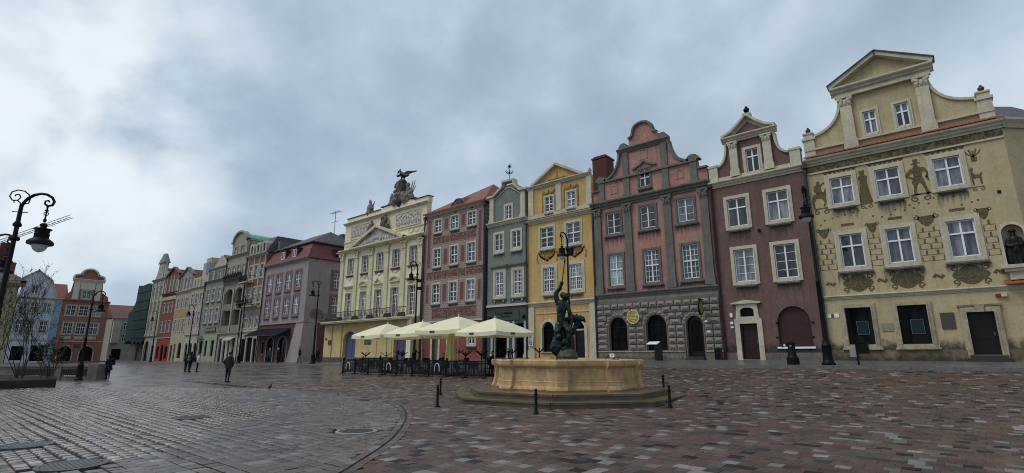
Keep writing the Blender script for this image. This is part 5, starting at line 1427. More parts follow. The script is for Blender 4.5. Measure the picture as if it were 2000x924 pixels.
# pediment
H.wall([(-55.6, 14.5), (-46.0, 14.5), (-50.8, 16.45)], [], RELIEF, y=-.25, thick=.4, name='pediment_relief')
for sg in (-1, 1):
    mb = MB(); ribbon(mb, [(-50.8, 16.6), (-50.8 + sg * 5.35, 14.52)], .34, -.62, .15); H.part('raking_cornice', mb, PALW)
H.part('pediment_cornice', MB().along_x([(.0, 14.14), (-.4, 14.2), (-.66, 14.36), (-.66, 14.52), (0, 14.55)], -56.0, -45.6), PALW)
mb = MB()
for k in range(14): mb.ball((-54.2 + k * .52, -.3, 14.72 + (1.1 - abs(k - 6.5) * .16) * .5), .2 + .05 * (k % 3), 7, 5, (1.1, .4, 1.2))
H.part('pediment_figures', mb, RELIEF)
for x0, x1 in ((-56.85, -52.5), (-47.6, -43.35)):
    o = H.part('relief_panel', MB().box(x0, x1, .04, .12, 15.85, 17.42), RELIEF)
    H.part('panel_frame', MB().prism(rect(x0 - .1, x1 + .1, 15.75, 17.52), .0, .12, [rect(x0, x1, 15.85, 17.42)]), PALW, o)
    mb = MB()
    for k in range(13):
        x = x0 + .25 + k * (x1 - x0 - .5) / 12; h_ = random.uniform(.8, 1.2)
        mb.ball((x, .04, 15.95 + h_ * .45), .17, 6, 6, (1, .5, h_ * 2.4)); mb.ball((x + .05, .02, 16.0 + h_), .11, 6, 5, (1, .7, 1.1))
    H.part('relief_figures', mb, RELIEF, o)
for x0, x1 in ((-58.2, -55.9), (-45.3, -42.5)):
    mb = MB()
    for k in range(3): ribbon(mb, [(x0 + (x1 - x0) * (k + t / 6) / 3, 15.3 - .35 * math.sin(math.pi * t / 6)) for t in range(7)], .1, .04, .12)
    H.part('attic_swag', mb, PALW)
# groups of sculpture on the pediment slopes
mb = MB()
for cx_, cz_, s_ in ((-52.3, 16.3, .55), (-51.9, 16.9, .3), (-49.6, 16.55, .6), (-49.2, 17.1, .36), (-49.9, 17.35, .28), (-48.9, 16.2, .4), (-52.8, 16.0, .35), (-49.3, 17.6, .22), (-52.0, 17.25, .2)):
    mb.ball((cx_, -.3, cz_), s_, 9, 7, (.9, .6, 1.15))
H.part('pediment_trophies', mb, mat('dark weathered stone', '#5e574d', rough=.85, var=.4, scale=4, bump=.6))
# ground floor block that carries the balcony
GF = -1.25
segs = [arch(-54.9, -52.3, .9, 3.3, .95), rect(-50.6, -49.2, 2.65, 3.3), rect(-45.2, -42.9, .95, 3.6)]
H.wall(rect(-58.95, -42.3, .1, 5.2), segs, YPAL, y=GF, thick=.5, name='ground_floor_wall')
H.part('side_return', MB().box(-58.95, -58.5, GF + .5, .0, .1, 5.2).box(-42.75, -42.3, GF + .5, 0, .1, 5.2), YPAL)
for a, b in ((-58.95, -57.3), (-57.0, -55.2), (-43.0, -42.3)): H.part('pier', MB().box(a, b, GF - .12, GF + .02, .2, 5.15), PALC if a > -44 else YPAL)
H.part('niche_panel', MB().prism(rect(-48.4, -45.5, .9, 4.4), GF - .06, GF + .02, [rect(-48.2, -45.7, 1.0, 4.2)]), YPAL)
DOORB = mat('slate blue gate paint', '#565672', rough=.55, var=.12)
o = H.part('gate', MB().prism(arch(-54.9, -52.3, .9, 3.3, .95), GF + .4, GF + .46), DOORB); H.part('gate_leaf', MB().box(-53.63, -53.57, GF + .36, GF + .4, .9, 3.9), DOORB, o)
o = H.part('gate', MB().box(-45.2, -42.9, GF + .4, GF + .46, .95, 3.6), DOORB); H.part('gate_leaf', MB().box(-44.1, -44.0, GF + .36, GF + .4, .95, 3.6), DOORB, o)
o = H.part('barred_window', MB().prism(rect(-50.6, -49.2, 2.65, 3.3), GF + .2, GF + .25, [rect(-50.53, -49.27, 2.72, 3.23)]), BLACK)
H.part('pane', MB().box(-50.55, -49.25, GF + .22, GF + .23, 2.7, 3.25), glass_mat('blue green glass', (.02, .05, .07), (.06, .13, .16)), o)
mb = MB()
for k in range(5): mb.box(-50.4 + k * .25, -50.36 + k * .25, GF + .16, GF + .2, 2.68, 3.27)
mb.box(-50.55, -49.25, GF + .16, GF + .2, 2.95, 2.99); H.part('bars', mb, mat('grey bars', '#8f9aa0'), o)
H.part('plinth', MB().box(-58.98, -54.95, GF - .14, GF, .1, 1.3).box(-52.25, -45.25, GF - .06, GF, .1, 1.3).box(-42.85, -42.28, GF - .14, GF, .1, 1.3), mat('dark grey plinth', '#4f4e50', rough=.7, var=.25))
H.part('plaque', MB().box(-57.9, -57.3, GF - .2, GF - .1, 2.75, 3.3), PLQ); H.part('plaque', MB().box(-58.6, -58.3, GF - .18, GF - .1, 3.3, 3.6), PLQ)
bz = 5.36
slab = [(-59.1, 0), (-59.1, GF - .5)] + [(-58.6 + (-.5) * math.cos(R(90 * i / 6)), GF - .5 - .35 * math.sin(R(90 * i / 6))) for i in range(1, 7)] + [(-43.1, GF - .85), (-42.6, GF - .5), (-42.6, 0)]
mb = MB(); n = len(slab)
for z0, z1, k in ((5.2, 5.32, .0), (5.32, 5.45, .06)):
    P = [(x, y - (k if y < 0 else 0)) for x, y in slab]
    mb.add([(x, y, z0) for x, y in P] + [(x, y, z1) for x, y in P], [tuple(range(n)), tuple(range(2 * n - 1, n - 1, -1))] + [(i, (i + 1) % n, n + (i + 1) % n, n + i) for i in range(n)])
bal = H.part('balcony_slab', mb, PALW)
# bulging iron railing
rail = MB(); path = [(p[0], p[1]) for p in slab if p[1] < -.4] 
dense = []
for (xa, ya), (xb, yb) in zip(path, path[1:]):
    l = math.hypot(xb - xa, yb - ya); k = max(1, int(l / .17))
    for q in range(k): dense.append((xa + (xb - xa) * q / k, ya + (yb - ya) * q / k))
for q, (x, y) in enumerate(dense):
    w = .13 * math.sin(x * 1.15) ** 2
    rail.tube([(x, y + .1, bz + .1), (x, y - .16 - w, bz + .35), (x, y - .1 - w * .5, bz + .65), (x, y + .08, bz + 1.08)], .019, 4, cap=False)
rail.tube([(x, y + .08, bz + 1.1 + .04 * math.sin(x * 2.2)) for x, y in dense[::3]], .04, 5); rail.tube([(x, y + .1, bz + .1) for x, y in dense[::3]], .03, 5)
RIRON = mat('grey wrought iron', '#3c4045', rough=.5, var=.3)
H.part('balcony_railing', rail, RIRON, bal)
mb = MB()
for k in range(16):
    x = -58.2 + k * 1.0
    ribbon(mb, [(a, b) for a, b in scroll_pts(x, bz + .62, .24, 1.3, R(90), 1 if k % 2 else -1)], .045, GF - 1.02, GF - .99)
H.part('railing_scrolls', mb, RIRON, bal)
for k, x in enumerate((-58.0, -55.4, -52.2, -49.2, -46.0, -43.6)):
    mb = MB().box(x - .55, x + .55, GF - .55, GF - .3, bz + .12, bz + .4)
    for q in range(9): mb.ball((x - .5 + q * .125, GF - .42 + .06 * (q % 2), bz + .5), .1, 6, 4, (1, 1, .9))
    H.part('flower_box', mb, mat('faded heather', '#4d4a48', rough=.9, var=.5, scale=9), bal)
H.pipe(-42.35, .8, 14.0, mat('dark red pipe', '#30191a', rough=.5)); H.roof_long(-58.5, -42.4, 17.0, 19.0, .8, 13, SLATE)

# ================================================================== GREY LILAC CORNER HOUSE
LIL = mat('grey lilac plaster', '#978e8d', rough=.9, var=.1, scale=.6, bump=.2, streak=.5)
WINE = mat('wine red plaster', '#644143', rough=.9, var=.14, streak=.4); WINEF = mat('wine red frames', '#765d5e', rough=.9, var=.12)
H = House('grey_lilac_house', 'grey lilac corner house with maroon mansard roof and dark awning', -80.2, -67.0, .6)
wx = [-78.25, -75.35, -72.4, -69.6]
H.wall(rect(-80.2, -67.0, 5.95, 14.75), [rect(x - .75, x + .75, z, z + h) for x in wx for z, h in ((10.85, 2.28), (7.2, 2.4))], LIL, body=(-80.15, -67.38, 14.75, 10.5))
H.wall(rect(-80.2, -67.0, 0, 5.95), [rect(-79.2, -78.2, 1.6, 3.6), arch(-77.2, -75.2, .6, 3.1, .9), arch(-73.6, -71.2, .6, 3.1, .9)], WINE, name='base_wall')
for x in wx:
    for z, h in ((10.85, 2.28), (7.2, 2.4)):
        H.window(x, z, 1.5, h, 2, (.5,), (.34, WINEF, .03), (1.9, GREYST), bars=(2, 2), panes=False, rec=.12)
H.band(-80.2, -66.95, 5.88, 6.12, .14, LIL)
H.cornice(-80.3, -66.9, 14.5, 14.8, .35, LIL)
mans = [(-80.4, -.4, 14.8), (-66.7, -.4, 14.8), (-66.7, 10.6, 14.8), (-80.4, 10.6, 14.8), (-79.2, 1.0, 17.4), (-68.0, 1.0, 17.4), (-68.0, 9.4, 17.4), (-79.2, 9.4, 17.4)]
rf = H.part('mansard_roof', MB().add(mans, [(0, 1, 5, 4), (1, 2, 6, 5), (2, 3, 7, 6), (3, 0, 4, 7), (0, 3, 2, 1)]), MAROONROOF)
V_ = [(-79.5, .6, 17.4), (-67.6, .6, 17.4), (-67.6, 9.8, 17.4), (-79.5, 9.8, 17.4), (-76.2, 5.2, 20.0), (-71.0, 5.2, 20.0)]
H.part('upper_roof', MB().add(V_ + [(x, y, z - .15) for x, y, z in V_[:4]], [(0, 1, 5, 4), (1, 2, 5), (2, 3, 4, 5), (3, 0, 4), (0, 6, 7, 1), (1, 7, 8, 2), (9, 8, 7, 6)]), SLATE, rf)
for x in (-74.5, -71.1):
    o = H.part('dormer', MB().box(x - .75, x + .75, -.1, 1.2, 15.2, 16.6).prism([(x - .9, 16.6), (x + .9, 16.6), (x + .9, 16.7), (x - .9, 16.75)], -.25, 1.4), mat('dormer brown', '#40272a', rough=.7), rf)
    H.part('dormer_window', MB().prism(rect(x - .5, x + .5, 15.35, 16.5), -.16, -.1, [rect(x - .42, x - .04, 15.43, 16.42), rect(x + .04, x + .42, 15.43, 16.42)]), WHITE, rf)
    H.part('dormer_pane', MB().box(x - .45, x + .45, -.13, -.12, 15.4, 16.45), GLASS, rf)
# flank to the lane
side = MB()
zs = [0.0, 5.95, 14.75]
mbs = MB().prism([(.39, 0), (10.5, 0), (10.5, 14.75), (.39, 14.75)], -.002, .36, [rect(3.9, 5.1, 10.9, 13.1), rect(3.9, 5.1, 7.25, 9.6)])
sw = MB().add([(-67.0 - y, x, z) for x, y, z in mbs.v], mbs.f)
H.part('side_wall', sw, LIL)
H.part('side_base', MB().box(-67.02, -66.96, 2.0, 10.5, .1, 5.9), WINE); H.part('side_band', MB().box(-67.02, -66.85, -.1, 10.5, 5.88, 6.12), LIL)
for z, h in ((10.9, 2.2), (7.25, 2.35)):
    w = H.window(-67, z, 1.2, h, 2, (.5,), (.4, WINEF, .03), None, bars=(2, 2), panes=False, rec=.12)
    w.location = (-67.12 - H.ox, 4.5, z - H.oz); w.rotation_euler = (0, 0, R(90))
o = H.part('dormer', MB().box(-68.2, -66.95, 3.7, 5.3, 15.2, 16.6), mat('dormer brown', '#40272a'), rf)
H.part('dormer_pane', MB().box(-66.96, -66.93, 4.0, 5.0, 15.4, 16.4), GLASS, rf); H.part('dormer_window', MB().box(-66.94, -66.88, 4.45, 4.55, 15.35, 16.45).box(-66.94, -66.88, 3.95, 5.05, 15.85, 15.95), WHITE, rf)
# sloping corner pier
H.part('corner_pier', MB().add([(-70.0, -.55, .3), (-66.6, -.55, .3), (-66.6, 2.0, .3), (-70.0, 2.0, .3), (-68.9, -.06, 5.9), (-66.92, -.06, 5.9), (-66.92, 2.0, 5.9), (-68.9, 2.0, 5.9)], [(0, 1, 5, 4), (1, 2, 6, 5), (2, 3, 7, 6), (3, 0, 4, 7), (4, 5, 6, 7)]), LIL)
H.part('plaque', MB().box(-66.88, -66.8, .3, 1.4, 3.0, 3.5), PLQ)
# awning of overlapping sheets
aw = H.part('awning', MB().add([(-80.6, .0, 5.25), (-70.3, .0, 5.25), (-70.3, -2.0, 4.25), (-80.6, -2.0, 4.25), (-80.6, -2.0, 4.15), (-70.3, -2.0, 4.15), (-70.3, 0, 5.1), (-80.6, 0, 5.1)], [(0, 1, 2, 3), (3, 2, 5, 4), (4, 5, 6, 7), (1, 6, 5, 2), (0, 3, 4, 7)]), mat('dark awning metal', '#34343c', rough=.5, var=.2))
for k in range(27): H.part('awning_rib', MB().bar((-80.5 + k * .39, -2.02, 4.28), (-80.5 + k * .39, -.02, 5.29), .06, .05), mat('dark awning metal', '#34343c'), aw)
for x in (-80.2, -70.7): H.part('awning_post', MB().bar((x, -1.9, .6), (x, -1.9, 4.2), .09), BLACK, aw)
o = H.part('shop_window', MB().prism(rect(-79.2, -78.2, 1.6, 3.6), .12, .18, [rect(-79.1, -78.3, 1.7, 3.5)]), PALE); H.part('pane', MB().box(-79.15, -78.25, .15, .16, 1.65, 3.55), GLASSD, o)
for a, b in ((-77.2, -75.2), (-73.6, -71.2)):
    H.arch_window(a, b, .6, 3.1, .9, BLACK, GLASSD, rec=.2); H.part('arch_surround', MB().prism(arch(a - .22, b + .22, .6, 3.1, 1.12), -.05, .02, [arch(a, b, .6, 3.1, .9)]), LIL)
# painted coat of arms above the band on the flank
mb = MB().prism([(1.0, 6.5), (2.6, 6.5), (2.9, 7.0), (2.5, 7.7), (1.1, 7.7), (.7, 7.0)], 0, .02); mb2 = MB().add([(-66.96 - y, x, z) for x, y, z in mb.v], mb.f); H.part('wall_crest', mb2, mat('brown crest', '#75605c', rough=.9, var=.4, scale=4))
# chimneys and fire wall on top, aerial
FW = mat('grey fire wall', '#6f6862', rough=.9, var=.2, streak=.5)
H.part('fire_wall', MB().prism([(-80.2, 14.8), (-79.6, 14.8), (-79.6, 19.2), (-80.2, 19.2)], 1.5, 10.5).prism([(-79.6, 16.5), (-70.0, 18.0), (-70.0, 20.3), (-76.5, 20.3), (-79.6, 19.2)], 9.0, 9.6), FW, rf)
for x, w in ((-75.6, 1.4), (-72.4, 1.2), (-68.8, 1.6)): H.chimney(x - w / 2, x + w / 2, 7.6, 8.4, 17.6, 20.0 - .4 * (x > -70), FW if x < -70 else mat('brick red chimney', '#7a3a30'), rf)
mb = MB().tube([(-70.2, 5.3, 19.6), (-70.2, 5.3, 23.2)], .04, 5).bar((-71.6, 5.3, 23.0), (-68.8, 5.3, 23.0), .05).bar((-71.2, 5.3, 21.5), (-69.2, 5.3, 21.5), .05)
for k in range(7): mb.bar((-71.4 + k * .4, 4.9, 23.0), (-71.4 + k * .4, 5.7, 23.0), .03)
H.part('tv_aerial', mb, PIPE, rf)
H.pipe(-80.15, .6, 14.5); H.part('wall_lamp', MB().ball((-66.85, 4.6, 3.3), .12), WHITE)
# ================================================================== FAR HALF OF THE ROW
def front(H, m, z0, z1, wx, rws, ww, sur, m_sur, bars=None, base_z=None, base_m=None, base_holes=(), gl=None, sill=None):
    """plain front with windows in rows, on a ground floor of its own material"""
    bz_ = base_z or z0
    H.wall(rect(H.x0, H.x1, bz_, z1), [rect(x - ww / 2, x + ww / 2, a, a + h) for x in wx for a, h in rws], m, body=(H.x0 + .03, H.x1 - .03, z1, 11))
    for x in wx:
        for a, h in rws: H.window(x, a, ww, h, 2, (.62,), (sur, m_sur, .06), sill, bars=bars, panes=False, rec=.12)
    if base_z: H.wall(rect(H.x0, H.x1, H.base - .6, bz_), list(base_holes), base_m, name='base_wall')
def shop_fill(H, h, m=None, rec=.2, kind='shop_window'):
    xs_ = [p[0] for p in h]; zs_ = [p[1] for p in h]
    t = .09; cx_ = (min(xs_) + max(xs_)) / 2; cz_ = (min(zs_) + max(zs_)) / 2
    kx = 1 - 2 * t / (max(xs_) - min(xs_)); kz = 1 - 2 * t / (max(zs_) - min(zs_))
    o = H.part(kind, MB().prism(h, rec, rec + .06, [[(cx_ + (x - cx_) * kx, cz_ + (z - cz_) * kz) for x, z in h]]), m or BLACK)
    H.part('pane', MB().prism([(cx_ + (x - cx_) * .97, cz_ + (z - cz_) * .97) for x, z in h], rec + .025, rec + .035), GLASSD, o)

# brick house with balconies
BRK = tile_mat('weathered brick', '#8a5a4a', '#77493d'); OFFW = mat('off white stucco', '#b0aa9c', rough=.88, var=.15, streak=.65)
H = House('balcony_house', 'brick and white house with iron balconies beside the lilac house', -87.2, -80.25, .5)
wx = [-85.4, -83.5, -81.4]
front(H, BRK, 0, 17.2, wx, ((13.5, 2.0), (9.6, 2.3)), 1.05, .24, OFFW, base_z=8.75, base_m=OFFW, base_holes=[rect(x - .55, x + .55, 5.65, 8.0) for x in wx] + [rect(-86.4, -84.9, .5, 4.0), rect(-84.3, -82.3, .5, 4.2), rect(-81.9, -80.8, .5, 4.0)])
for x in wx: H.window(x, 5.65, 1.1, 2.35, 2, (.65,), (.16, OFFW), None, panes=False)
for h in (rect(-86.4, -84.9, .5, 4.0), rect(-84.3, -82.3, .5, 4.2), rect(-81.9, -80.8, .5, 4.0)): shop_fill(H, h)
H.cornice(-87.25, -80.2, 16.9, 17.3, .45, OFFW); H.cornice(-87.2, -80.25, 8.5, 8.8, .3, OFFW, 'string_course'); H.cornice(-87.2, -80.25, 4.9, 5.15, .22, OFFW, 'shop_cornice')
for x0, x1, z in ((-86.9, -84.0, 12.75), (-87.0, -81.2, 8.8)):
    o = H.part('balcony', MB().box(x0, x1, -1.2, 0, z, z + .18), OFFW)
    mb = MB()
    for k in range(int((x1 - x0) / .16)): mb.bar((x0 + .08 + k * .16, -1.12, z + .18), (x0 + .08 + k * .16, -1.12, z + 1.15), .03)
    mb.bar((x0, -1.12, z + 1.15), (x1, -1.12, z + 1.15), .07).bar((x0 + .05, -1.12, z + 1.15), (x0 + .05, 0, z + 1.15), .06).bar((x1 - .05, -1.12, z + 1.15), (x1 - .05, 0, z + 1.15), .06).bar((x0, -1.12, z + .6), (x1, -1.12, z + .6), .3, .03)
    H.part('railing', mb, BLACK, o)
for x in (-86.6, -84.45, -82.45, -80.6): H.pilaster(x, .3, 8.85, 16.9, .08, OFFW, base=.2)
rf = H.part('mansard_roof', MB().add([(-87.3, -.2, 17.3), (-80.2, -.2, 17.3), (-80.2, 9, 17.3), (-87.3, 9, 17.3), (-86.4, 1.6, 20.2), (-80.9, 1.6, 20.2), (-80.9, 8, 20.2), (-86.4, 8, 20.2)], [(0, 1, 5, 4), (1, 2, 6, 5), (2, 3, 7, 6), (3, 0, 4, 7), (4, 5, 6, 7)]), SLATE)
for x in (-86.0, -83.7, -81.5):
    H.part('dormer', MB().prism(arch(x - .75, x + .75, 17.3, 18.7, .6), -.05, 1.6, [arch(x - .35, x + .35, 17.6, 18.6, .35)]), OFFW, rf); H.part('dormer_pane', MB().prism(arch(x - .36, x + .36, 17.6, 18.6, .35), .1, .12), GLASS, rf)
mb = MB(); ribbon(mb, [(-84.3, 4.45), (-84.1, 4.75), (-84.0, 4.4), (-83.8, 4.62), (-83.65, 4.42), (-83.5, 4.66), (-83.35, 4.42), (-83.15, 4.64), (-83.0, 4.42), (-82.7, 4.7)], .1, -.06, .0); H.part('script_sign', mb, mat('dark shop lettering', '#3a3c3a', rough=.6))
H.pipe(-87.15, .5, 16.8)

# loggia house
LOG = mat('pale stone stucco', '#9c978a', rough=.88, var=.14, streak=.55); LOGD = mat('shaded loggia wall', '#7b7668', rough=.9)  # LOGD: darker copy of the stucco, loggia shade put into its colour
H = House('loggia_house', 'tall pale house with two arched loggias and green copper roof', -95.5, -87.25, .48)
lg = [arch(-94.9, -91.6, 9.9, 11.2, 1.3), arch(-90.9, -87.7, 9.9, 11.2, 1.3), rect(-94.9, -91.6, 5.2, 8.8), rect(-90.9, -87.7, 5.2, 8.8)]
wx4 = [-94.4, -92.4, -90.4, -88.4]
H.wall(rect(-95.5, -87.25, 4.75, 18.0), lg + [rect(x - .5, x + .5, 14.2, 16.3) for x in wx4], LOG, thick=.5, body=None)
H.part('loggia_back', MB().box(-95.45, -87.3, 1.6, 11, 0, 18.0).box(-95.4, -94.95, .5, 1.6, 5, 13).box(-87.65, -87.3, .5, 1.6, 5, 13).box(-91.55, -90.95, .5, 1.6, 5, 13).box(-95.4, -87.3, .5, 1.6, 8.9, 9.5).box(-95.4, -87.3, .5, 1.6, 4.8, 5.2), LOGD)
for x in (-93.3, -89.3):
    w = H.window(x, 5.4, 1.6, 2.8, 3, (.7,), None, None, panes=False, y=1.46); w = H.window(x, 9.9, 1.6, 2.0, 3, (.7,), None, None, panes=False, y=1.46)
for x in wx4: H.window(x, 14.2, 1.0, 2.1, 2, (.66,), (.16, LOG), None, panes=False)
for a, b in ((-94.9, -91.6), (-90.9, -87.7)):
    H.part('loggia_parapet', MB().box(a, b, -.1, .2, 5.2, 6.3).box(a, b, -.05, .2, 8.9, 9.9), LOGD)
for x in (-95.2, -91.25, -87.5): H.pilaster(x, .5, 5.1, 12.4, .14, LOG, base=.9)
H.cornice(-95.55, -87.2, 4.75, 5.1, .35, LOG, 'shop_cornice'); H.cornice(-95.5, -87.25, 13.3, 13.7, .4, LOG, 'string_course'); H.cornice(-95.6, -87.15, 17.85, 18.25, .4, LOG)
mb = MB()
for k in range(40): mb.bar((-94.9 + k * .185, -.55, 13.7), (-94.9 + k * .185, -.55, 14.7), .04)
mb.bar((-95, -.55, 14.7), (-87.6, -.55, 14.7), .08).box(-95, -87.6, -.6, .0, 13.66, 13.75)
for k in range(22): mb.ball((-94.8 + k * .33, -.6, 14.5 + .15 * (k % 3)), .22, 6, 5, (1, .7, 1))
H.part('planted_balcony', mb, mat('dark plants and iron', '#30342c', rough=.9, var=.5, scale=5))
H.wall([(-94.4, 18.25), (-88.4, 18.25), (-88.4, 20.6)] + arc(-91.4, 20.6, 2.5, 0, 180, 12, 1.55) + [(-94.4, 20.6)], [rect(-93.2, -92.2, 18.5, 19.7), rect(-90.7, -89.7, 18.5, 19.7)], LOG, y=.1, name='gable')
mb = MB(); ribbon(mb, [(-94.6, 20.6)] + arc(-91.4, 20.6, 2.6, 180, 0, 14, 1.7) + [(-88.2, 20.6)], .3, -.2, .6); H.part('gable_coping', mb, LOG)
for x in (-92.7, -90.2): H.window(x, 18.5, 1.0, 1.2, 2, (), (.12, LOG), None, panes=False, y=.1)
V_ = [(x, y, z) for y in (.5, 9) for x, z in arc(-91.4, 20.5, 2.9, 0, 180, 12, 1.5)]
rf = H.part('copper_roof', MB().add(V_, [(i, i + 1, 14 + i, 13 + i) for i in range(12)]), COPPER); H.part('roof_body', MB().box(-94.2, -88.6, .6, 9, 18, 20.5), LOG, rf)
bh = [rect(-95.0, -93.8, .4, 4.2), rect(-93.2, -92.2, .4, 4.2), rect(-91.3, -90.6, .4, 4.2), rect(-89.7, -88.7, .4, 4.2)]
H.wall(rect(-95.5, -87.25, -.2, 4.75), bh, OFFW, name='base_wall')
for h in bh: shop_fill(H, h)
mb = MB()
for k in range(7): mb.add([(-92.0 + k * .5, -.02, 4.4), (-91.55 + k * .5, -.02, 4.4), (-91.55 + k * .5, -.8, 3.9), (-92.0 + k * .5, -.8, 3.9), (-91.78 + k * .5, -.8, 3.6)], [(0, 1, 2, 3), (3, 2, 4)])
H.part('striped_awning', mb, OFFW); H.pipe(-95.45, .5, 17.7)

# pale green house
PGR = mat('pale green plaster', '#84877a', rough=.9, var=.12, streak=.6)
H = House('pale_green_house', 'pale green house with triangular attic gable and sign board', -104.5, -95.55, .45)
wx = [-102.6, -100.0, -97.4]
bh = [rect(-103.9, -102.3, .4, 3.9), rect(-101.3, -100.2, 1.3, 4.0), rect(-98.5, -97.2, 1.3, 4.0)]
front(H, PGR, 0, 14.4, wx, ((10.95, 2.15), (7.2, 2.35)), 1.1, .2, OFFW, base_z=5.0, base_m=mat('sage ground floor', '#90927f', rough=.9), base_holes=bh, sill=(1.7, PGR))
for h in bh: shop_fill(H, h)
H.cornice(-104.55, -95.5, 14.3, 14.7, .4, PGR)
H.part('sign_board', MB().box(-101.8, -97.0, -.12, .02, 5.4, 6.2), GRND); mb = MB()
for k in range(10): mb.box(-101.5 + k * .45, -101.2 + k * .45, -.15, -.1, 5.58, 6.02 if k else 6.12)
H.part('sign_letters', mb, mat('tan letters', '#8a8468'))
H.wall([(-104.3, 14.7), (-95.7, 14.7), (-95.7, 16.9), (-104.3, 16.9)], [rect(x - .5, x + .5, 14.9, 16.4) for x in (-102.6, -99.2, -97.2)], PGR, y=.3, name='attic'); H.cornice(-104.3, -95.7, 16.8, 17.1, .3, OFFW, 'attic_cornice', y=.3)
for x in (-102.6, -99.2, -97.2): H.window(x, 14.9, 1.0, 1.5, 2, (), (.14, OFFW), None, panes=False, y=.3)
H.wall([(-102.2, 17.1), (-96.4, 17.1), (-99.3, 19.1)], [], OFFW, y=.2, name='pediment'); H.roof_gable(-102.4, -96.2, 17.1, 19.3, .6, 11)
for x in (-103.8, -101.2, -96.2): H.part('statue_post', MB().box(x - .2, x + .2, .0, .4, 14.7, 16.4), OFFW)
H.part('door_canopy', MB().prism([(-104.2, 4.3), (-102.0, 4.3), (-102.6, 4.9), (-103.6, 4.9)], -.5, 0), GTRIM); H.pipe(-104.45, .5, 14.2)

# pinkish white house with blue wrapped dormer
PKW = two_tone('faded pink painted front', '#948682', '#aea698', 3.2, lo=.42, hi=.6, bump=.1)
H = House('faded_pink_house', 'faded pink and white house with wrapped dormer under repair', -111.6, -104.55, .42)
wx = [-110.3, -108.1, -105.9]; bh = [arch(-111.0, -109.6, .4, 3.0, .7), arch(-108.8, -107.4, .4, 3.0, .7), arch(-106.6, -105.2, .4, 3.0, .7)]
front(H, PKW, 0, 13.9, wx, ((11.0, 1.8), (6.9, 2.4)), 1.0, .22, OFFW, base_z=5.1, base_m=OFFW, base_holes=bh)
for h in bh: shop_fill(H, h)
H.cornice(-111.65, -104.5, 13.7, 14.1, .35, OFFW); H.cornice(-111.6, -104.55, 5.0, 5.25, .25, OFFW, 'string_course')
for x in (-111.2, -109.6, -108.2): H.part('dormer', MB().prism(arch(x - .5, x + .5, 14.1, 15.7, .4), .1, 2.0), OFFW)
rf = H.roof_long(-111.6, -104.55, 14.1, 18.6, .0, 11, TILEB); H.chimney(-111.0, -109.4, 4, 5.2, 16.5, 19.2, mat('brick red chimney', '#7a3a30', var=.2), rf)
H.part('wrapped_dormer', MB().box(-107.9, -104.0, .3, 3.0, 14.2, 18.6).box(-107.2, -104.8, .5, 2.8, 18.6, 19.5), OFFW, rf)
H.part('blue_tarpaulin', MB().box(-106.0, -104.3, .18, .3, 16.4, 18.5), mat('blue tarpaulin', '#5a6f96', rough=.4, var=.35, scale=2), rf)

# two-tone yellow house
YC = mat('light cream front', '#a69e88', rough=.9, var=.12, streak=.4); ORG = mat('orange ochre band', '#a1835a', rough=.9, var=.12)
H = House('cream_orange_house', 'cream and orange house with grey pedimented attic beside red house', -119.8, -111.65, .38)
wx = [-118.0, -115.7, -113.4]; bh = [rect(-119.2, -118.0, .4, 3.4), rect(-117.2, -116.2, .4, 3.6), arch(-114.9, -113.0, .9, 3.0, .9)]
front(H, YC, 0, 13.7, wx, ((10.45, 1.95), (6.0, 2.3)), 1.1, .2, OFFW, base_z=5.2, base_m=YC, base_holes=bh)
for h in bh: shop_fill(H, h)
H.band(-119.8, -111.65, 8.7, 10.2, .03, ORG, 'orange_band'); H.cornice(-119.85, -111.6, 13.5, 13.9, .35, OFFW)
H.wall([(-119.0, 13.9), (-112.2, 13.9), (-112.2, 17.0), (-115.6, 18.6), (-119.0, 17.0)], [rect(x - .45, x + .45, 14.3, 16.5) for x in (-117.5, -115.6, -113.7)], mat('grey attic', '#8b8981'), y=.2, name='attic')
for x in (-117.5, -115.6, -113.7): H.window(x, 14.3, .9, 2.2, 2, (), (.12, OFFW), None, panes=False, y=.2)
for x in (-118.6, -116.5, -114.7, -112.6): H.pilaster(x, .3, 13.9, 16.9, .12, OFFW, y=.2, base=.2)
mb = MB(); ribbon(mb, [(-119.2, 16.95), (-115.6, 18.7), (-112.0, 16.95)], .25, -.1, .6); H.part('raking_cornice', mb, GTRIM); H.roof_gable(-119.4, -111.8, 14.5, 18.4, .6, 11, TILEB)

# red house
RDH = mat('brick red plaster', '#7a4540', rough=.9, var=.12, streak=.5)
H = House('red_row_house', 'narrow brick red house with columned attic at far end of row', -128.2, -119.85, .3)
wx = [-126.4, -124.1, -121.8]; bh = [rect(-127.4, -126.0, .8, 3.2), arch(-124.8, -123.2, .3, 2.8, .8), rect(-122.4, -120.8, .8, 3.2)]
front(H, RDH, 0, 13.6, wx, ((10.1, 1.9), (6.1, 2.2)), 1.25, .12, OFFW, base_z=4.9, base_m=mat('rust ground floor', '#7d3a2f', rough=.9), base_holes=bh)
for h in bh: shop_fill(H, h)
H.band(-128.2, -119.85, 12.7, 13.4, .08, OFFW, 'white_band'); H.cornice(-128.25, -119.8, 13.6, 14.2, .4, RDH); H.band(-128.2, -119.85, 4.85, 5.0, .1, OFFW)
H.wall([(-127.6, 14.2), (-120.4, 14.2), (-120.4, 18.0), (-123.9, 19.5), (-127.6, 18.0)], [rect(x - .4, x + .4, 14.8, 16.8) for x in (-125.9, -124.0, -122.1)], RDH, y=.2, name='attic')
for x in (-125.9, -124.0, -122.1): H.window(x, 14.8, .8, 2.0, 2, (), (.1, OFFW), None, panes=False, y=.2)
for x in (-127.2, -124.95, -123.05, -120.8): H.pilaster(x, .3, 14.2, 17.9, .15, OFFW, y=.2, base=.3)
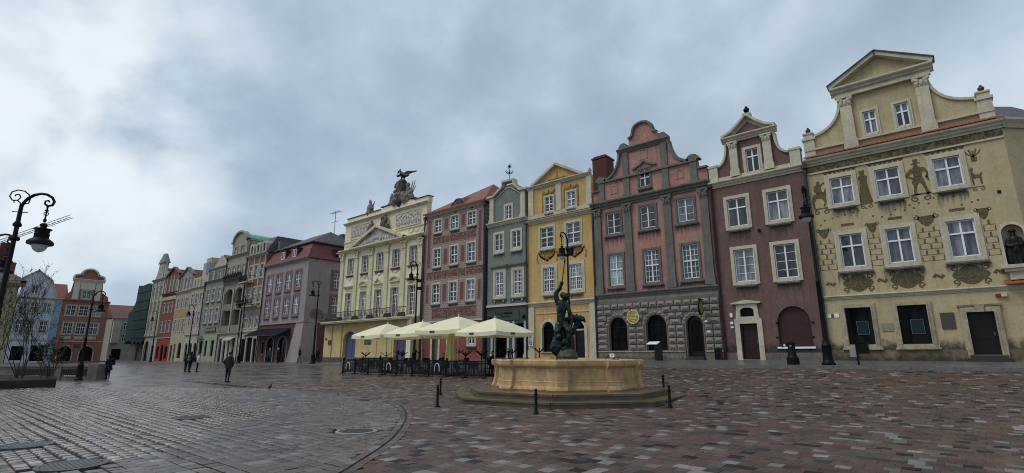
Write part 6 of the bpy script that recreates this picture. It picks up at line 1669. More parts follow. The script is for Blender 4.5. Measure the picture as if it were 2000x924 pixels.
mb = MB(); ribbon(mb, [(-127.9, 17.9), (-123.9, 19.6), (-120.1, 17.9)], .3, -.15, .6); H.part('raking_cornice', mb, SREDP)
for x in (-127.9, -119.9): H.part('statue_post', MB().box(x - .25, x + .25, 0, .5, 14.2, 16.6), OFFW)
H.roof_gable(-127.8, -120.2, 14.3, 19.2, .6, 11, TILEB)

# tower-gabled house at the corner
TWR = mat('light grey stucco', '#a3a298', rough=.9, var=.14, streak=.5)
H = House('tower_gable_house', 'pale grey corner house with copper capped tower gable', -136.6, -128.25, .25)
wx = [-134.9, -132.4, -129.9]; bh = [arch(-136.0, -132.6, .2, 3.0, 1.5), rect(-131.2, -129.4, .6, 3.4)]
front(H, TWR, 0, 17.6, wx, ((14.0, 2.2), (10.6, 2.2), (6.6, 2.2)), 1.0, .2, OFFW, base_z=5.3, base_m=TWR, base_holes=bh)
for h in bh: shop_fill(H, h)
H.part('arch_surround', MB().prism(arch(-136.5, -132.1, .2, 3.0, 2.0), -.1, .02, [bh[0]]), OFFW)
H.cornice(-136.65, -128.2, 17.4, 17.9, .45, TWR); H.cornice(-136.6, -128.25, 5.2, 5.5, .3, TWR, 'string_course')
for x in (-136.2, -133.6, -131.1, -128.6): H.pilaster(x, .5, 5.6, 17.3, .16, OFFW, base=.4)
tl = cubic((-134.6, 21.5), (-136.4, 18.2), (-134.9, 18.8)); tr = cubic((-128.5, 18.2), (-130.2, 21.5), (-129.9, 18.8))
H.wall([(-136.5, 17.9), (-128.4, 17.9)] + tr + tl, [], TWR, y=.1, name='gable')
H.part('tower', MB().box(-134.2, -130.6, .0, .8, 18.0, 21.4).prism(arch(-133.2, -131.6, 19.0, 20.6, .8), -.06, 0), TWR)
H.part('tower_roof', MB().add([(-134.6, -.2, 21.4), (-130.2, -.2, 21.4), (-130.2, 1.0, 21.4), (-134.6, 1.0, 21.4), (-133.2, .2, 23.6), (-131.6, .2, 23.6), (-131.6, .6, 23.6), (-133.2, .6, 23.6)], [(0, 1, 5, 4), (1, 2, 6, 5), (2, 3, 7, 6), (3, 0, 4, 7), (4, 5, 6, 7), (0, 3, 2, 1)]), mat('dull copper cap', '#6f7a70', rough=.7, var=.2))
H.part('copper_ball', MB().ball((-129.0, .6, 18.6), .7), COPPER); H.roof_gable(-136.2, -128.7, 17.9, 20.5, .6, 11, TILEB)

# building wrapped in green netting
NET = mat('dark green scaffold netting', '#16302b', rough=.75, var=.35, scale=.5, bump=.6, bscale=1.2)
H = House('netted_building', 'building wrapped in dark green scaffold netting at the corner', -151.5, -136.8, .22, cat='building')
H.wall(rect(-151.0, -137.0, -.3, 4.5), [rect(-146, -144.5, .3, 3.0), rect(-141, -139.4, .3, 3.0)], mat('grey hoarding', '#5a5a55', rough=.9), thick=.4, y=1.0)
def net_sheet(pts, y0, y1, seed):
    random.seed(seed)
    return MB().prism(pts, y0, y1)
xs_ = np.linspace(-147.0, -136.9, 12)
low = [(float(x), 4.2 + .4 * math.sin(i * 1.9)) for i, x in enumerate(xs_)]
H.part('net', MB().prism(low + [(-136.9, 17.0), (-139, 17.5), (-143, 17.3), (-147.0, 17.6), (-147.4, 11.0)], -.2, 10), NET)
H.part('net', MB().prism([(-153.5, 4.0), (-150, 4.9), (-147.0, 4.6), (-147.0, 13.5), (-148.5, 14.2), (-151.2, 12.0), (-153.5, 11.4)], .2, 9.6), NET)
for k in range(6): H.part('scaffold_lift', MB().box(-147.1, -136.85, -.3, -.22, 5.2 + k * 2.1, 5.26 + k * 2.1), mat('net seam', '#1d3d36', rough=.7))
random.seed(11)

# ================================================================== FAR SIDE OF THE SQUARE (fronts face +x)
FARX = -140.0
BRD = mat('brick pink plaster', '#8f6257', rough=.9, var=.1, streak=.3)
H = House('red_gable_house', 'red house with white windows and round topped white gable', 20.5, 28.35, .1, rz=R(90), plane=FARX)
wx = [22.05, 24.15, 26.3]
bh = [arch(21.2, 23.4, .3, 2.0, 1.3), arch(24.7, 26.9, .3, 2.0, 1.3)]
front(H, BRD, 0, 12.4, wx, ((9.6, 2.0), (5.75, 2.3)), 1.5, .2, OFFW, bars=(2, 2), base_z=4.2, base_m=BRD, base_holes=bh)
for h in bh: shop_fill(H, h); H.part('arch_surround', MB().prism([(x + (.2 if i in (1, 2) else -.2 if i in (0, len(h) - 1) else 0), z) for i, (x, z) in enumerate(arch(h[0][0] - .0, h[1][0], .3, 2.0, 1.55))], -.06, .02, [h]), OFFW)
H.band(20.5, 28.35, 4.15, 4.35, .12, OFFW); H.cornice(20.4, 28.45, 12.4, 12.8, .4, BRD)
for x in wx: H.part('apron_panel', MB().box(x - .75, x + .75, -.05, .02, 4.7, 5.3), OFFW)
H.wall([(20.7, 12.8), (28.1, 12.8), (27.9, 13.8), (26.8, 14.6), (26.6, 16.9), (21.7, 16.9), (21.5, 14.6), (20.8, 13.8)], [rect(23.45, 24.85, 13.2, 14.9)], BRD, y=.1, name='gable')
H.window(24.15, 13.2, 1.4, 1.7, 2, (), (.25, OFFW), None, bars=(2, 2), panes=False, y=.1)
WPT = mat('pale gable stucco', '#c9c2b6', rough=.88, var=.1, streak=.4)
for x in (22.3, 26.0): H.pilaster(x, 1.0, 12.9, 16.8, .1, WPT, y=.1, base=.3)
H.band(22.9, 25.4, 15.15, 16.7, .04, WPT, 'gable_panel', y=.1)
H.cornice(21.4, 26.9, 16.7, 17.3, .4, WPT, 'gable_cornice')
H.wall([(21.6, 17.3), (26.7, 17.3), (26.5, 17.9), (25.6, 18.2)] + arc(24.15, 18.2, 1.4, 0, 180, 10, 1.2) + [(22.7, 18.2), (21.8, 17.9)], [], BRD, y=.1, name='gable_top')
mb = MB(); ribbon(mb, [(21.5, 17.3), (21.7, 18.0), (22.7, 18.3)] + arc(24.15, 18.2, 1.45, 180, 0, 12, 1.3) + [(25.6, 18.3), (26.6, 18.0), (26.8, 17.3)], .34, -.25, .6); H.part('gable_coping', mb, WPT)
H.part('wall_plaque', MB().box(23.5, 24.6, -.05, .02, 2.9, 3.7), PLQ)
H.roof_gable(20.9, 28.0, 12.6, 16.4, .6, 11); H.roof_long(18.5, 21.5, 12.8, 16.4, .8, 10)
BLU = mat('pale blue plaster', '#b9c2cc', rough=.9, var=.1, streak=.35); BLUD = mat('blue quoins', '#7f97ac', rough=.9, var=.25, scale=2)
H = House('blue_house', 'pale blue house with darker blue corner strip behind the bare shrub', 13.6, 20.45, .1, rz=R(90), plane=FARX)
wx = [14.7, 16.3, 18.2]; bh = [rect(17.1, 19.1, .3, 3.4), rect(14.2, 16.0, .5, 3.2)]
front(H, BLU, 0, 12.5, wx, ((9.8, 1.95), (5.8, 2.4)), 1.2, .18, OFFW, bars=(2, 2), base_z=4.4, base_m=BLU, base_holes=bh)
for h in bh: shop_fill(H, h)
H.band(13.6, 20.45, 4.3, 4.6, .14, OFFW); H.cornice(13.5, 20.5, 12.4, 12.85, .4, OFFW); H.band(19.2, 20.4, .2, 12.4, .05, BLUD, 'corner_strip')
H.wall([(13.7, 12.85), (19.3, 12.85), (18.9, 14.6), (18.1, 16.4), (15.9, 18.2), (13.9, 16.6)], [rect(15.4, 16.4, 13.6, 15.2)], BLU, y=.1, name='gable'); H.window(15.9, 13.6, 1.0, 1.6, 2, (), (.2, OFFW), None, panes=False, y=.1)
mb = MB(); ribbon(mb, [(13.6, 16.4), (15.9, 18.35), (18.2, 16.5), (18.9, 14.6), (19.4, 13.0)], .26, -.15, .5); H.part('gable_coping', mb, OFFW)
rf = H.roof_gable(13.7, 19.4, 12.7, 17.4, .6, 11, TILEB)
H = House('grey_far_house', 'plain grey house left of the blue one behind the bushes', 4.5, 13.5, .1, rz=R(90), plane=FARX)
front(H, LOG, 0, 12.0, [6, 8.5, 11, 12.7], ((9.2, 2), (5.4, 2.2)), 1.1, .15, OFFW, base_z=4.2, base_m=LOG, base_holes=[rect(6, 8, .4, 3.2)])
shop_fill(H, rect(6, 8, .4, 3.2)); H.cornice(4.5, 13.5, 11.9, 12.3, .35, LOG); rf = H.roof_long(4.5, 13.5, 12.3, 17.0, 0, 10, TILEB); H.chimney(11.5, 12.6, 3, 4.2, 14, 19.5, mat('brick red chimney', '#7a3a30'), rf)
# street running off at the corner
GFAR = mat('dim grey facade', '#77766f', rough=.9, var=.15)
H = House('grey_street_house', 'grey apartment house with red roof far down the side street', 30.5, 42.0, .1, rz=R(90), plane=-172.0)
front(H, GFAR, 0, 11.6, [31.8, 33.8, 35.8, 37.8, 39.8], ((8.4, 1.9), (5.2, 1.9)), 1.0, .16, OFFW, base_z=4.0, base_m=GFAR, base_holes=[rect(32, 34, .3, 3), rect(36, 38.5, .3, 3)])
for h in (rect(32, 34, .3, 3), rect(36, 38.5, .3, 3)): shop_fill(H, h)
H.cornice(30.4, 42, 11.5, 11.9, .4, GFAR); H.roof_long(30.3, 42, 11.9, 15.0, -.2, 9, TILE)
H = House('balcony_street_house', 'grey house with oriel balcony at the mouth of the side street', 34.2, 40.0, .1, rz=R(90), plane=-163.0)
front(H, LOG, 0, 10.5, [35.2, 37.2, 39.0], ((7.8, 1.8), (4.8, 1.8)), .9, .14, OFFW, base_z=3.8, base_m=LOG, base_holes=[rect(35, 37, .3, 3)])
shop_fill(H, rect(35, 37, .3, 3)); H.part('oriel', MB().box(34.4, 36.0, -1.0, 0, 4.5, 9.6), OFFW); H.cornice(34.1, 40, 10.4, 10.8, .3, LOG); H.roof_long(34.1, 40, 10.8, 13.2, -.1, 8, TILEB)
# ================================================================== STREET LAMPS
LAMPGLASS = mat('milky lamp globe', '#b9bcc0', rough=.15, var=.08, bump=0, spec=.6)
def make_lamp(h, k, label):
    """cast iron crook lamp: height h, head scaled by k, arm reaching along +x"""
    t = thing('street_lamp', label, 'street lamp', (0, 0, 0), 0, 'iron crook street lamps')
    post = [(.24 * k, 0), (.24 * k, .10), (.20 * k, .14), (.17 * k, .3), (.155 * k, .9), (.17 * k, .95), (.12 * k, 1.05), (.085 * k, 1.3), (.075 * k, h * .45), (.085 * k, h * .45 + .03), (.06 * k, h * .45 + .1), (.048 * k, h - .95 * k), (.085 * k, h - .93 * k), (.095 * k, h - .88 * k), (.05 * k, h - .8 * k), (.042 * k, h - .35 * k)]
    obj('post', MB().lathe(post, n=12).mesh('post', smooth=True), BLACK, t)
    col = MB().lathe([(.10 * k, h - 1.3 * k), (.12 * k, h - 1.26 * k), (.10 * k, h - 1.2 * k)], n=10).bar((-.16 * k, 0, h - .55 * k), (.16 * k, 0, h - .55 * k), .02 * k)
    obj('collar', col.mesh('collar'), BLACK, t)
    def P(x, z): return (x * k, 0, h + z * k)
    arm = [P(0, -.42), P(.03, -.3), P(.1, -.17), P(.22, -.06), P(.36, -.01), P(.48, -.02), P(.6, -.09), P(.66, -.2), P(.63, -.3), P(.54, -.33), P(.47, -.28), P(.47, -.2), P(.53, -.18), P(.56, -.22)]
    obj('arm', MB().tube(arm, [.04 * k] * 4 + [.034 * k] * 6 + [.024 * k] * 4, 8).mesh('arm', smooth=True), BLACK, t)
    sc = [P(.04, -.32), P(.13, -.3), P(.15, -.18), P(.1, -.06), P(.0, .02), P(-.14, .035), P(-.25, -.03), P(-.28, -.15), P(-.21, -.25), P(-.1, -.24), P(-.05, -.16), P(-.09, -.08), P(-.16, -.09), P(-.17, -.14)]
    sc2 = [P(0, -.42), P(-.04, -.3), P(-.12, -.24), P(-.18, -.27), P(-.16, -.31)]
    obj('scroll', MB().tube(sc, .017 * k, 6).tube(sc2, .015 * k, 6).mesh('scroll', smooth=True), BLACK, t)
    lx = .54 * k
    st = MB().lathe([(.02 * k, h - .78 * k), (.045 * k, h - .72 * k), (.02 * k, h - .66 * k), (.022 * k, h - .48 * k), (.05 * k, h - .46 * k), (.02 * k, h - .42 * k), (.03 * k, h - .33 * k)], lx, 0, 8)
    st.tube([(lx + .05 * k * math.cos(a), 0, h - .54 * k + .05 * k * math.sin(a)) for a in [2 * math.pi * q / 10 for q in range(11)]], .01 * k, 5)
    obj('stem', st.mesh('stem'), BLACK, t)
    lum = [(.05, -.80), (.085, -.84), (.06, -.9), (.085, -.93), (.19, -.95), (.19, -.975), (.155, -.985), (.148, -1.07), (.168, -1.09), (.155, -1.12), (.155, -1.2), (.2, -1.23), (.25, -1.27), (.275, -1.3), (.275, -1.37), (.25, -1.38)]
    obj('lantern', MB().lathe([(a * k, h + b * k) for a, b in lum], lx, 0, 16).mesh('lantern', smooth=True), BLACK, t)
    gl = [(.17, -1.36), (.165, -1.42), (.13, -1.5), (.08, -1.55), (.02, -1.575)]
    obj('globe', MB().lathe([(a * k, h + b * k) for a, b in gl], lx, 0, 16).mesh('globe', smooth=True), LAMPGLASS, t)
    return t
TALL, SHORT = 9.2, 5.8
tall = make_lamp(TALL, 1.3, 'tall iron lamp on the pavement before the ochre house')
short = make_lamp(SHORT, 1.0, 'iron crook lamp by the bench wall and dark coated walker')
def set_lamp(o, x, y, rz, z=None):
    o.location = (x, y, gz(x, y) if z is None else z); o.rotation_euler = (0, 0, rz)
row_l = [(-5.05, 'tall iron lamp on the pavement before the ochre house'), (-20.45, 'tall iron lamp behind the fountain statue'), (-37.25, 'tall iron lamp with spotlights standing behind the parasols'),
         (-54.8, 'tall iron lamp at the lane mouth beside the lilac house'), (-74.3, 'tall iron lamp in front of the loggia house'), (-93.6, 'tall iron lamp behind the group of three people'), (-112.0, 'tall iron lamp before the tower gable house')]
for k, (x, lb) in enumerate(row_l):
    o = tall if k == 0 else copy_tree(tall)
    set_lamp(o, x, 30.1, R(-90)); o['label'] = lb
    if k == 2:
        for z, sgn in ((7.3, 1), (6.6, 1)):
            obj('spotlight', MB().box(-.1, .1, .1, .45, z, z + .28).bar((0, .05, z + .14), (0, .2, z + .14), .06).mesh('spotlight'), BLACK, o, rot=(0, 0, R(30)))
    if k == 1: obj('spotlight', MB().box(-.1, .1, .1, .45, 7.6, 8.1).mesh('spotlight'), BLACK, o)
set_lamp(short, -43.6, 7.9, R(55))
o = copy_tree(short); o['label'] = 'nearest iron lamp at the left edge, lantern against the sky'; set_lamp(o, -18.05, 1.45, R(62))
o = copy_tree(short); o['label'] = 'second lamp at the left edge, only its crook in view'; set_lamp(o, -25.3, 1.45, R(62))

# ================================================================== BOLLARDS AND SMALL FURNITURE
def make_bollard(h):
    t = thing('bollard', 'x', 'bollard', (0, 0, 0), 0, 'black bollards round the fountain')
    prof = [(.075, 0), (.075, .04), (.06, .06), (.052, .12), (.043, .14), (.04, h * .72), (.052, h * .74), (.052, h * .78), (.038, h * .82), (.036, h * .9), (.046, h * .92), (.04, h * .97), (.015, h)]
    obj('shaft', MB().lathe(prof, n=12).mesh('shaft', smooth=True), BLACK, t)
    obj('base_plate', MB().lathe([(.1, -.02), (.1, .015), (.08, .025)], n=12).mesh('base_plate'), BLACK, t)
    return t
bol = make_bollard(.70)
def cam_ground(px, py, dz=0.0):
    """world point on the paving seen at a photo pixel (only used to measure places)"""
    a = (px - 1000) / 1000; b = (462 - py) / 1000
    f, u = CP - b * SP, SP + b * CP
    lo, hi = 1.0, 400.0
    for _ in range(60):
        m_ = (lo + hi) / 2; x, y = from_cam(a * m_, f * m_)
        if 1.65 + u * m_ > gz(x, y) + dz: lo = m_
        else: hi = m_
    return from_cam(a * lo, f * lo)
for k, (px, py, lb) in enumerate([(1047, 809, 'black bollard in front of the fountain'), (1309, 797, 'black bollard by the right corner of the fountain step'), (854, 795, 'nearer black bollard left of the fountain'), (860, 772, 'farther black bollard left of the fountain'), (1297, 768, 'black bollard just behind the right fountain step')]):
    o = bol if k == 0 else copy_tree(bol)
    x, y = cam_ground(px, py); o.location = (x, y, gz(x, y)); o['label'] = lb
x, y = cam_ground(1543, 718); y = max(y, 30.3)
t = thing('water_hydrant', 'stout black standpipe with side spout before the maroon house', 'hydrant', (x, y, gz(x, y)))
obj('body', MB().lathe([(.3, 0), (.3, .35), (.25, .4), (.2, .5), (.17, 1.0), (.22, 1.03), (.22, 1.1), (.14, 1.16), (.05, 1.22)], n=14).mesh('body', smooth=True), BLACK, t)
obj('spout', MB().tube([(-.1, -.05, .95), (-.35, -.08, .97), (-.42, -.08, .9)], .05, 8).mesh('spout'), BLACK, t)
obj('emblem', MB().ball((0, -.19, .95), .07, 8, 6, (1, .4, 1)).mesh('emblem'), mat('grey emblem', '#6a6e72'), t); obj('tap', MB().ball((-.3, -.1, .98), .06).mesh('tap'), WHITE, t)
x, y = cam_ground(1674, 717); y = max(y, 30.2)
t = thing('litter_bin', 'black box litter bin on a slim post before the ochre house', 'litter bin', (x, y, gz(x, y)))
obj('post', MB().tube([(0, 0, -.02), (0, 0, 1.35)], .045, 8).mesh('post'), BLACK, t); obj('box', MB().box(.04, .48, -.2, .2, .55, 1.05).box(.02, .5, -.22, .22, 1.05, 1.09).mesh('box'), BLACK, t); obj('flap', MB().box(-.3, -.04, -.02, .02, .4, .8).mesh('flap'), mat('grey notice', '#8d8f8e'), t)
x, y = -15.6, 33.6
t = thing('menu_stand', 'dark menu stand with white sloping top before the pink house', 'menu stand', (x, y, gz(x, y)))
obj('column', MB().box(-.22, .22, -.15, .15, -.02, 1.15).mesh('column'), mat('blue black lacquer', '#141d24', rough=.35), t); obj('top', MB().box(-.38, .38, -.3, .25, 1.15, 1.19).mesh('top'), WHITE, t, rot=(R(18), 0, 0), loc=(0, -.35, 0.05))
t = thing('pavement_sign', 'small black board leaning by the pink house door', 'sign board', (-11.9, 34.55, gz(-11.9, 34.55)))
obj('board', MB().box(-.2, .2, -.12, .0, 0, .75).mesh('board'), BLACK, t); obj('edge', MB().prism(rect(-.23, .23, .0, .78), -.14, .02, [rect(-.19, .19, .05, .73)]).mesh('edge'), mat('board edge', '#2a2a2c'), t)

# ================================================================== PARASOLS
CANVAS = mat('cream parasol canvas', '#f7f1cf', rough=.75, var=.05, scale=1.2, bump=.12, bscale=5)
CANVASY = mat('yellowed folded canvas', '#d8cc86', rough=.8, var=.12)
POLE = mat('white parasol pole', '#c9ccca', rough=.4, var=.05)
def canvas_translucent(m):
    nt = m.node_tree; N, L = nt.nodes, nt.links
    b = N['Principled BSDF']; out = N['Material Output']
    tr = N.new('ShaderNodeBsdfTranslucent'); tr.inputs['Color'].default_value = (.88, .82, .52, 1)
    mx = N.new('ShaderNodeMixShader'); mx.inputs[0].default_value = .3
    L.new(b.outputs[0], mx.inputs[1]); L.new(tr.outputs[0], mx.inputs[2]); L.new(mx.outputs[0], out.inputs['Surface'])
canvas_translucent(CANVAS); canvas_translucent(CANVASY)
def make_parasol():
    t = thing('parasol', 'x', 'parasol', (0, 0, 0), 0, 'open square parasols over the terrace')
    S, ze, za = 1.88, 2.68, 3.56
    cn = [(-S, -S), (S, -S), (S, S), (-S, S)]
    mb = MB(); n = 10
    V_ = []; F_ = []
    for e_ in range(4):                                # four panels that sag between the ribs
        a, b = cn[e_], cn[(e_ + 1) % 4]
        k0 = len(V_)
        for i in range(n + 1):
            for j in range(n + 1):
                s_ = j / n; u = i / n
                x = (a[0] + (b[0] - a[0]) * s_) * u; y = (a[1] + (b[1] - a[1]) * s_) * u
                sag = -.10 * math.sin(math.pi * s_) * u
                edge = .10 * math.sin(math.pi * s_) ** 2 * max(0, (u - .8) / .2)
                V_.append((x, y, za + (ze - za) * u + sag * u + edge * .3 + .05 * math.sin(math.pi * u)))
        for i in range(n):
            for j in range(n):
                q = k0 + i * (n + 1) + j; F_.append((q, q + 1, q + n + 2, q + n + 1))
    mb.add(V_, F_)
    can = obj('canopy', mb.mesh('canopy', smooth=True), CANVAS, t)
    va = MB()
    for e_ in range(4):                                # hanging valance, gathered at the corners
        a, b = cn[e_], cn[(e_ + 1) % 4]
        T_, B_ = [], []
        for j in range(17):
            s_ = j / 16; x = a[0] + (b[0] - a[0]) * s_; y = a[1] + (b[1] - a[1]) * s_
            zt = ze - .10 * math.sin(math.pi * s_) + .03 * math.sin(math.pi * s_) ** 2; w = .02 * math.sin(s_ * 40)
            T_.append((x * 1.001, y * 1.001, zt)); B_.append((x * (1.0 + w * .3), y * (1.0 + w * .3), zt - .24))
        va.add(T_ + B_, [(j, j + 1, 17 + j + 1, 17 + j) for j in range(16)])
    obj('valance', va.mesh('valance', smooth=True), CANVAS, can)
    lg_ = MB()
    for e_ in range(4):
        a, b = cn[e_], cn[(e_ + 1) % 4]; s0 = .36
        p = Vector((a[0] + (b[0] - a[0]) * s0, a[1] + (b[1] - a[1]) * s0, ze - .2)); d_ = Vector((b[0] - a[0], b[1] - a[1], 0)).normalized()
        o_ = Vector((d_.y, -d_.x, 0)) * .02
        q = [p + o_, p + o_ + d_ * .42, p + o_ + d_ * .42 + Vector((0, 0, .13)), p + o_ + Vector((0, 0, .13))]
        lg_.add(q, [(0, 1, 2, 3)])
    obj('printed_tag', lg_.mesh('printed_tag'), mat('brown print', '#4c4434', rough=.8, var=.5, scale=14), can)
    rb = MB()
    for x, y in cn + [(0, -S), (S, 0), (0, S), (-S, 0)]:
        rb.bar((x * .02, y * .02, za - .06), (x * .97, y * .97, ze - .06), .035); rb.bar((0, 0, 2.5), (x * .5, y * .5, (za + ze) / 2 - .1), .025)
    obj('ribs', rb.mesh('ribs'), POLE, t)
    obj('pole', MB().tube([(0, 0, 0), (0, 0, 3.7)], .038, 8).mesh('pole'), POLE, t)
    obj('hub', MB().lathe([(.08, 2.42), (.08, 2.56), (.05, 2.6)], n=10).mesh('hub'), POLE, t)
    obj('base', MB().box(-.4, .4, -.4, .4, 0, .12).lathe([(.06, .12), (.06, .45)], n=8).mesh('base'), BLACK, t)
    return t
par = make_parasol()
for k, (x, y, lb) in enumerate([(-33.0, 24.0, 'leftmost open cream parasol of the terrace'), (-29.0, 24.1, 'second open cream parasol from the left'), (-25.0, 23.8, 'third cream parasol, the tallest, behind the folded one'), (-21.35, 23.4, 'rightmost open cream parasol beside the fountain')]):
    o = par if k == 0 else copy_tree(par)
    o.location = (x, y, gz(x, y)); o.rotation_euler = (0, 0, R((k * 7) % 5 - 2)); o['label'] = lb
    if k == 3: o.scale = (.9, .9, .96)
    if k == 2: o.scale = (1.06, 1.06, 1.04)
x, y = -24.75, 22.95
t = thing('folded_parasol', 'folded cream parasol hanging beside the tallest one', 'parasol', (x, y, gz(x, y)))
prof = []
V_, F_ = [], []
for i, (z, r_) in enumerate([(.85, .24), (1.0, .30), (1.4, .27), (2.0, .22), (2.5, .16), (2.75, .05)]):
    for k in range(24):
        a = 2 * math.pi * k / 24; rr = r_ * (1 + .28 * math.cos(8 * a)); V_.append((rr * math.cos(a), rr * math.sin(a), z + (.06 * math.cos(8 * a) if i == 0 else 0)))
for i in range(5):
    for k in range(24): F_.append((i * 24 + k, i * 24 + (k + 1) % 24, (i + 1) * 24 + (k + 1) % 24, (i + 1) * 24 + k))
obj('canopy', MB().add(V_, F_).mesh('canopy', smooth=True), CANVASY, t); obj('pole', MB().tube([(0, 0, 0), (0, 0, 2.9)], .035, 8).mesh('pole'), POLE, t); obj('base', MB().box(-.35, .35, -.35, .35, 0, .1).mesh('base'), BLACK, t)

# ================================================================== TERRACE: barriers, tables, chairs
GRID = mat('dark barrier mesh', '#24262b', rough=.6, var=.2)
def make_barrier(L_):
    t = thing('terrace_barrier', 'x', 'barrier', (0, 0, 0), 0, 'mesh barriers round the terrace')
    for s_ in (-1, 1):
        p = obj('post', MB().box(-.03, .03, -.03, .03, 0, 1.12).mesh('post'), BLACK, t, loc=(s_ * (L_ / 2 - .03), 0, 0))
        obj('foot', MB().box(-.05, .05, -.28, .28, 0, .03).mesh('foot'), BLACK, t, loc=(s_ * (L_ / 2 - .03), 0, 0))
    obj('rail', MB().box(-L_ / 2 + .06, L_ / 2 - .06, -.02, .02, .92, .97).mesh('rail'), BLACK, t); obj('rail', MB().box(-L_ / 2 + .06, L_ / 2 - .06, -.02, .02, .12, .16).mesh('rail'), BLACK, t)
    mb = MB()
    for k in range(int(L_ / .055)): mb.box(-L_ / 2 + .07 + k * .055, -L_ / 2 + .082 + k * .055, -.006, .006, .16, .92)
    for k in range(11): mb.box(-L_ / 2 + .06, L_ / 2 - .06, -.006, .006, .2 + k * .066, .212 + k * .066)
    obj('mesh_infill', mb.mesh('mesh_infill'), GRID, t)
    return t
bar0 = make_barrier(1.64)
ARCHM = mat('pale arch emblem', '#b9bcc0', rough=.5)
ORD = ['first', 'second', 'third', 'fourth', 'fifth', 'sixth', 'seventh', 'eighth', 'ninth']
bars_ = [bar0] + [copy_tree(bar0) for _ in range(11)]
for k, o in enumerate(bars_):
    if k < 9:
        x = -35.6 + .82 + k * 1.65; y = 22.0
        o.rotation_euler = (0, -math.atan((gz(x + .8, y) - gz(x - .8, y)) / 1.6), 0)
        o['label'] = f'{ORD[k]} mesh barrier from the left along the terrace front'
    else:
        x = -35.7; y = 22.95 + (k - 9) * 1.65
        o.rotation_euler = (0, 0, R(90)); o['label'] = f'{("nearest", "middle", "farthest")[k - 9]} mesh barrier on the left end of the terrace'
    o.location = (x, y, gz(x, y))
em_me = MB().tube([(-.22, -.05, .32), (-.22, -.05, .52)] + [(-.22 * math.cos(R(a)), -.05, .52 + .28 * math.sin(R(a))) for a in range(20, 180, 20)] + [(.22, -.05, .52), (.22, -.05, .32)], .035, 6).mesh('arch_emblem')
bd_me = MB().prism(arch(-.19, .19, .3, .52, .24), -.045, -.03).mesh('emblem_board')
for k in (0, 3, 6): obj('emblem_board', bd_me, BLACK, obj('arch_emblem', em_me, ARCHM, bars_[k]))
RATT = mat('black rattan', '#161719', rough=.6, var=.4, scale=20, bump=.3)
def make_chair():
    t = thing('terrace_chair', 'x', 'chair', (0, 0, 0), 0, 'black terrace chairs')
    obj('seat', MB().box(-.23, .23, -.22, .22, .42, .47).mesh('seat'), RATT, t)
    obj('backrest', MB().add([(-.23, .2, .47), (.23, .2, .47), (.23, .24, .47), (-.23, .24, .47), (-.21, .3, .9), (.21, .3, .9), (.21, .34, .9), (-.21, .34, .9)], [(0, 1, 5, 4), (1, 2, 6, 5), (2, 3, 7, 6), (3, 0, 4, 7), (4, 5, 6, 7)]).mesh('backrest'), RATT, t)
    for sx in (-1, 1):
        for sy in (-1, 1): obj('leg', MB().bar((sx * .2, sy * .19, .43), (sx * .24, sy * .23, 0), .035).mesh('leg'), BLACK, t)
    return t
def make_table():
    t = thing('terrace_table', 'x', 'table', (0, 0, 0), 0, 'black terrace tables')
    obj('tabletop', MB().box(-.4, .4, -.4, .4, .71, .745).mesh('tabletop'), mat('dark tabletop', '#1d1d20', rough=.35), t)
    obj('column', MB().tube([(0, 0, .02), (0, 0, .71)], .035, 8).mesh('column'), BLACK, t)
    obj('base', MB().bar((0, 0, .3), (.3, .3, .02), .06, .04).bar((0, 0, .3), (-.3, .3, .02), .06, .04).bar((0, 0, .3), (.3, -.3, .02), .06, .04).bar((0, 0, .3), (-.3, -.3, .02), .06, .04).mesh('base'), BLACK, t)
    return t
ch0, tb0 = make_chair(), make_table()
chs, tbs = 0, 0
TX = [-34.2, -31.5, -29.9, -27.3, -23.3, -22.0, -20.0]
for row_, ty in ((0, 23.0), (1, 25.6)):
    for k, tx in enumerate(TX):
        x = tx + .35 * row_ + random.uniform(-.1, .1); y = ty + random.uniform(-.15, .15)
        o = tb0 if tbs == 0 else copy_tree(tb0); tbs += 1
        zz = gz(x, y); o.location = (x, y, zz); o.rotation_euler = (0, 0, R(random.uniform(-6, 6)))
        o['label'] = f'{ORD[k]} black table from the left in the {("front", "back")[row_]} row of the terrace'
        # a second table stacked on it legs up, chairs standing round
        if (k + row_) % 5 != 3:
            c = copy_tree(tb0)
            c.location = (x, y, zz + 1.492); c.rotation_euler = (R(180), 0, R(random.uniform(0, 90))); c['label'] = f'table turned upside down on the {ORD[k]} {("front", "back")[row_]} row terrace table'
        else:
            c = ch0 if chs == 0 else copy_tree(ch0); chs += 1
            c.location = (x, y + .62, zz); c.rotation_euler = (0, 0, 0); c['label'] = f'black chair behind the {ORD[k]} {("front", "back")[row_]} row terrace table'
        for sg in (-1, 1):
            c2 = ch0 if chs == 0 else copy_tree(ch0); chs += 1
            xx = x + sg * .62; c2.location = (xx, y, gz(xx, y)); c2.rotation_euler = (0, 0, R(-90 * sg + random.uniform(-12, 12))); c2['label'] = f'black chair {("left", "right")[sg > 0]} of the {ORD[k]} {("front", "back")[row_]} row terrace table'
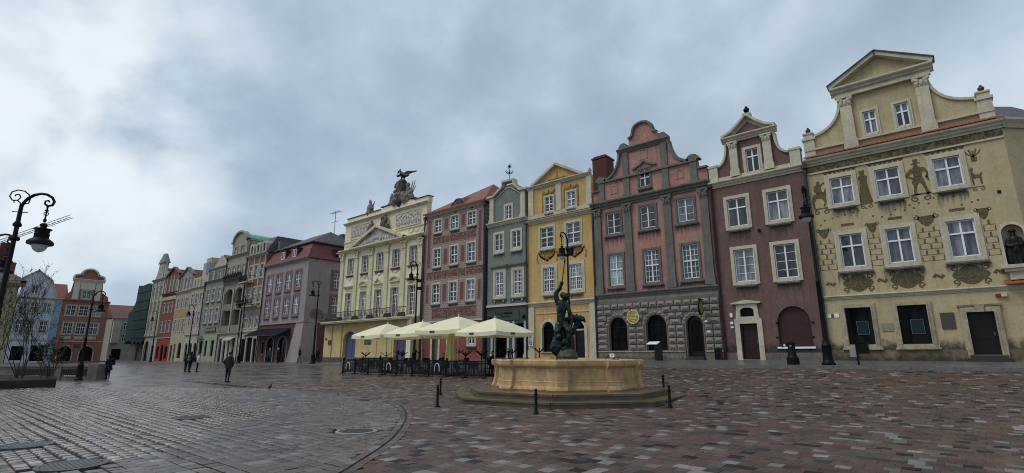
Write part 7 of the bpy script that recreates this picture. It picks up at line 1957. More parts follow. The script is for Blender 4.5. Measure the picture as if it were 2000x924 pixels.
# ================================================================== SEAT WALL, PLANTER, SHRUB
STW = mat('pale stone bench', '#75706a', rough=.7, var=.25, streak=.5); WOODD = mat('dark wet timber', '#26221f', rough=.5, var=.3, scale=4)
P0 = Vector((-48.9, 5.4, 0)); P1 = Vector((-44.6, 9.0, 0))
dv = (P1 - P0).normalized(); ang = math.atan2(dv.y, dv.x); Lw_ = (P1 - P0).length
t = thing('bench_wall', 'low dark stone bench wall with pale end block at left', 'bench', (P0.x, P0.y, 0), ang)
obj('core', MB().box(0, Lw_ - .6, -.0, .7, -.05, .82).mesh('core'), GREYST, t); obj('end_block', MB().box(Lw_ - .58, Lw_ + .1, -.12, .8, -.05, 1.0).mesh('end_block'), STW, t); obj('end_block', MB().box(Lw_ * .48, Lw_ * .48 + .5, -.08, .75, -.05, .95).mesh('end_block'), STW, t)
for z in (.28, .42, .56): obj('seat_slat', MB().box(.05, Lw_ - .65, -.07, -.01, z, z + .1).mesh('seat_slat'), WOODD, t)
obj('capping', MB().box(-.05, Lw_ - .6, -.1, .78, .82, .92).mesh('capping'), STW, t)
mb = MB()
for a in (0.8, Lw_ * .62):
    for k in range(9): mb.box(a + k * .13, a + .07 + k * .13, -.1, -.06, .2, .26)
obj('lights', mb.mesh('lights'), WHITE, t)
t = thing('bench_back_wall', 'longer stone ledge behind the bench wall at left', 'ledge', (-53.5, 3.5, 0), ang)
obj('ledge', MB().box(0, 9.5, 0, .6, -.05, .75).mesh('ledge'), STW, t); obj('ledge_cap', MB().box(-.1, 9.6, -.08, .68, .75, .86).mesh('ledge_cap'), GREYST, t)
# planter with low steel edge
CORT = mat('dark wet steel edge', '#2a2826', rough=.5, var=.3); SOIL = mat('dark planting soil', '#211c17', rough=.95, var=.4, scale=5, bump=.8, bscale=9)
pl_ = [cam_ground(-160, 770), cam_ground(0, 760), cam_ground(108, 755.5), cam_ground(108, 747), cam_ground(-160, 742)]
t = thing('planter', 'low dark edged planting bed in the left corner', 'planter', (pl_[1][0], pl_[1][1], 0))
n = len(pl_); ox_, oy_ = pl_[1]
mb = MB().add([(x - ox_, y - oy_, -.05) for x, y in pl_] + [(x - ox_, y - oy_, .38) for x, y in pl_], [(i, (i + 1) % n, n + (i + 1) % n, n + i) for i in range(n)]); obj('edge', mb.mesh('edge'), CORT, t)
obj('soil', MB().add([(x - ox_, y - oy_, .36) for x, y in pl_], [tuple(range(n))]).mesh('soil'), SOIL, t)
BARK = mat('wet grey brown bark', '#3a322b', rough=.8, var=.3, scale=8); LEAF = mat('dull dark leaves', '#3a3d28', rough=.7, var=.4, scale=3); LEAF2 = mat('brown dry leaves', '#4a3b2c', rough=.7, var=.3)
def make_shrub(name, label, x, y, z0, h, stems, seed, spread=.5, leaves=240, cat='shrub'):
    rnd = random.Random(seed)
    t = thing(name, label, cat, (x, y, z0))
    br, tips = MB(), []
    def grow(p, d, L_, r_, lev):
        n = 5; pts = [p]; rr = [r_]
        for i in range(n):
            d = (d + Vector((rnd.gauss(0, .13), rnd.gauss(0, .13), .06 + rnd.gauss(0, .06)))).normalized()
            p = p + d * (L_ / n); pts.append(p); rr.append(max(r_ * (1 - .7 * (i + 1) / n), .0065))
            if lev < 3 and i >= (1 if lev < 1 else 2):
                for _ in range(2 if lev < 1 else 1):
                    s_ = Vector((rnd.gauss(0, 1), rnd.gauss(0, 1), rnd.uniform(.2, 1))).normalized()
                    grow(p, (d * .75 + s_ * .6).normalized(), L_ * rnd.uniform(.34, .55), rr[-1] * .62, lev + 1)
            if lev >= 1: tips.append(p)
        br.tube(pts, rr, 5 if lev < 2 else 3, cap=False)
    for k in range(stems):
        a = 2 * math.pi * k / stems + rnd.random(); q = Vector((math.cos(a), math.sin(a), 0))
        grow(q * rnd.uniform(.05, .3), (q * spread * rnd.uniform(.3, 1) + Vector((0, 0, 1))).normalized(), h * rnd.uniform(.62, .85), .032 * rnd.uniform(.7, 1.15), 0)
    obj('branches', br.mesh('branches'), BARK, t)
    for m_, nn in ((LEAF, leaves), (LEAF2, leaves // 2)):
        lf = MB()
        for _ in range(nn):
            c = tips[rnd.randrange(len(tips))] + Vector((rnd.gauss(0, .025), rnd.gauss(0, .025), rnd.gauss(0, .025)))
            u = Vector((rnd.gauss(0, 1), rnd.gauss(0, 1), rnd.gauss(0, .6))).normalized() * rnd.uniform(.05, .1); w = u.cross(Vector((rnd.gauss(0, 1), rnd.gauss(0, 1), rnd.gauss(0, 1)))).normalized() * .035
            lf.add([c - u, c + w, c + u, c - w], [(0, 1, 2, 3)])
        tag(obj('leaves', lf.mesh('leaves'), m_, t), kind='stuff')
    return t
sx, sy = cam_ground(38, 751); make_shrub('bare_shrub', 'tall nearly bare multi stemmed shrub in the left bed', sx, sy, .3, 5.0, 7, 3, .34, 110)
sx, sy = cam_ground(-40, 750); make_shrub('bare_shrub', 'bare shrub cut by the left edge of the frame', sx, sy, .3, 5.2, 6, 9, .4, 110)
sx, sy = cam_ground(90, 752); make_shrub('low_shrub', 'low twiggy shrub at the right end of the left bed', sx, sy, .3, 2.0, 6, 21, .8, 160)
# cream guard house behind the shrub
CRM = mat('cream guardhouse plaster', '#a89f80', rough=.9, var=.1, streak=.4)
gx, gy = from_cam(-.966 * 44, 44)
t = thing('guardhouse', 'low cream guardhouse cut by the left edge behind the shrubs', 'building', (gx, gy, 0), R(90))
mb = MB().prism(rect(-14, 0, -.3, 7.6), 0, .4, [rect(-3.2, -2.0, 2.6, 5.0), rect(-6.6, -5.4, 2.6, 5.0)]).box(-14, -.02, .42, 9, -.3, 7.6); obj('wall', mb.mesh('wall'), CRM, t)
obj('cornice', MB().along_x([(0, 7.3), (-.2, 7.35), (-.45, 7.6), (-.45, 7.8), (0, 7.8)], -14.2, .35).box(-.02, .4, -.45, 9.3, 7.6, 7.8).mesh('cornice'), CRM, t)
obj('roof', MB().add([(-14, -.5, 7.8), (.45, -.5, 7.8), (.45, 9.4, 7.8), (-14, 9.4, 7.8), (-10, 4.5, 11.0), (-4, 4.5, 11.0)], [(0, 1, 5, 4), (1, 2, 5), (2, 3, 4, 5), (3, 0, 4)]).mesh('roof'), TILEB, t)
for x in (-2.6, -6.0):
    w = obj('window', MB().prism(rect(x - .6, x + .6, 2.6, 5.0), .15, .2, [rect(x - .52, x - .04, 2.7, 4.9), rect(x + .04, x + .52, 2.7, 4.9)]).mesh('window'), WHITE, t); obj('pane', MB().box(x - .58, x + .58, .19, .2, 2.62, 4.98).mesh('pane'), GLASS, w)
obj('chimney', MB().box(-1.4, -.6, 4, 4.8, 8.5, 11.6).mesh('chimney'), mat('dark red chimney brick', '#5d2b2b'), t)
# crane far behind
t = thing('tower_crane', 'distant yellow grey tower crane jib in the sky at left', 'crane', (-213.0, -12.0, 0))
CRN = mat('crane steel', '#8c8474', rough=.6)
A_ = Vector((-213, -12, 15.0)); B_ = Vector((-182.6, 25.0, 39.0)); A_ = A_ - (B_ - A_) * .05
def lattice(a, b, w, step):
    mb = MB(); d = (b - a); L_ = d.length; d.normalize(); s_ = d.cross(Vector((0, 0, 1))).normalized() if abs(d.z) < .9 else Vector((1, 0, 0)); u_ = s_.cross(d)
    C_ = [s_ * w * .5 - u_ * w * .3, -s_ * w * .5 - u_ * w * .3, u_ * w * .6]
    for c in C_: mb.bar(a + c, b + c, .12)
    n = int(L_ / step)
    for i in range(n):
        p = a + d * (i * step); q = a + d * ((i + 1) * step)
        for c0, c1 in ((0, 1), (1, 2), (2, 0)): mb.bar(p + C_[c0], q + C_[c1], .04)
    return mb
r0 = Vector((-213, -12, 0))
mb = lattice(A_ - r0, B_ - r0, .95, 1.5); obj('jib', mb.mesh('jib'), CRN, t)
obj('mast', lattice(Vector((0, 0, 0)), Vector((0, 0, 16)), 2.0, 2.2).mesh('mast'), CRN, t)
obj('trolley', MB().box(-.8, .8, -.8, .8, -1.2, 0).mesh('trolley'), mat('red trolley', '#7a3a30'), t, loc=tuple((A_ + (B_ - A_) * .35) - r0))
# ================================================================== ORGANIC FORMS (statues, people, birds)
def capsule(mb, a, b, ra, rb, n=8):
    a, b = Vector(a), Vector(b)
    if (b - a).length < 1e-5: b = a + Vector((0, 0, 1e-3))
    d = (b - a).normalized()
    pts, rr = [], []
    for t in (-1, -.8, -.45): pts.append(a + d * ra * t); rr.append(ra * math.sqrt(max(1 - t * t, .003)))
    pts.append(a); rr.append(ra); pts.append(b); rr.append(rb)
    for t in (.45, .8, 1): pts.append(b + d * rb * t); rr.append(rb * math.sqrt(max(1 - t * t, .003)))
    mb.tube(pts, rr, n)
BENCH = bpy.data.scenes.new('bench')            # empty side scene where forms are fused quickly
def organic(chains, voxel, smooth_it=3, balls=(), noise=0.0, nscale=4.0):
    """chains of (x, y, z, r) swept as tapered limbs and fused into one continuous skin"""
    mb = MB()
    for ch in chains:
        for p, q in zip(ch, ch[1:]): capsule(mb, p[:3], q[:3], p[3], q[3])
    for b in balls: mb.ball(b[:3], b[3], 12, 9, b[4] if len(b) > 4 else (1, 1, 1))
    me = mb.mesh('organic')
    bm = bmesh.new(); bm.from_mesh(me); bmesh.ops.recalc_face_normals(bm, faces=bm.faces); bm.to_mesh(me); bm.free()
    o = bpy.data.objects.new('tmp', me); BENCH.collection.objects.link(o)
    md = o.modifiers.new('r', 'REMESH'); md.mode = 'VOXEL'; md.voxel_size = voxel
    if smooth_it:
        sm = o.modifiers.new('s', 'SMOOTH'); sm.iterations = smooth_it; sm.factor = .5
    BENCH.view_layers[0].update(); dg = BENCH.view_layers[0].depsgraph
    out = bpy.data.meshes.new_from_object(o.evaluated_get(dg))
    bpy.data.objects.remove(o, do_unlink=True)
    if noise:
        from mathutils import noise as nz
        nn_ = [v.normal.copy() for v in out.vertices]
        for v, n_ in zip(out.vertices, nn_): v.co += n_ * nz.noise(v.co * nscale) * noise
    out.shade_smooth()
    return out
# ================================================================== FOUNTAIN
SAND = mat('tan sandstone basin', '#b5966c', rough=.75, var=.24, scale=1.6, bump=.4, streak=.42)
STEP = mat('wet dark stone step', '#5a4e3d', rough=.28, var=.3, scale=2.5, bump=.15, spec=.5)
BRONZE = mat('green black bronze', '#1f2926', rough=.42, var=.5, scale=5, bump=.3, metal=.35)
BRONZEG = mat('green streaked pedestal', '#4a5340', rough=.7, var=.4, scale=4, bump=.4, streak=.6)
fz = 0.0
fq = thing('fountain', 'octagonal sandstone fountain basin on two wet stone steps', 'fountain', (FOUNT.x, FOUNT.y, fz), YAW)
A0 = R(-90 - 12)
def octo(r_, k): r_ *= .97; a = A0 + k * math.pi / 4; return Vector((r_ * math.cos(a), r_ * math.sin(a), 0))
def step_ring(r0, r1, z0, z1):
    for k in range(8):
        a, b, c, d = octo(r1, k), octo(r1, k + 1), octo(r0, k + 1), octo(r0, k)
        u = (b - a).normalized() * .004
        q = [a + u, b - u, c - u, d + u]
        # bullnose edge
        out_n = ((a + b) / 2).normalized() * .05
        V_ = [(p.x, p.y, z0) for p in q] + [(p.x, p.y, z1) for p in q]
        mb = MB().add(V_, [(4, 5, 6, 7), (0, 1, 5, 4), (1, 2, 6, 5), (2, 3, 7, 6), (3, 0, 4, 7)])
        e = [a + u, b - u]
        mb.add([(e[0] + out_n).to_tuple()[:2] + (z1 - .07,), (e[1] + out_n).to_tuple()[:2] + (z1 - .07,), (e[1] + out_n).to_tuple()[:2] + (z1 - .01,), (e[0] + out_n).to_tuple()[:2] + (z1 - .01,), e[0].to_tuple()[:2] + (z1,), e[1].to_tuple()[:2] + (z1,), e[0].to_tuple()[:2] + (z1 - .08,), e[1].to_tuple()[:2] + (z1 - .08,)],
               [(0, 1, 2, 3), (3, 2, 5, 4), (6, 7, 1, 0), (0, 3, 4, 6), (1, 7, 5, 2)])
        obj('step_stone', mb.mesh('step_stone'), STEP, fq)
step_ring(3.2, 4.68, -.3, .19); step_ring(2.6, 4.05, .19, .385)
obj('step_core', MB().lathe([(3.25, -.3), (3.25, .38)], n=8, ang0=A0).mesh('step_core'), STEP, fq)
def basin_plan(r_):
    """octagon whose corners swell into pilasters"""
    pts = []
    for k in range(8):
        a, b = octo(r_, k), octo(r_, k + 1); m_ = (a + b) / 2; nrm = m_.normalized()
        for t, off in ((.0, .07), (.17, .07), (.19, -.05), (.35, -.06), (.5, -.06), (.65, -.06), (.81, -.05), (.83, .07)):
            p = a + (b - a) * t + nrm * off * (r_ / 3); pts.append(p)
    return pts
prof = [(3.02, .385), (3.05, .44), (3.03, .5), (2.98, .56), (2.96, .68), (2.965, .71), (2.93, .73), (2.92, 1.05), (2.93, 1.16), (2.97, 1.2), (3.04, 1.24), (3.06, 1.30), (3.06, 1.42), (3.02, 1.46), (2.72, 1.47), (2.68, 1.43), (2.66, .9)]
V_, F_ = [], []; m_ = 64
for r_, z in prof:
    for p in basin_plan(r_): V_.append((p.x, p.y, z))
for i in range(len(prof) - 1):
    for k in range(m_):
        k2 = (k + 1) % m_; F_.append((i * m_ + k, i * m_ + k2, (i + 1) * m_ + k2, (i + 1) * m_ + k))
me = MB().add(V_, F_).mesh('basin')
obj('basin', me, SAND, fq)
for k in range(8):
    p = octo(3.075, k); q = octo(2.66, k)
    s_ = MB().bar((p.x, p.y, 1.395), (q.x, q.y, 1.405), .012, .17); obj('rim_joint', s_.mesh('rim_joint'), mat('dark joint', '#3c3226'), fq)
obj('water', MB().lathe([(2.7, .9), (2.7, 1.22)], n=8, ang0=A0).mesh('water'), mat('dark fountain water', '#20241f', rough=.05, var=.2, bump=.05, bscale=4), fq)
# statue
st = thing('fountain_statue', 'dark bronze statue of a man raising a spear over beasts on the fountain', 'statue', (FOUNT.x, FOUNT.y, 1.22), YAW)
def SP_(zx, zy, y=0.0):                                  # measured off the statue: x across, height above the rim
    return ((zx - 340) * .00395, y, (870 - zy) * .00395 + .2)
def C_(lst): return [(*SP_(a, b, y), r_ * .86) for a, b, y, r_ in lst]
chains = [
    C_([(312, 520, 0, .20), (308, 470, 0, .21), (306, 410, .02, .22), (312, 350, .02, .25), (318, 310, .02, .24)]),            # trunk
    C_([(330, 300, 0, .12), (350, 262, -.02, .10)]),                                                                        # neck
    C_([(285, 300, .02, .15), (262, 240, .05, .13), (262, 190, .04, .12)]), C_([(262, 190, .04, .12), (300, 140, -.02, .095), (316, 95, -.04, .085)]),  # raised arm
    C_([(365, 320, -.05, .14), (385, 370, -.12, .11), (402, 425, -.16, .095)]), C_([(402, 425, -.16, .09), (412, 480, -.2, .075), (402, 535, -.22, .07)]),   # lowered arm
    C_([(285, 520, 0, .19), (262, 590, -.08, .17), (258, 660, -.1, .13)]), C_([(258, 660, -.1, .13), (268, 760, .0, .1), (262, 790, -.08, .08)]),           # legs
    C_([(345, 520, -.05, .19), (380, 580, -.22, .17), (372, 660, -.22, .13)]), C_([(372, 660, -.22, .13), (360, 760, -.1, .1)]),
    C_([(300, 540, .12, .2), (330, 640, .1, .24), (310, 740, .1, .24)]), C_([(370, 560, .1, .17), (400, 660, .08, .18), (400, 760, .05, .2)]),                # drapery, rock
    C_([(360, 470, .15, .14), (430, 450, .1, .19), (490, 460, .02, .17), (530, 462, -.05, .11)]), C_([(480, 480, .02, .12), (450, 540, .05, .12), (420, 600, .05, .12)]),  # beast over the rock
    C_([(525, 450, -.05, .09), (545, 485, -.08, .06)]), C_([(470, 435, .0, .09), (465, 415, 0, .05)]), C_([(500, 440, .0, .08), (505, 425, 0, .04)]),
    C_([(250, 640, .02, .1), (222, 690, 0, .09), (228, 760, -.05, .1)]), C_([(330, 700, -.2, .07), (345, 745, -.28, .06), (310, 770, -.3, .06), (285, 735, -.28, .05)]),
]
balls = [(*SP_(356, 232, -.03), .155, (.92, 1, 1.15)), (*SP_(250, 745, -.12), .26, (1, .45, 1.25)), (*SP_(325, 770, 0), .28, (1.1, .9, .6)), (*SP_(372, 238, -.16), .05), (*SP_(335, 215, .03), .15, (1, 1, .9)), (*SP_(318, 88, -.05), .085)]
for k in range(14):
    a = k * 2.39; balls.append((*SP_(325 + 95 * math.cos(a) * (.6 + .4 * ((k * 7) % 5) / 5), 640 + (k % 7) * 28, .2 * math.sin(a)), .09 + .03 * (k % 3)))
obj('figure', organic(chains, .018, 2, balls, noise=.02, nscale=8), BRONZE, st)
obj('spear', MB().tube([SP_(312, 160, -.05), SP_(335, 0, -.05), SP_(352, -120, -.05)], [.022, .02, .02], 6).tube([SP_(352, -120, -.05), SP_(354, -140, -.05), SP_(358, -175, -.05)], [.02, .045, .004], 6).mesh('spear'), BRONZE, st)
V_ = []
obj('pedestal', MB().lathe([(.44, -.3), (.43, .3), (.45, .34), (.40, .5), (.34, .62)], .06, 0, 16).mesh('pedestal'), BRONZEG, st)
# ================================================================== SCULPTURE ON THE PALACE
WST = mat('weathered grey sculpture', '#77716a', rough=.85, var=.4, scale=3, bump=.7, bscale=14)
def on_palace(name, label, x, z): return thing(name, label, 'sculpture', (x, FACE_Y + .55, z))
g = on_palace('trophy_sculpture', 'stone trophy group carrying the dark bird on the palace roof', -47.4, 19.1)
ch = [[(-2.2, 0, .0, .45), (-1.6, 0, .5, .5), (-1.2, 0, 1.1, .38), (-1.1, 0, 1.7, .3), (-.9, 0, 2.3, .25), (-1.0, 0, 2.6, .22)], [(-1.0, 0, 2.55, .2), (-1.45, -.1, 2.45, .15), (-1.55, -.1, 2.1, .13)], [(1.9, 0, .0, .5), (1.6, 0, .7, .45), (1.3, 0, 1.3, .32), (1.2, 0, 1.7, .2)],
      [(-1.2, -.3, 0, .5), (-.6, -.3, .6, .5), (0, -.3, .9, .5)], [(1.2, -.3, 0, .5), (.8, -.3, .7, .45)], [(-2.7, 0, .0, .25), (-2.9, 0, .15, .2)]]
bl = [(1.2, 0, 1.95, .28), (-1.7, -.3, .9, .3), (-.9, -.35, 1.3, .32), (1.7, -.3, .4, .35), (-2.0, -.2, .4, .35), (.6, -.4, .3, .4), (-.4, -.4, .3, .4)]
obj('trophies', organic(ch, .06, 2, bl, .12, 3.2), WST, g)
g.scale = (.85, 1, 1)
obj('obelisk', organic([[(-.1, 0, 0, .75), (.0, 0, 1.6, .65), (.05, 0, 2.3, .55), (-.2, 0, 2.45, .5)]], .07, 2, (), .07, 2.5), mat('dark rock', '#3d413d', rough=.8, var=.3), g)
mb = MB()
for a in range(7): mb.bar((1.6 + a * .1, 0, .7), (1.9 + a * .16, 0, 1.5 + .35 * (a % 3)), .07)
for a in range(5): mb.bar((-2.0 - a * .1, 0, .5), (-2.4 - a * .12, 0, 1.0 + .15 * (a % 2)), .07)
obj('flags', mb.mesh('flags'), WST, g)
g2 = on_palace('bird_sculpture', 'dark bird statue with raised wings topping the palace', -47.4, 21.62)
DKB = mat('dark bronze bird', '#2b2522', rough=.55, var=.35)
body = [[(.5, 0, .62, .16), (.1, 0, .78, .32), (-.25, 0, 1.0, .28), (-.5, 0, 1.3, .15), (-.72, 0, 1.52, .13), (-.95, 0, 1.5, .13)], [(-.95, 0, 1.5, .12), (-1.07, 0, 1.3, .07), (-1.08, 0, 1.1, .03)], [(.1, .05, .6, .12), (.15, .08, .2, .07), (.1, .08, -.0, .07)], [(-.2, -.05, .65, .12), (-.25, -.08, .25, .07), (-.3, -.08, -.0, .07)], [(.35, 0, .65, .2), (.8, 0, .6, .14), (1.1, 0, .6, .07)], [(-.3, -.2, .85, .16), (-.7, -.3, .75, .12), (-.85, -.32, .95, .06)]]
obj('body', organic(body, .045, 2), DKB, g2)
w1 = [(-.05, .9), (.1, 1.25), (.5, 1.32), (1.2, 1.2), (1.95, 1.12), (1.85, 1.02), (1.2, .98), (.6, .85), (.2, .75)]
obj('wing', MB().prism(w1, .12, .2).mesh('wing'), DKB, g2, rot=(0, 0, R(12))); obj('wing', MB().prism([(x * .8, z) for x, z in w1], -.2, -.12).mesh('wing'), DKB, g2, rot=(R(14), 0, R(-35)))
g3 = on_palace('armour_sculpture', 'small stone trophy of armour on the palace parapet', -53.8, 18.84)
obj('armour', organic([[(0, 0, 0, .5), (0, 0, .6, .42), (0, 0, 1.0, .34), (0, 0, 1.25, .16), (0, 0, 1.5, .2)], [(-.35, 0, .9, .16), (-.55, 0, .4, .12)], [(.35, 0, .9, .16), (.5, 0, .5, .12)]], .05, 2, [(-.05, -.05, 1.72, .14)], .06, 4), WST, g3)
mb = MB()
for x0, x1, z1 in ((-.4, -.75, 1.1), (.35, .75, 1.5), (.3, .55, 1.25), (-.3, -.55, .9)): mb.bar((x0, .05, .2), (x1, .05, z1), .08)
obj('flags', mb.mesh('flags'), WST, g3)
# figure in the niche of the ochre house
ns = thing('niche_statue', 'dark statue of a man in hat and cloak in wall niche', 'statue', (2.84, FACE_Y + .12, 5.93))
obj('figure', organic([[(-.09, 0, 0, .09), (-.1, 0, .5, .1), (-.06, 0, .8, .14)], [(.09, 0, 0, .09), (.1, 0, .5, .1), (.06, 0, .8, .14)], [(0, 0, .75, .19), (0, 0, 1.05, .19), (0, 0, 1.3, .2)], [(-.2, 0, 1.3, .1), (-.28, -.04, 1.0, .09), (-.12, -.16, .95, .07)], [(.2, 0, 1.3, .1), (.28, -.04, 1.02, .09), (.1, -.18, 1.0, .07)], [(-.2, .06, 1.25, .12), (-.26, .08, .6, .14), (-.28, .08, .2, .12)], [(.2, .06, 1.25, .12), (.26, .08, .6, .14), (.28, .08, .2, .12)], [(0, 0, 1.35, .08), (0, 0, 1.5, .1)]], .03, 2, [(0, -.01, 1.58, .12, (.9, 1, 1.15)), (0, 0, 1.7, .17, (1.1, 1.1, .25)), (0, 0, 1.76, .11, (1, 1, .7)), (0, -.1, 1.5, .06)], .01, 8), mat('black bronze', '#141312', rough=.5, var=.3), ns)
# ================================================================== PEOPLE
SKIN = mat('skin', '#b98b73', rough=.6, var=.08, bump=0); HAIRD = mat('dark hair', '#1a1512', rough=.7, bump=.2); SHOE = mat('dark shoes', '#141416', rough=.5)
def cloth(hexv): return mat('cloth ' + hexv, hexv, rough=.9, var=.15, scale=6, bump=.3, bscale=40)
def person(label, x, y, rz, h, top, legs, hair='#1a1512', pose='walk', coat=None, hood=None, bag=None, hair_col=None, z=None, name='person', scarf=None, stride=.22):
    k = h / 1.75
    t = thing(name, label, 'person', (x, y, gz(x, y) if z is None else z), rz)
    tagged = []                                           # (chain, material key)
    def ch(key, *pts): tagged.append(([(a * k, b * k, c * k, r_ * k) for a, b, c, r_ in pts], key))
    hz = .92
    if pose == 'sit':
        hz = .5
        for s_ in (-1, 1):
            ch('legs', (s_ * .09, 0, hz, .1), (s_ * .11, -.42, hz + .02, .07)); ch('legs', (s_ * .11, -.42, hz + .02, .068), (s_ * .11, -.45, .1, .05)); ch('shoe', (s_ * .11, -.43, .05, .045), (s_ * .11, -.62, .04, .04))
    else:
        for s_ in (-1, 1):
            f = -stride * s_ if pose == 'walk' else -.02 * s_
            ky = f * .65 - (.05 if pose == 'walk' else .01)
            ch('legs', (s_ * .085, 0, hz, .098), (s_ * .09, ky, .5, .068)); ch('legs', (s_ * .09, ky, .5, .064), (s_ * .085, f + .03, .11, .042)); ch('shoe', (s_ * .085, f + .05, .05, .045), (s_ * .1, f - .14, .04, .036))
    lean = .03 if pose != 'sit' else .06
    b0 = hz
    ch('top', (0, 0, b0 + .02, .14), (0, -.005, b0 + .18, .135), (0, -lean, b0 + .38, .15), (0, -lean, b0 + .5, .12))
    ch('top', (-.07, 0, b0 + .05, .11), (-.09, -lean, b0 + .4, .115)); ch('top', (.07, 0, b0 + .05, .11), (.09, -lean, b0 + .4, .115))
    for s_ in (-1, 1):
        sw = (.12 * s_ if pose == 'walk' else -.02)
        if pose in ('phone',):
            el = (s_ * .24, -.06, b0 + .22); ha = (s_ * .08, -.3, b0 + .36)
        elif pose == 'sit': el = (s_ * .25, -.1, b0 + .24); ha = (s_ * .12, -.34, b0 + .28)
        elif pose == 'pockets': el = (s_ * .30, .06, b0 + .24); ha = (s_ * .2, -.08, b0 + .06)
        else: el = (s_ * .25, sw * .5 + .02, b0 + .23); ha = (s_ * .26, -sw - .06, b0 + .0)
        ch('top', (s_ * .17, -lean, b0 + .48, .07), (*el, .056)); ch('top', (*el, .054), (*ha, .042))
        d_ = (Vector(ha) - Vector(el)).normalized(); hp = Vector(ha)
        ch('skin', (*(hp + d_ * .02), .034), (*(hp + d_ * .09), .034))
        for q in range(4): ch('skin', (*(hp + d_ * .08 + Vector((0, (q - 1.5) * .02, 0))), .013), (*(hp + d_ * (.15 + .012 * (q in (1, 2))) + Vector((-.01 * s_, (q - 1.5) * .021, 0))), .010))
        ch('skin', (*(hp + d_ * .04 + Vector((0, -.03, 0))), .015), (*(hp + d_ * .1 + Vector((-.01 * s_, -.05, 0))), .011))
    ch('skin', (0, -lean, b0 + .52, .055), (0, -lean - .02, b0 + .62, .055))
    hc = (0, -lean - .035, b0 + .71)
    ch('skin', (hc[0], hc[1] + .015, hc[2] + .025, .09), (hc[0], hc[1] - .01, hc[2] - .03, .078), (hc[0], hc[1] - .03, hc[2] - .085, .05))
    ch('skin', (0, hc[1] - .085, hc[2] + .0, .014), (0, hc[1] - .112, hc[2] - .03, .016))
    for s_ in (-1, 1): ch('skin', (s_ * .088, hc[1] + .01, hc[2] + .01, .018), (s_ * .092, hc[1] + .015, hc[2] - .025, .014))
    me = organic([c for c, _ in tagged], .014 * k, 2)
    mats_ = {'legs': cloth(legs), 'top': cloth(top), 'skin': SKIN, 'shoe': SHOE}
    keys = list(mats_)
    for q in keys: me.materials.append(mats_[q])
    segs = [(Vector(a[:3]), Vector(b[:3]), (a[3] + b[3]) / 2, keys.index(key)) for c, key in tagged for a, b in zip(c, c[1:])]
    A = np.array([s_[0] for s_ in segs]); B = np.array([s_[1] for s_ in segs]); RR = np.array([s_[2] for s_ in segs]); KK = np.array([s_[3] for s_ in segs])
    fc = np.zeros(len(me.polygons) * 3); me.polygons.foreach_get('center', fc); fc = fc.reshape(-1, 3)
    D = B - A; dd = (D * D).sum(1) + 1e-9
    tt = np.clip(((fc[:, None, :] - A[None]) * D[None]).sum(2) / dd[None], 0, 1)
    dist = np.linalg.norm(fc[:, None, :] - (A[None] + tt[..., None] * D[None]), axis=2) - RR[None]
    me.polygons.foreach_set('material_index', KK[dist.argmin(1)].astype(np.int32)); me.update()
    obj('body', me, None, t)
    hb = MB().ball((hc[0] * k, (hc[1] + .022) * k, (hc[2] + .045) * k), .103 * k, 12, 8, (.98, 1.02, .98))
    hm = mat('hair ' + hair, hair, rough=.75, var=.2, scale=20, bump=.4)
    if hood: hb = MB().ball((0, (hc[1] + .02) * k, (hc[2] + .02) * k), .125 * k, 12, 8, (1, 1.02, 1.15)); hm = cloth(hood)
    # open the front for the face
    hm_me = hb.mesh('hair' if not hood else 'hood', smooth=True)
    bm = bmesh.new(); bm.from_mesh(hm_me)
    dele = [v for v in bm.verts if v.co.y < (hc[1] - .035) * k and v.co.z < (hc[2] + .07) * k or (not hood and v.co.z < (hc[2] - .03) * k)]
    bmesh.ops.delete(bm, geom=dele, context='VERTS'); bm.to_mesh(hm_me); bm.free()
    obj('hood' if hood else 'hair', hm_me, hm, t)
    eyes = MB()
    for s_ in (-1, 1): eyes.ball((s_ * .034 * k, (hc[1] - .082) * k, (hc[2] + .018) * k), .011 * k, 6, 5)
    obj('eyes', eyes.mesh('eyes'), DARK, t)
    if coat:                                              # skirt of a coat or jacket hem
        col_, z_end, flare = coat
        V_, F_ = [], []
        lv = [(b0 + .5, .15), (b0 + .3, .2), (b0 + .05, .185), (z_end, flare)]
        for z_, r_ in lv:
            for q in range(20):
                a = 2 * math.pi * q / 20; rp = r_ * (1 + .05 * math.sin(5 * a)); V_.append((rp * 1.12 * math.cos(a) * k, (rp * .82 * math.sin(a) - .01) * k, z_ * k))
        for i in range(3):
            for q in range(20): F_.append((i * 20 + q, i * 20 + (q + 1) % 20, (i + 1) * 20 + (q + 1) % 20, (i + 1) * 20 + q))
        obj('coat', MB().add(V_, F_).mesh('coat', smooth=True), cloth(col_), t)
    if bag:
        bc, bx, by, bz_ = bag
        obj('backpack', organic([[(bx - .08, by, bz_, .1), (bx + .08, by, bz_, .1)], [(bx - .08, by, bz_ + .25, .09), (bx + .08, by, bz_ + .25, .09)], [(bx, by, bz_, .12), (bx, by, bz_ + .25, .11)]], .03, 2), cloth(bc), t)
    return t
def heading(px_dir):
    """rotation that makes a figure (facing -y) face a direction given in camera terms: degrees right of straight away"""
    return YAW + R(180) - R(px_dir)
x, y = cam_ground(443, 747); person('man in brown jacket and jeans walking away across the square', x, y, heading(0), 1.78, '#2b241c', '#232b3d', '#14110f', 'pockets', coat=('#2b241c', .86, .215))
x, y = cam_ground(209, 740); person('bent figure in dark coat with backpack near left lamp', x, y, heading(-80), 1.6, '#1c2022', '#101318', '#15120f', 'phone', coat=('#20262a', .62, .26), bag=('#101216', 0, .26, 1.02), hood='#14171a')
x, y = cam_ground(361, 726.5); person('person in black on the left of the group of three', x, y, heading(25), 1.66, '#14161a', '#0f1013', '#14110f', 'stand', hood='#14161a')
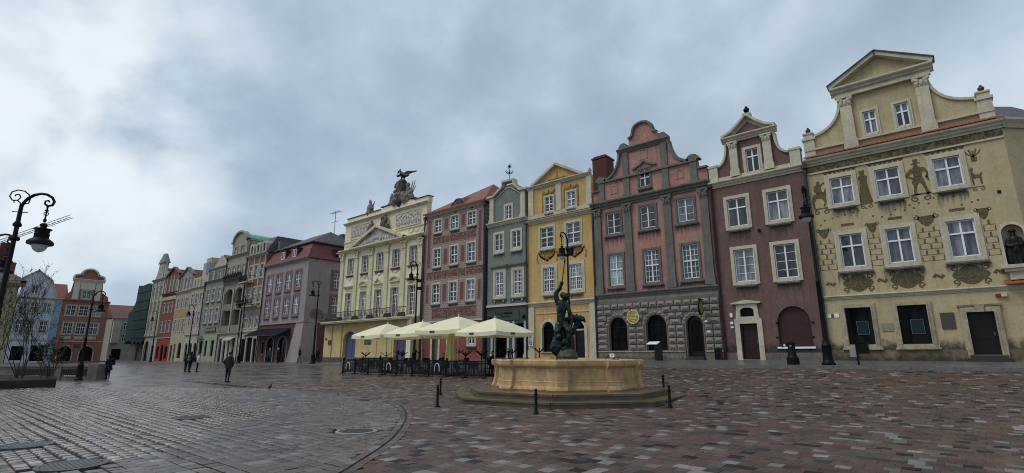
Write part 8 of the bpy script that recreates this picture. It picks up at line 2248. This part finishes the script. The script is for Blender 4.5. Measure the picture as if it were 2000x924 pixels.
x, y = cam_ground(369, 727); person('tall hooded person with grey bag in the group of three', x, y, heading(20), 1.82, '#17191d', '#0d0e11', '#14110f', 'stand', coat=('#17191d', .8, .22), hood='#15171a', bag=('#5b6058', -.1, .24, 1.1))
x, y = cam_ground(384, 726.5); person('person in white jacket with dark bag in the group', x, y, heading(60), 1.7, '#c3c8d6', '#12151f', '#15120f', 'stand', bag=('#1b2136', 0, .24, 1.0))
def on_walk(px, yy): 
    a = (px - 1000) / 1000; d = yy / (SR * a + CR) ; return from_cam(a * d, d)
x, y = on_walk(538, 31.2); person('pedestrian in blue jacket walking under the dark awning', x, y, R(100), 1.85, '#3c4a6a', '#2a3248', '#8b7a66', 'walk', bag=('#27304a', 0, .2, 1.0))
x, y = on_walk(555.5, 31.0); person('pedestrian in long black coat with pale hair by awning', x, y, R(-60), 1.85, '#101211', '#0f100f', '#a9a294', 'stand', coat=('#101211', .42, .24))
x, y = on_walk(596, 31.0); person('pedestrian in black jacket and grey jeans before corner pier', x, y, R(-20), 1.85, '#15161a', '#6a6f7a', '#3c2f27', 'walk', coat=('#15161a', .88, .2))
x, y = on_walk(630, 31.3); person('pedestrian in dark teal jacket at the lane corner', x, y, R(-80), 1.75, '#12262a', '#101216', '#2a221c', 'walk')
x, y = -25.6, 23.2; person('seated guest in black with grey cap by folded parasol', x, y, heading(-150), 1.78, '#121317', '#14151a', '#3a3a3c', 'sit', z=gz(x, y) + .0)
c = copy_tree(ch0); c.location = (x, y + .05, gz(x, y)); c.rotation_euler = (0, 0, heading(-150)); c['label'] = 'black chair under the seated guest in grey cap'
x, y = -22.6, 24.6; person('seated guest in dark hood at the back of terrace', x, y, heading(170), 1.8, '#16171c', '#14151a', '#1a1512', 'sit', hood='#15161a', z=gz(x, y))
c = copy_tree(ch0); c.location = (x, y, gz(x, y)); c.rotation_euler = (0, 0, heading(170)); c['label'] = 'black chair under the hooded guest'
# pigeon
x, y = cam_ground(526, 763)
t = thing('pigeon', 'dark pigeon standing alone on the wet setts', 'pigeon', (x, y, gz(x, y)), heading(5))
obj('body', organic([[(0, .14, .13, .02), (0, .06, .15, .05), (0, -.03, .17, .065), (0, -.09, .22, .04), (0, -.11, .27, .03), (0, -.13, .275, .022)], [(0, -.145, .272, .012), (0, -.17, .265, .004)], [(.02, -.01, .11, .018), (.025, 0, .01, .008)], [(-.02, -.01, .11, .018), (-.025, 0, .01, .008)]], .008, 2), mat('dark pigeon feathers', '#17181c', rough=.6, var=.3), t)
obj('foot', MB().bar((.025, .02, .006), (.025, -.05, .006), .008).mesh('foot'), mat('pink feet', '#6e3d38'), t); obj('foot', MB().bar((-.025, .02, .006), (-.025, -.05, .006), .008).mesh('foot'), mat('pink feet', '#6e3d38'), t)
bpy.data.scenes.remove(BENCH)
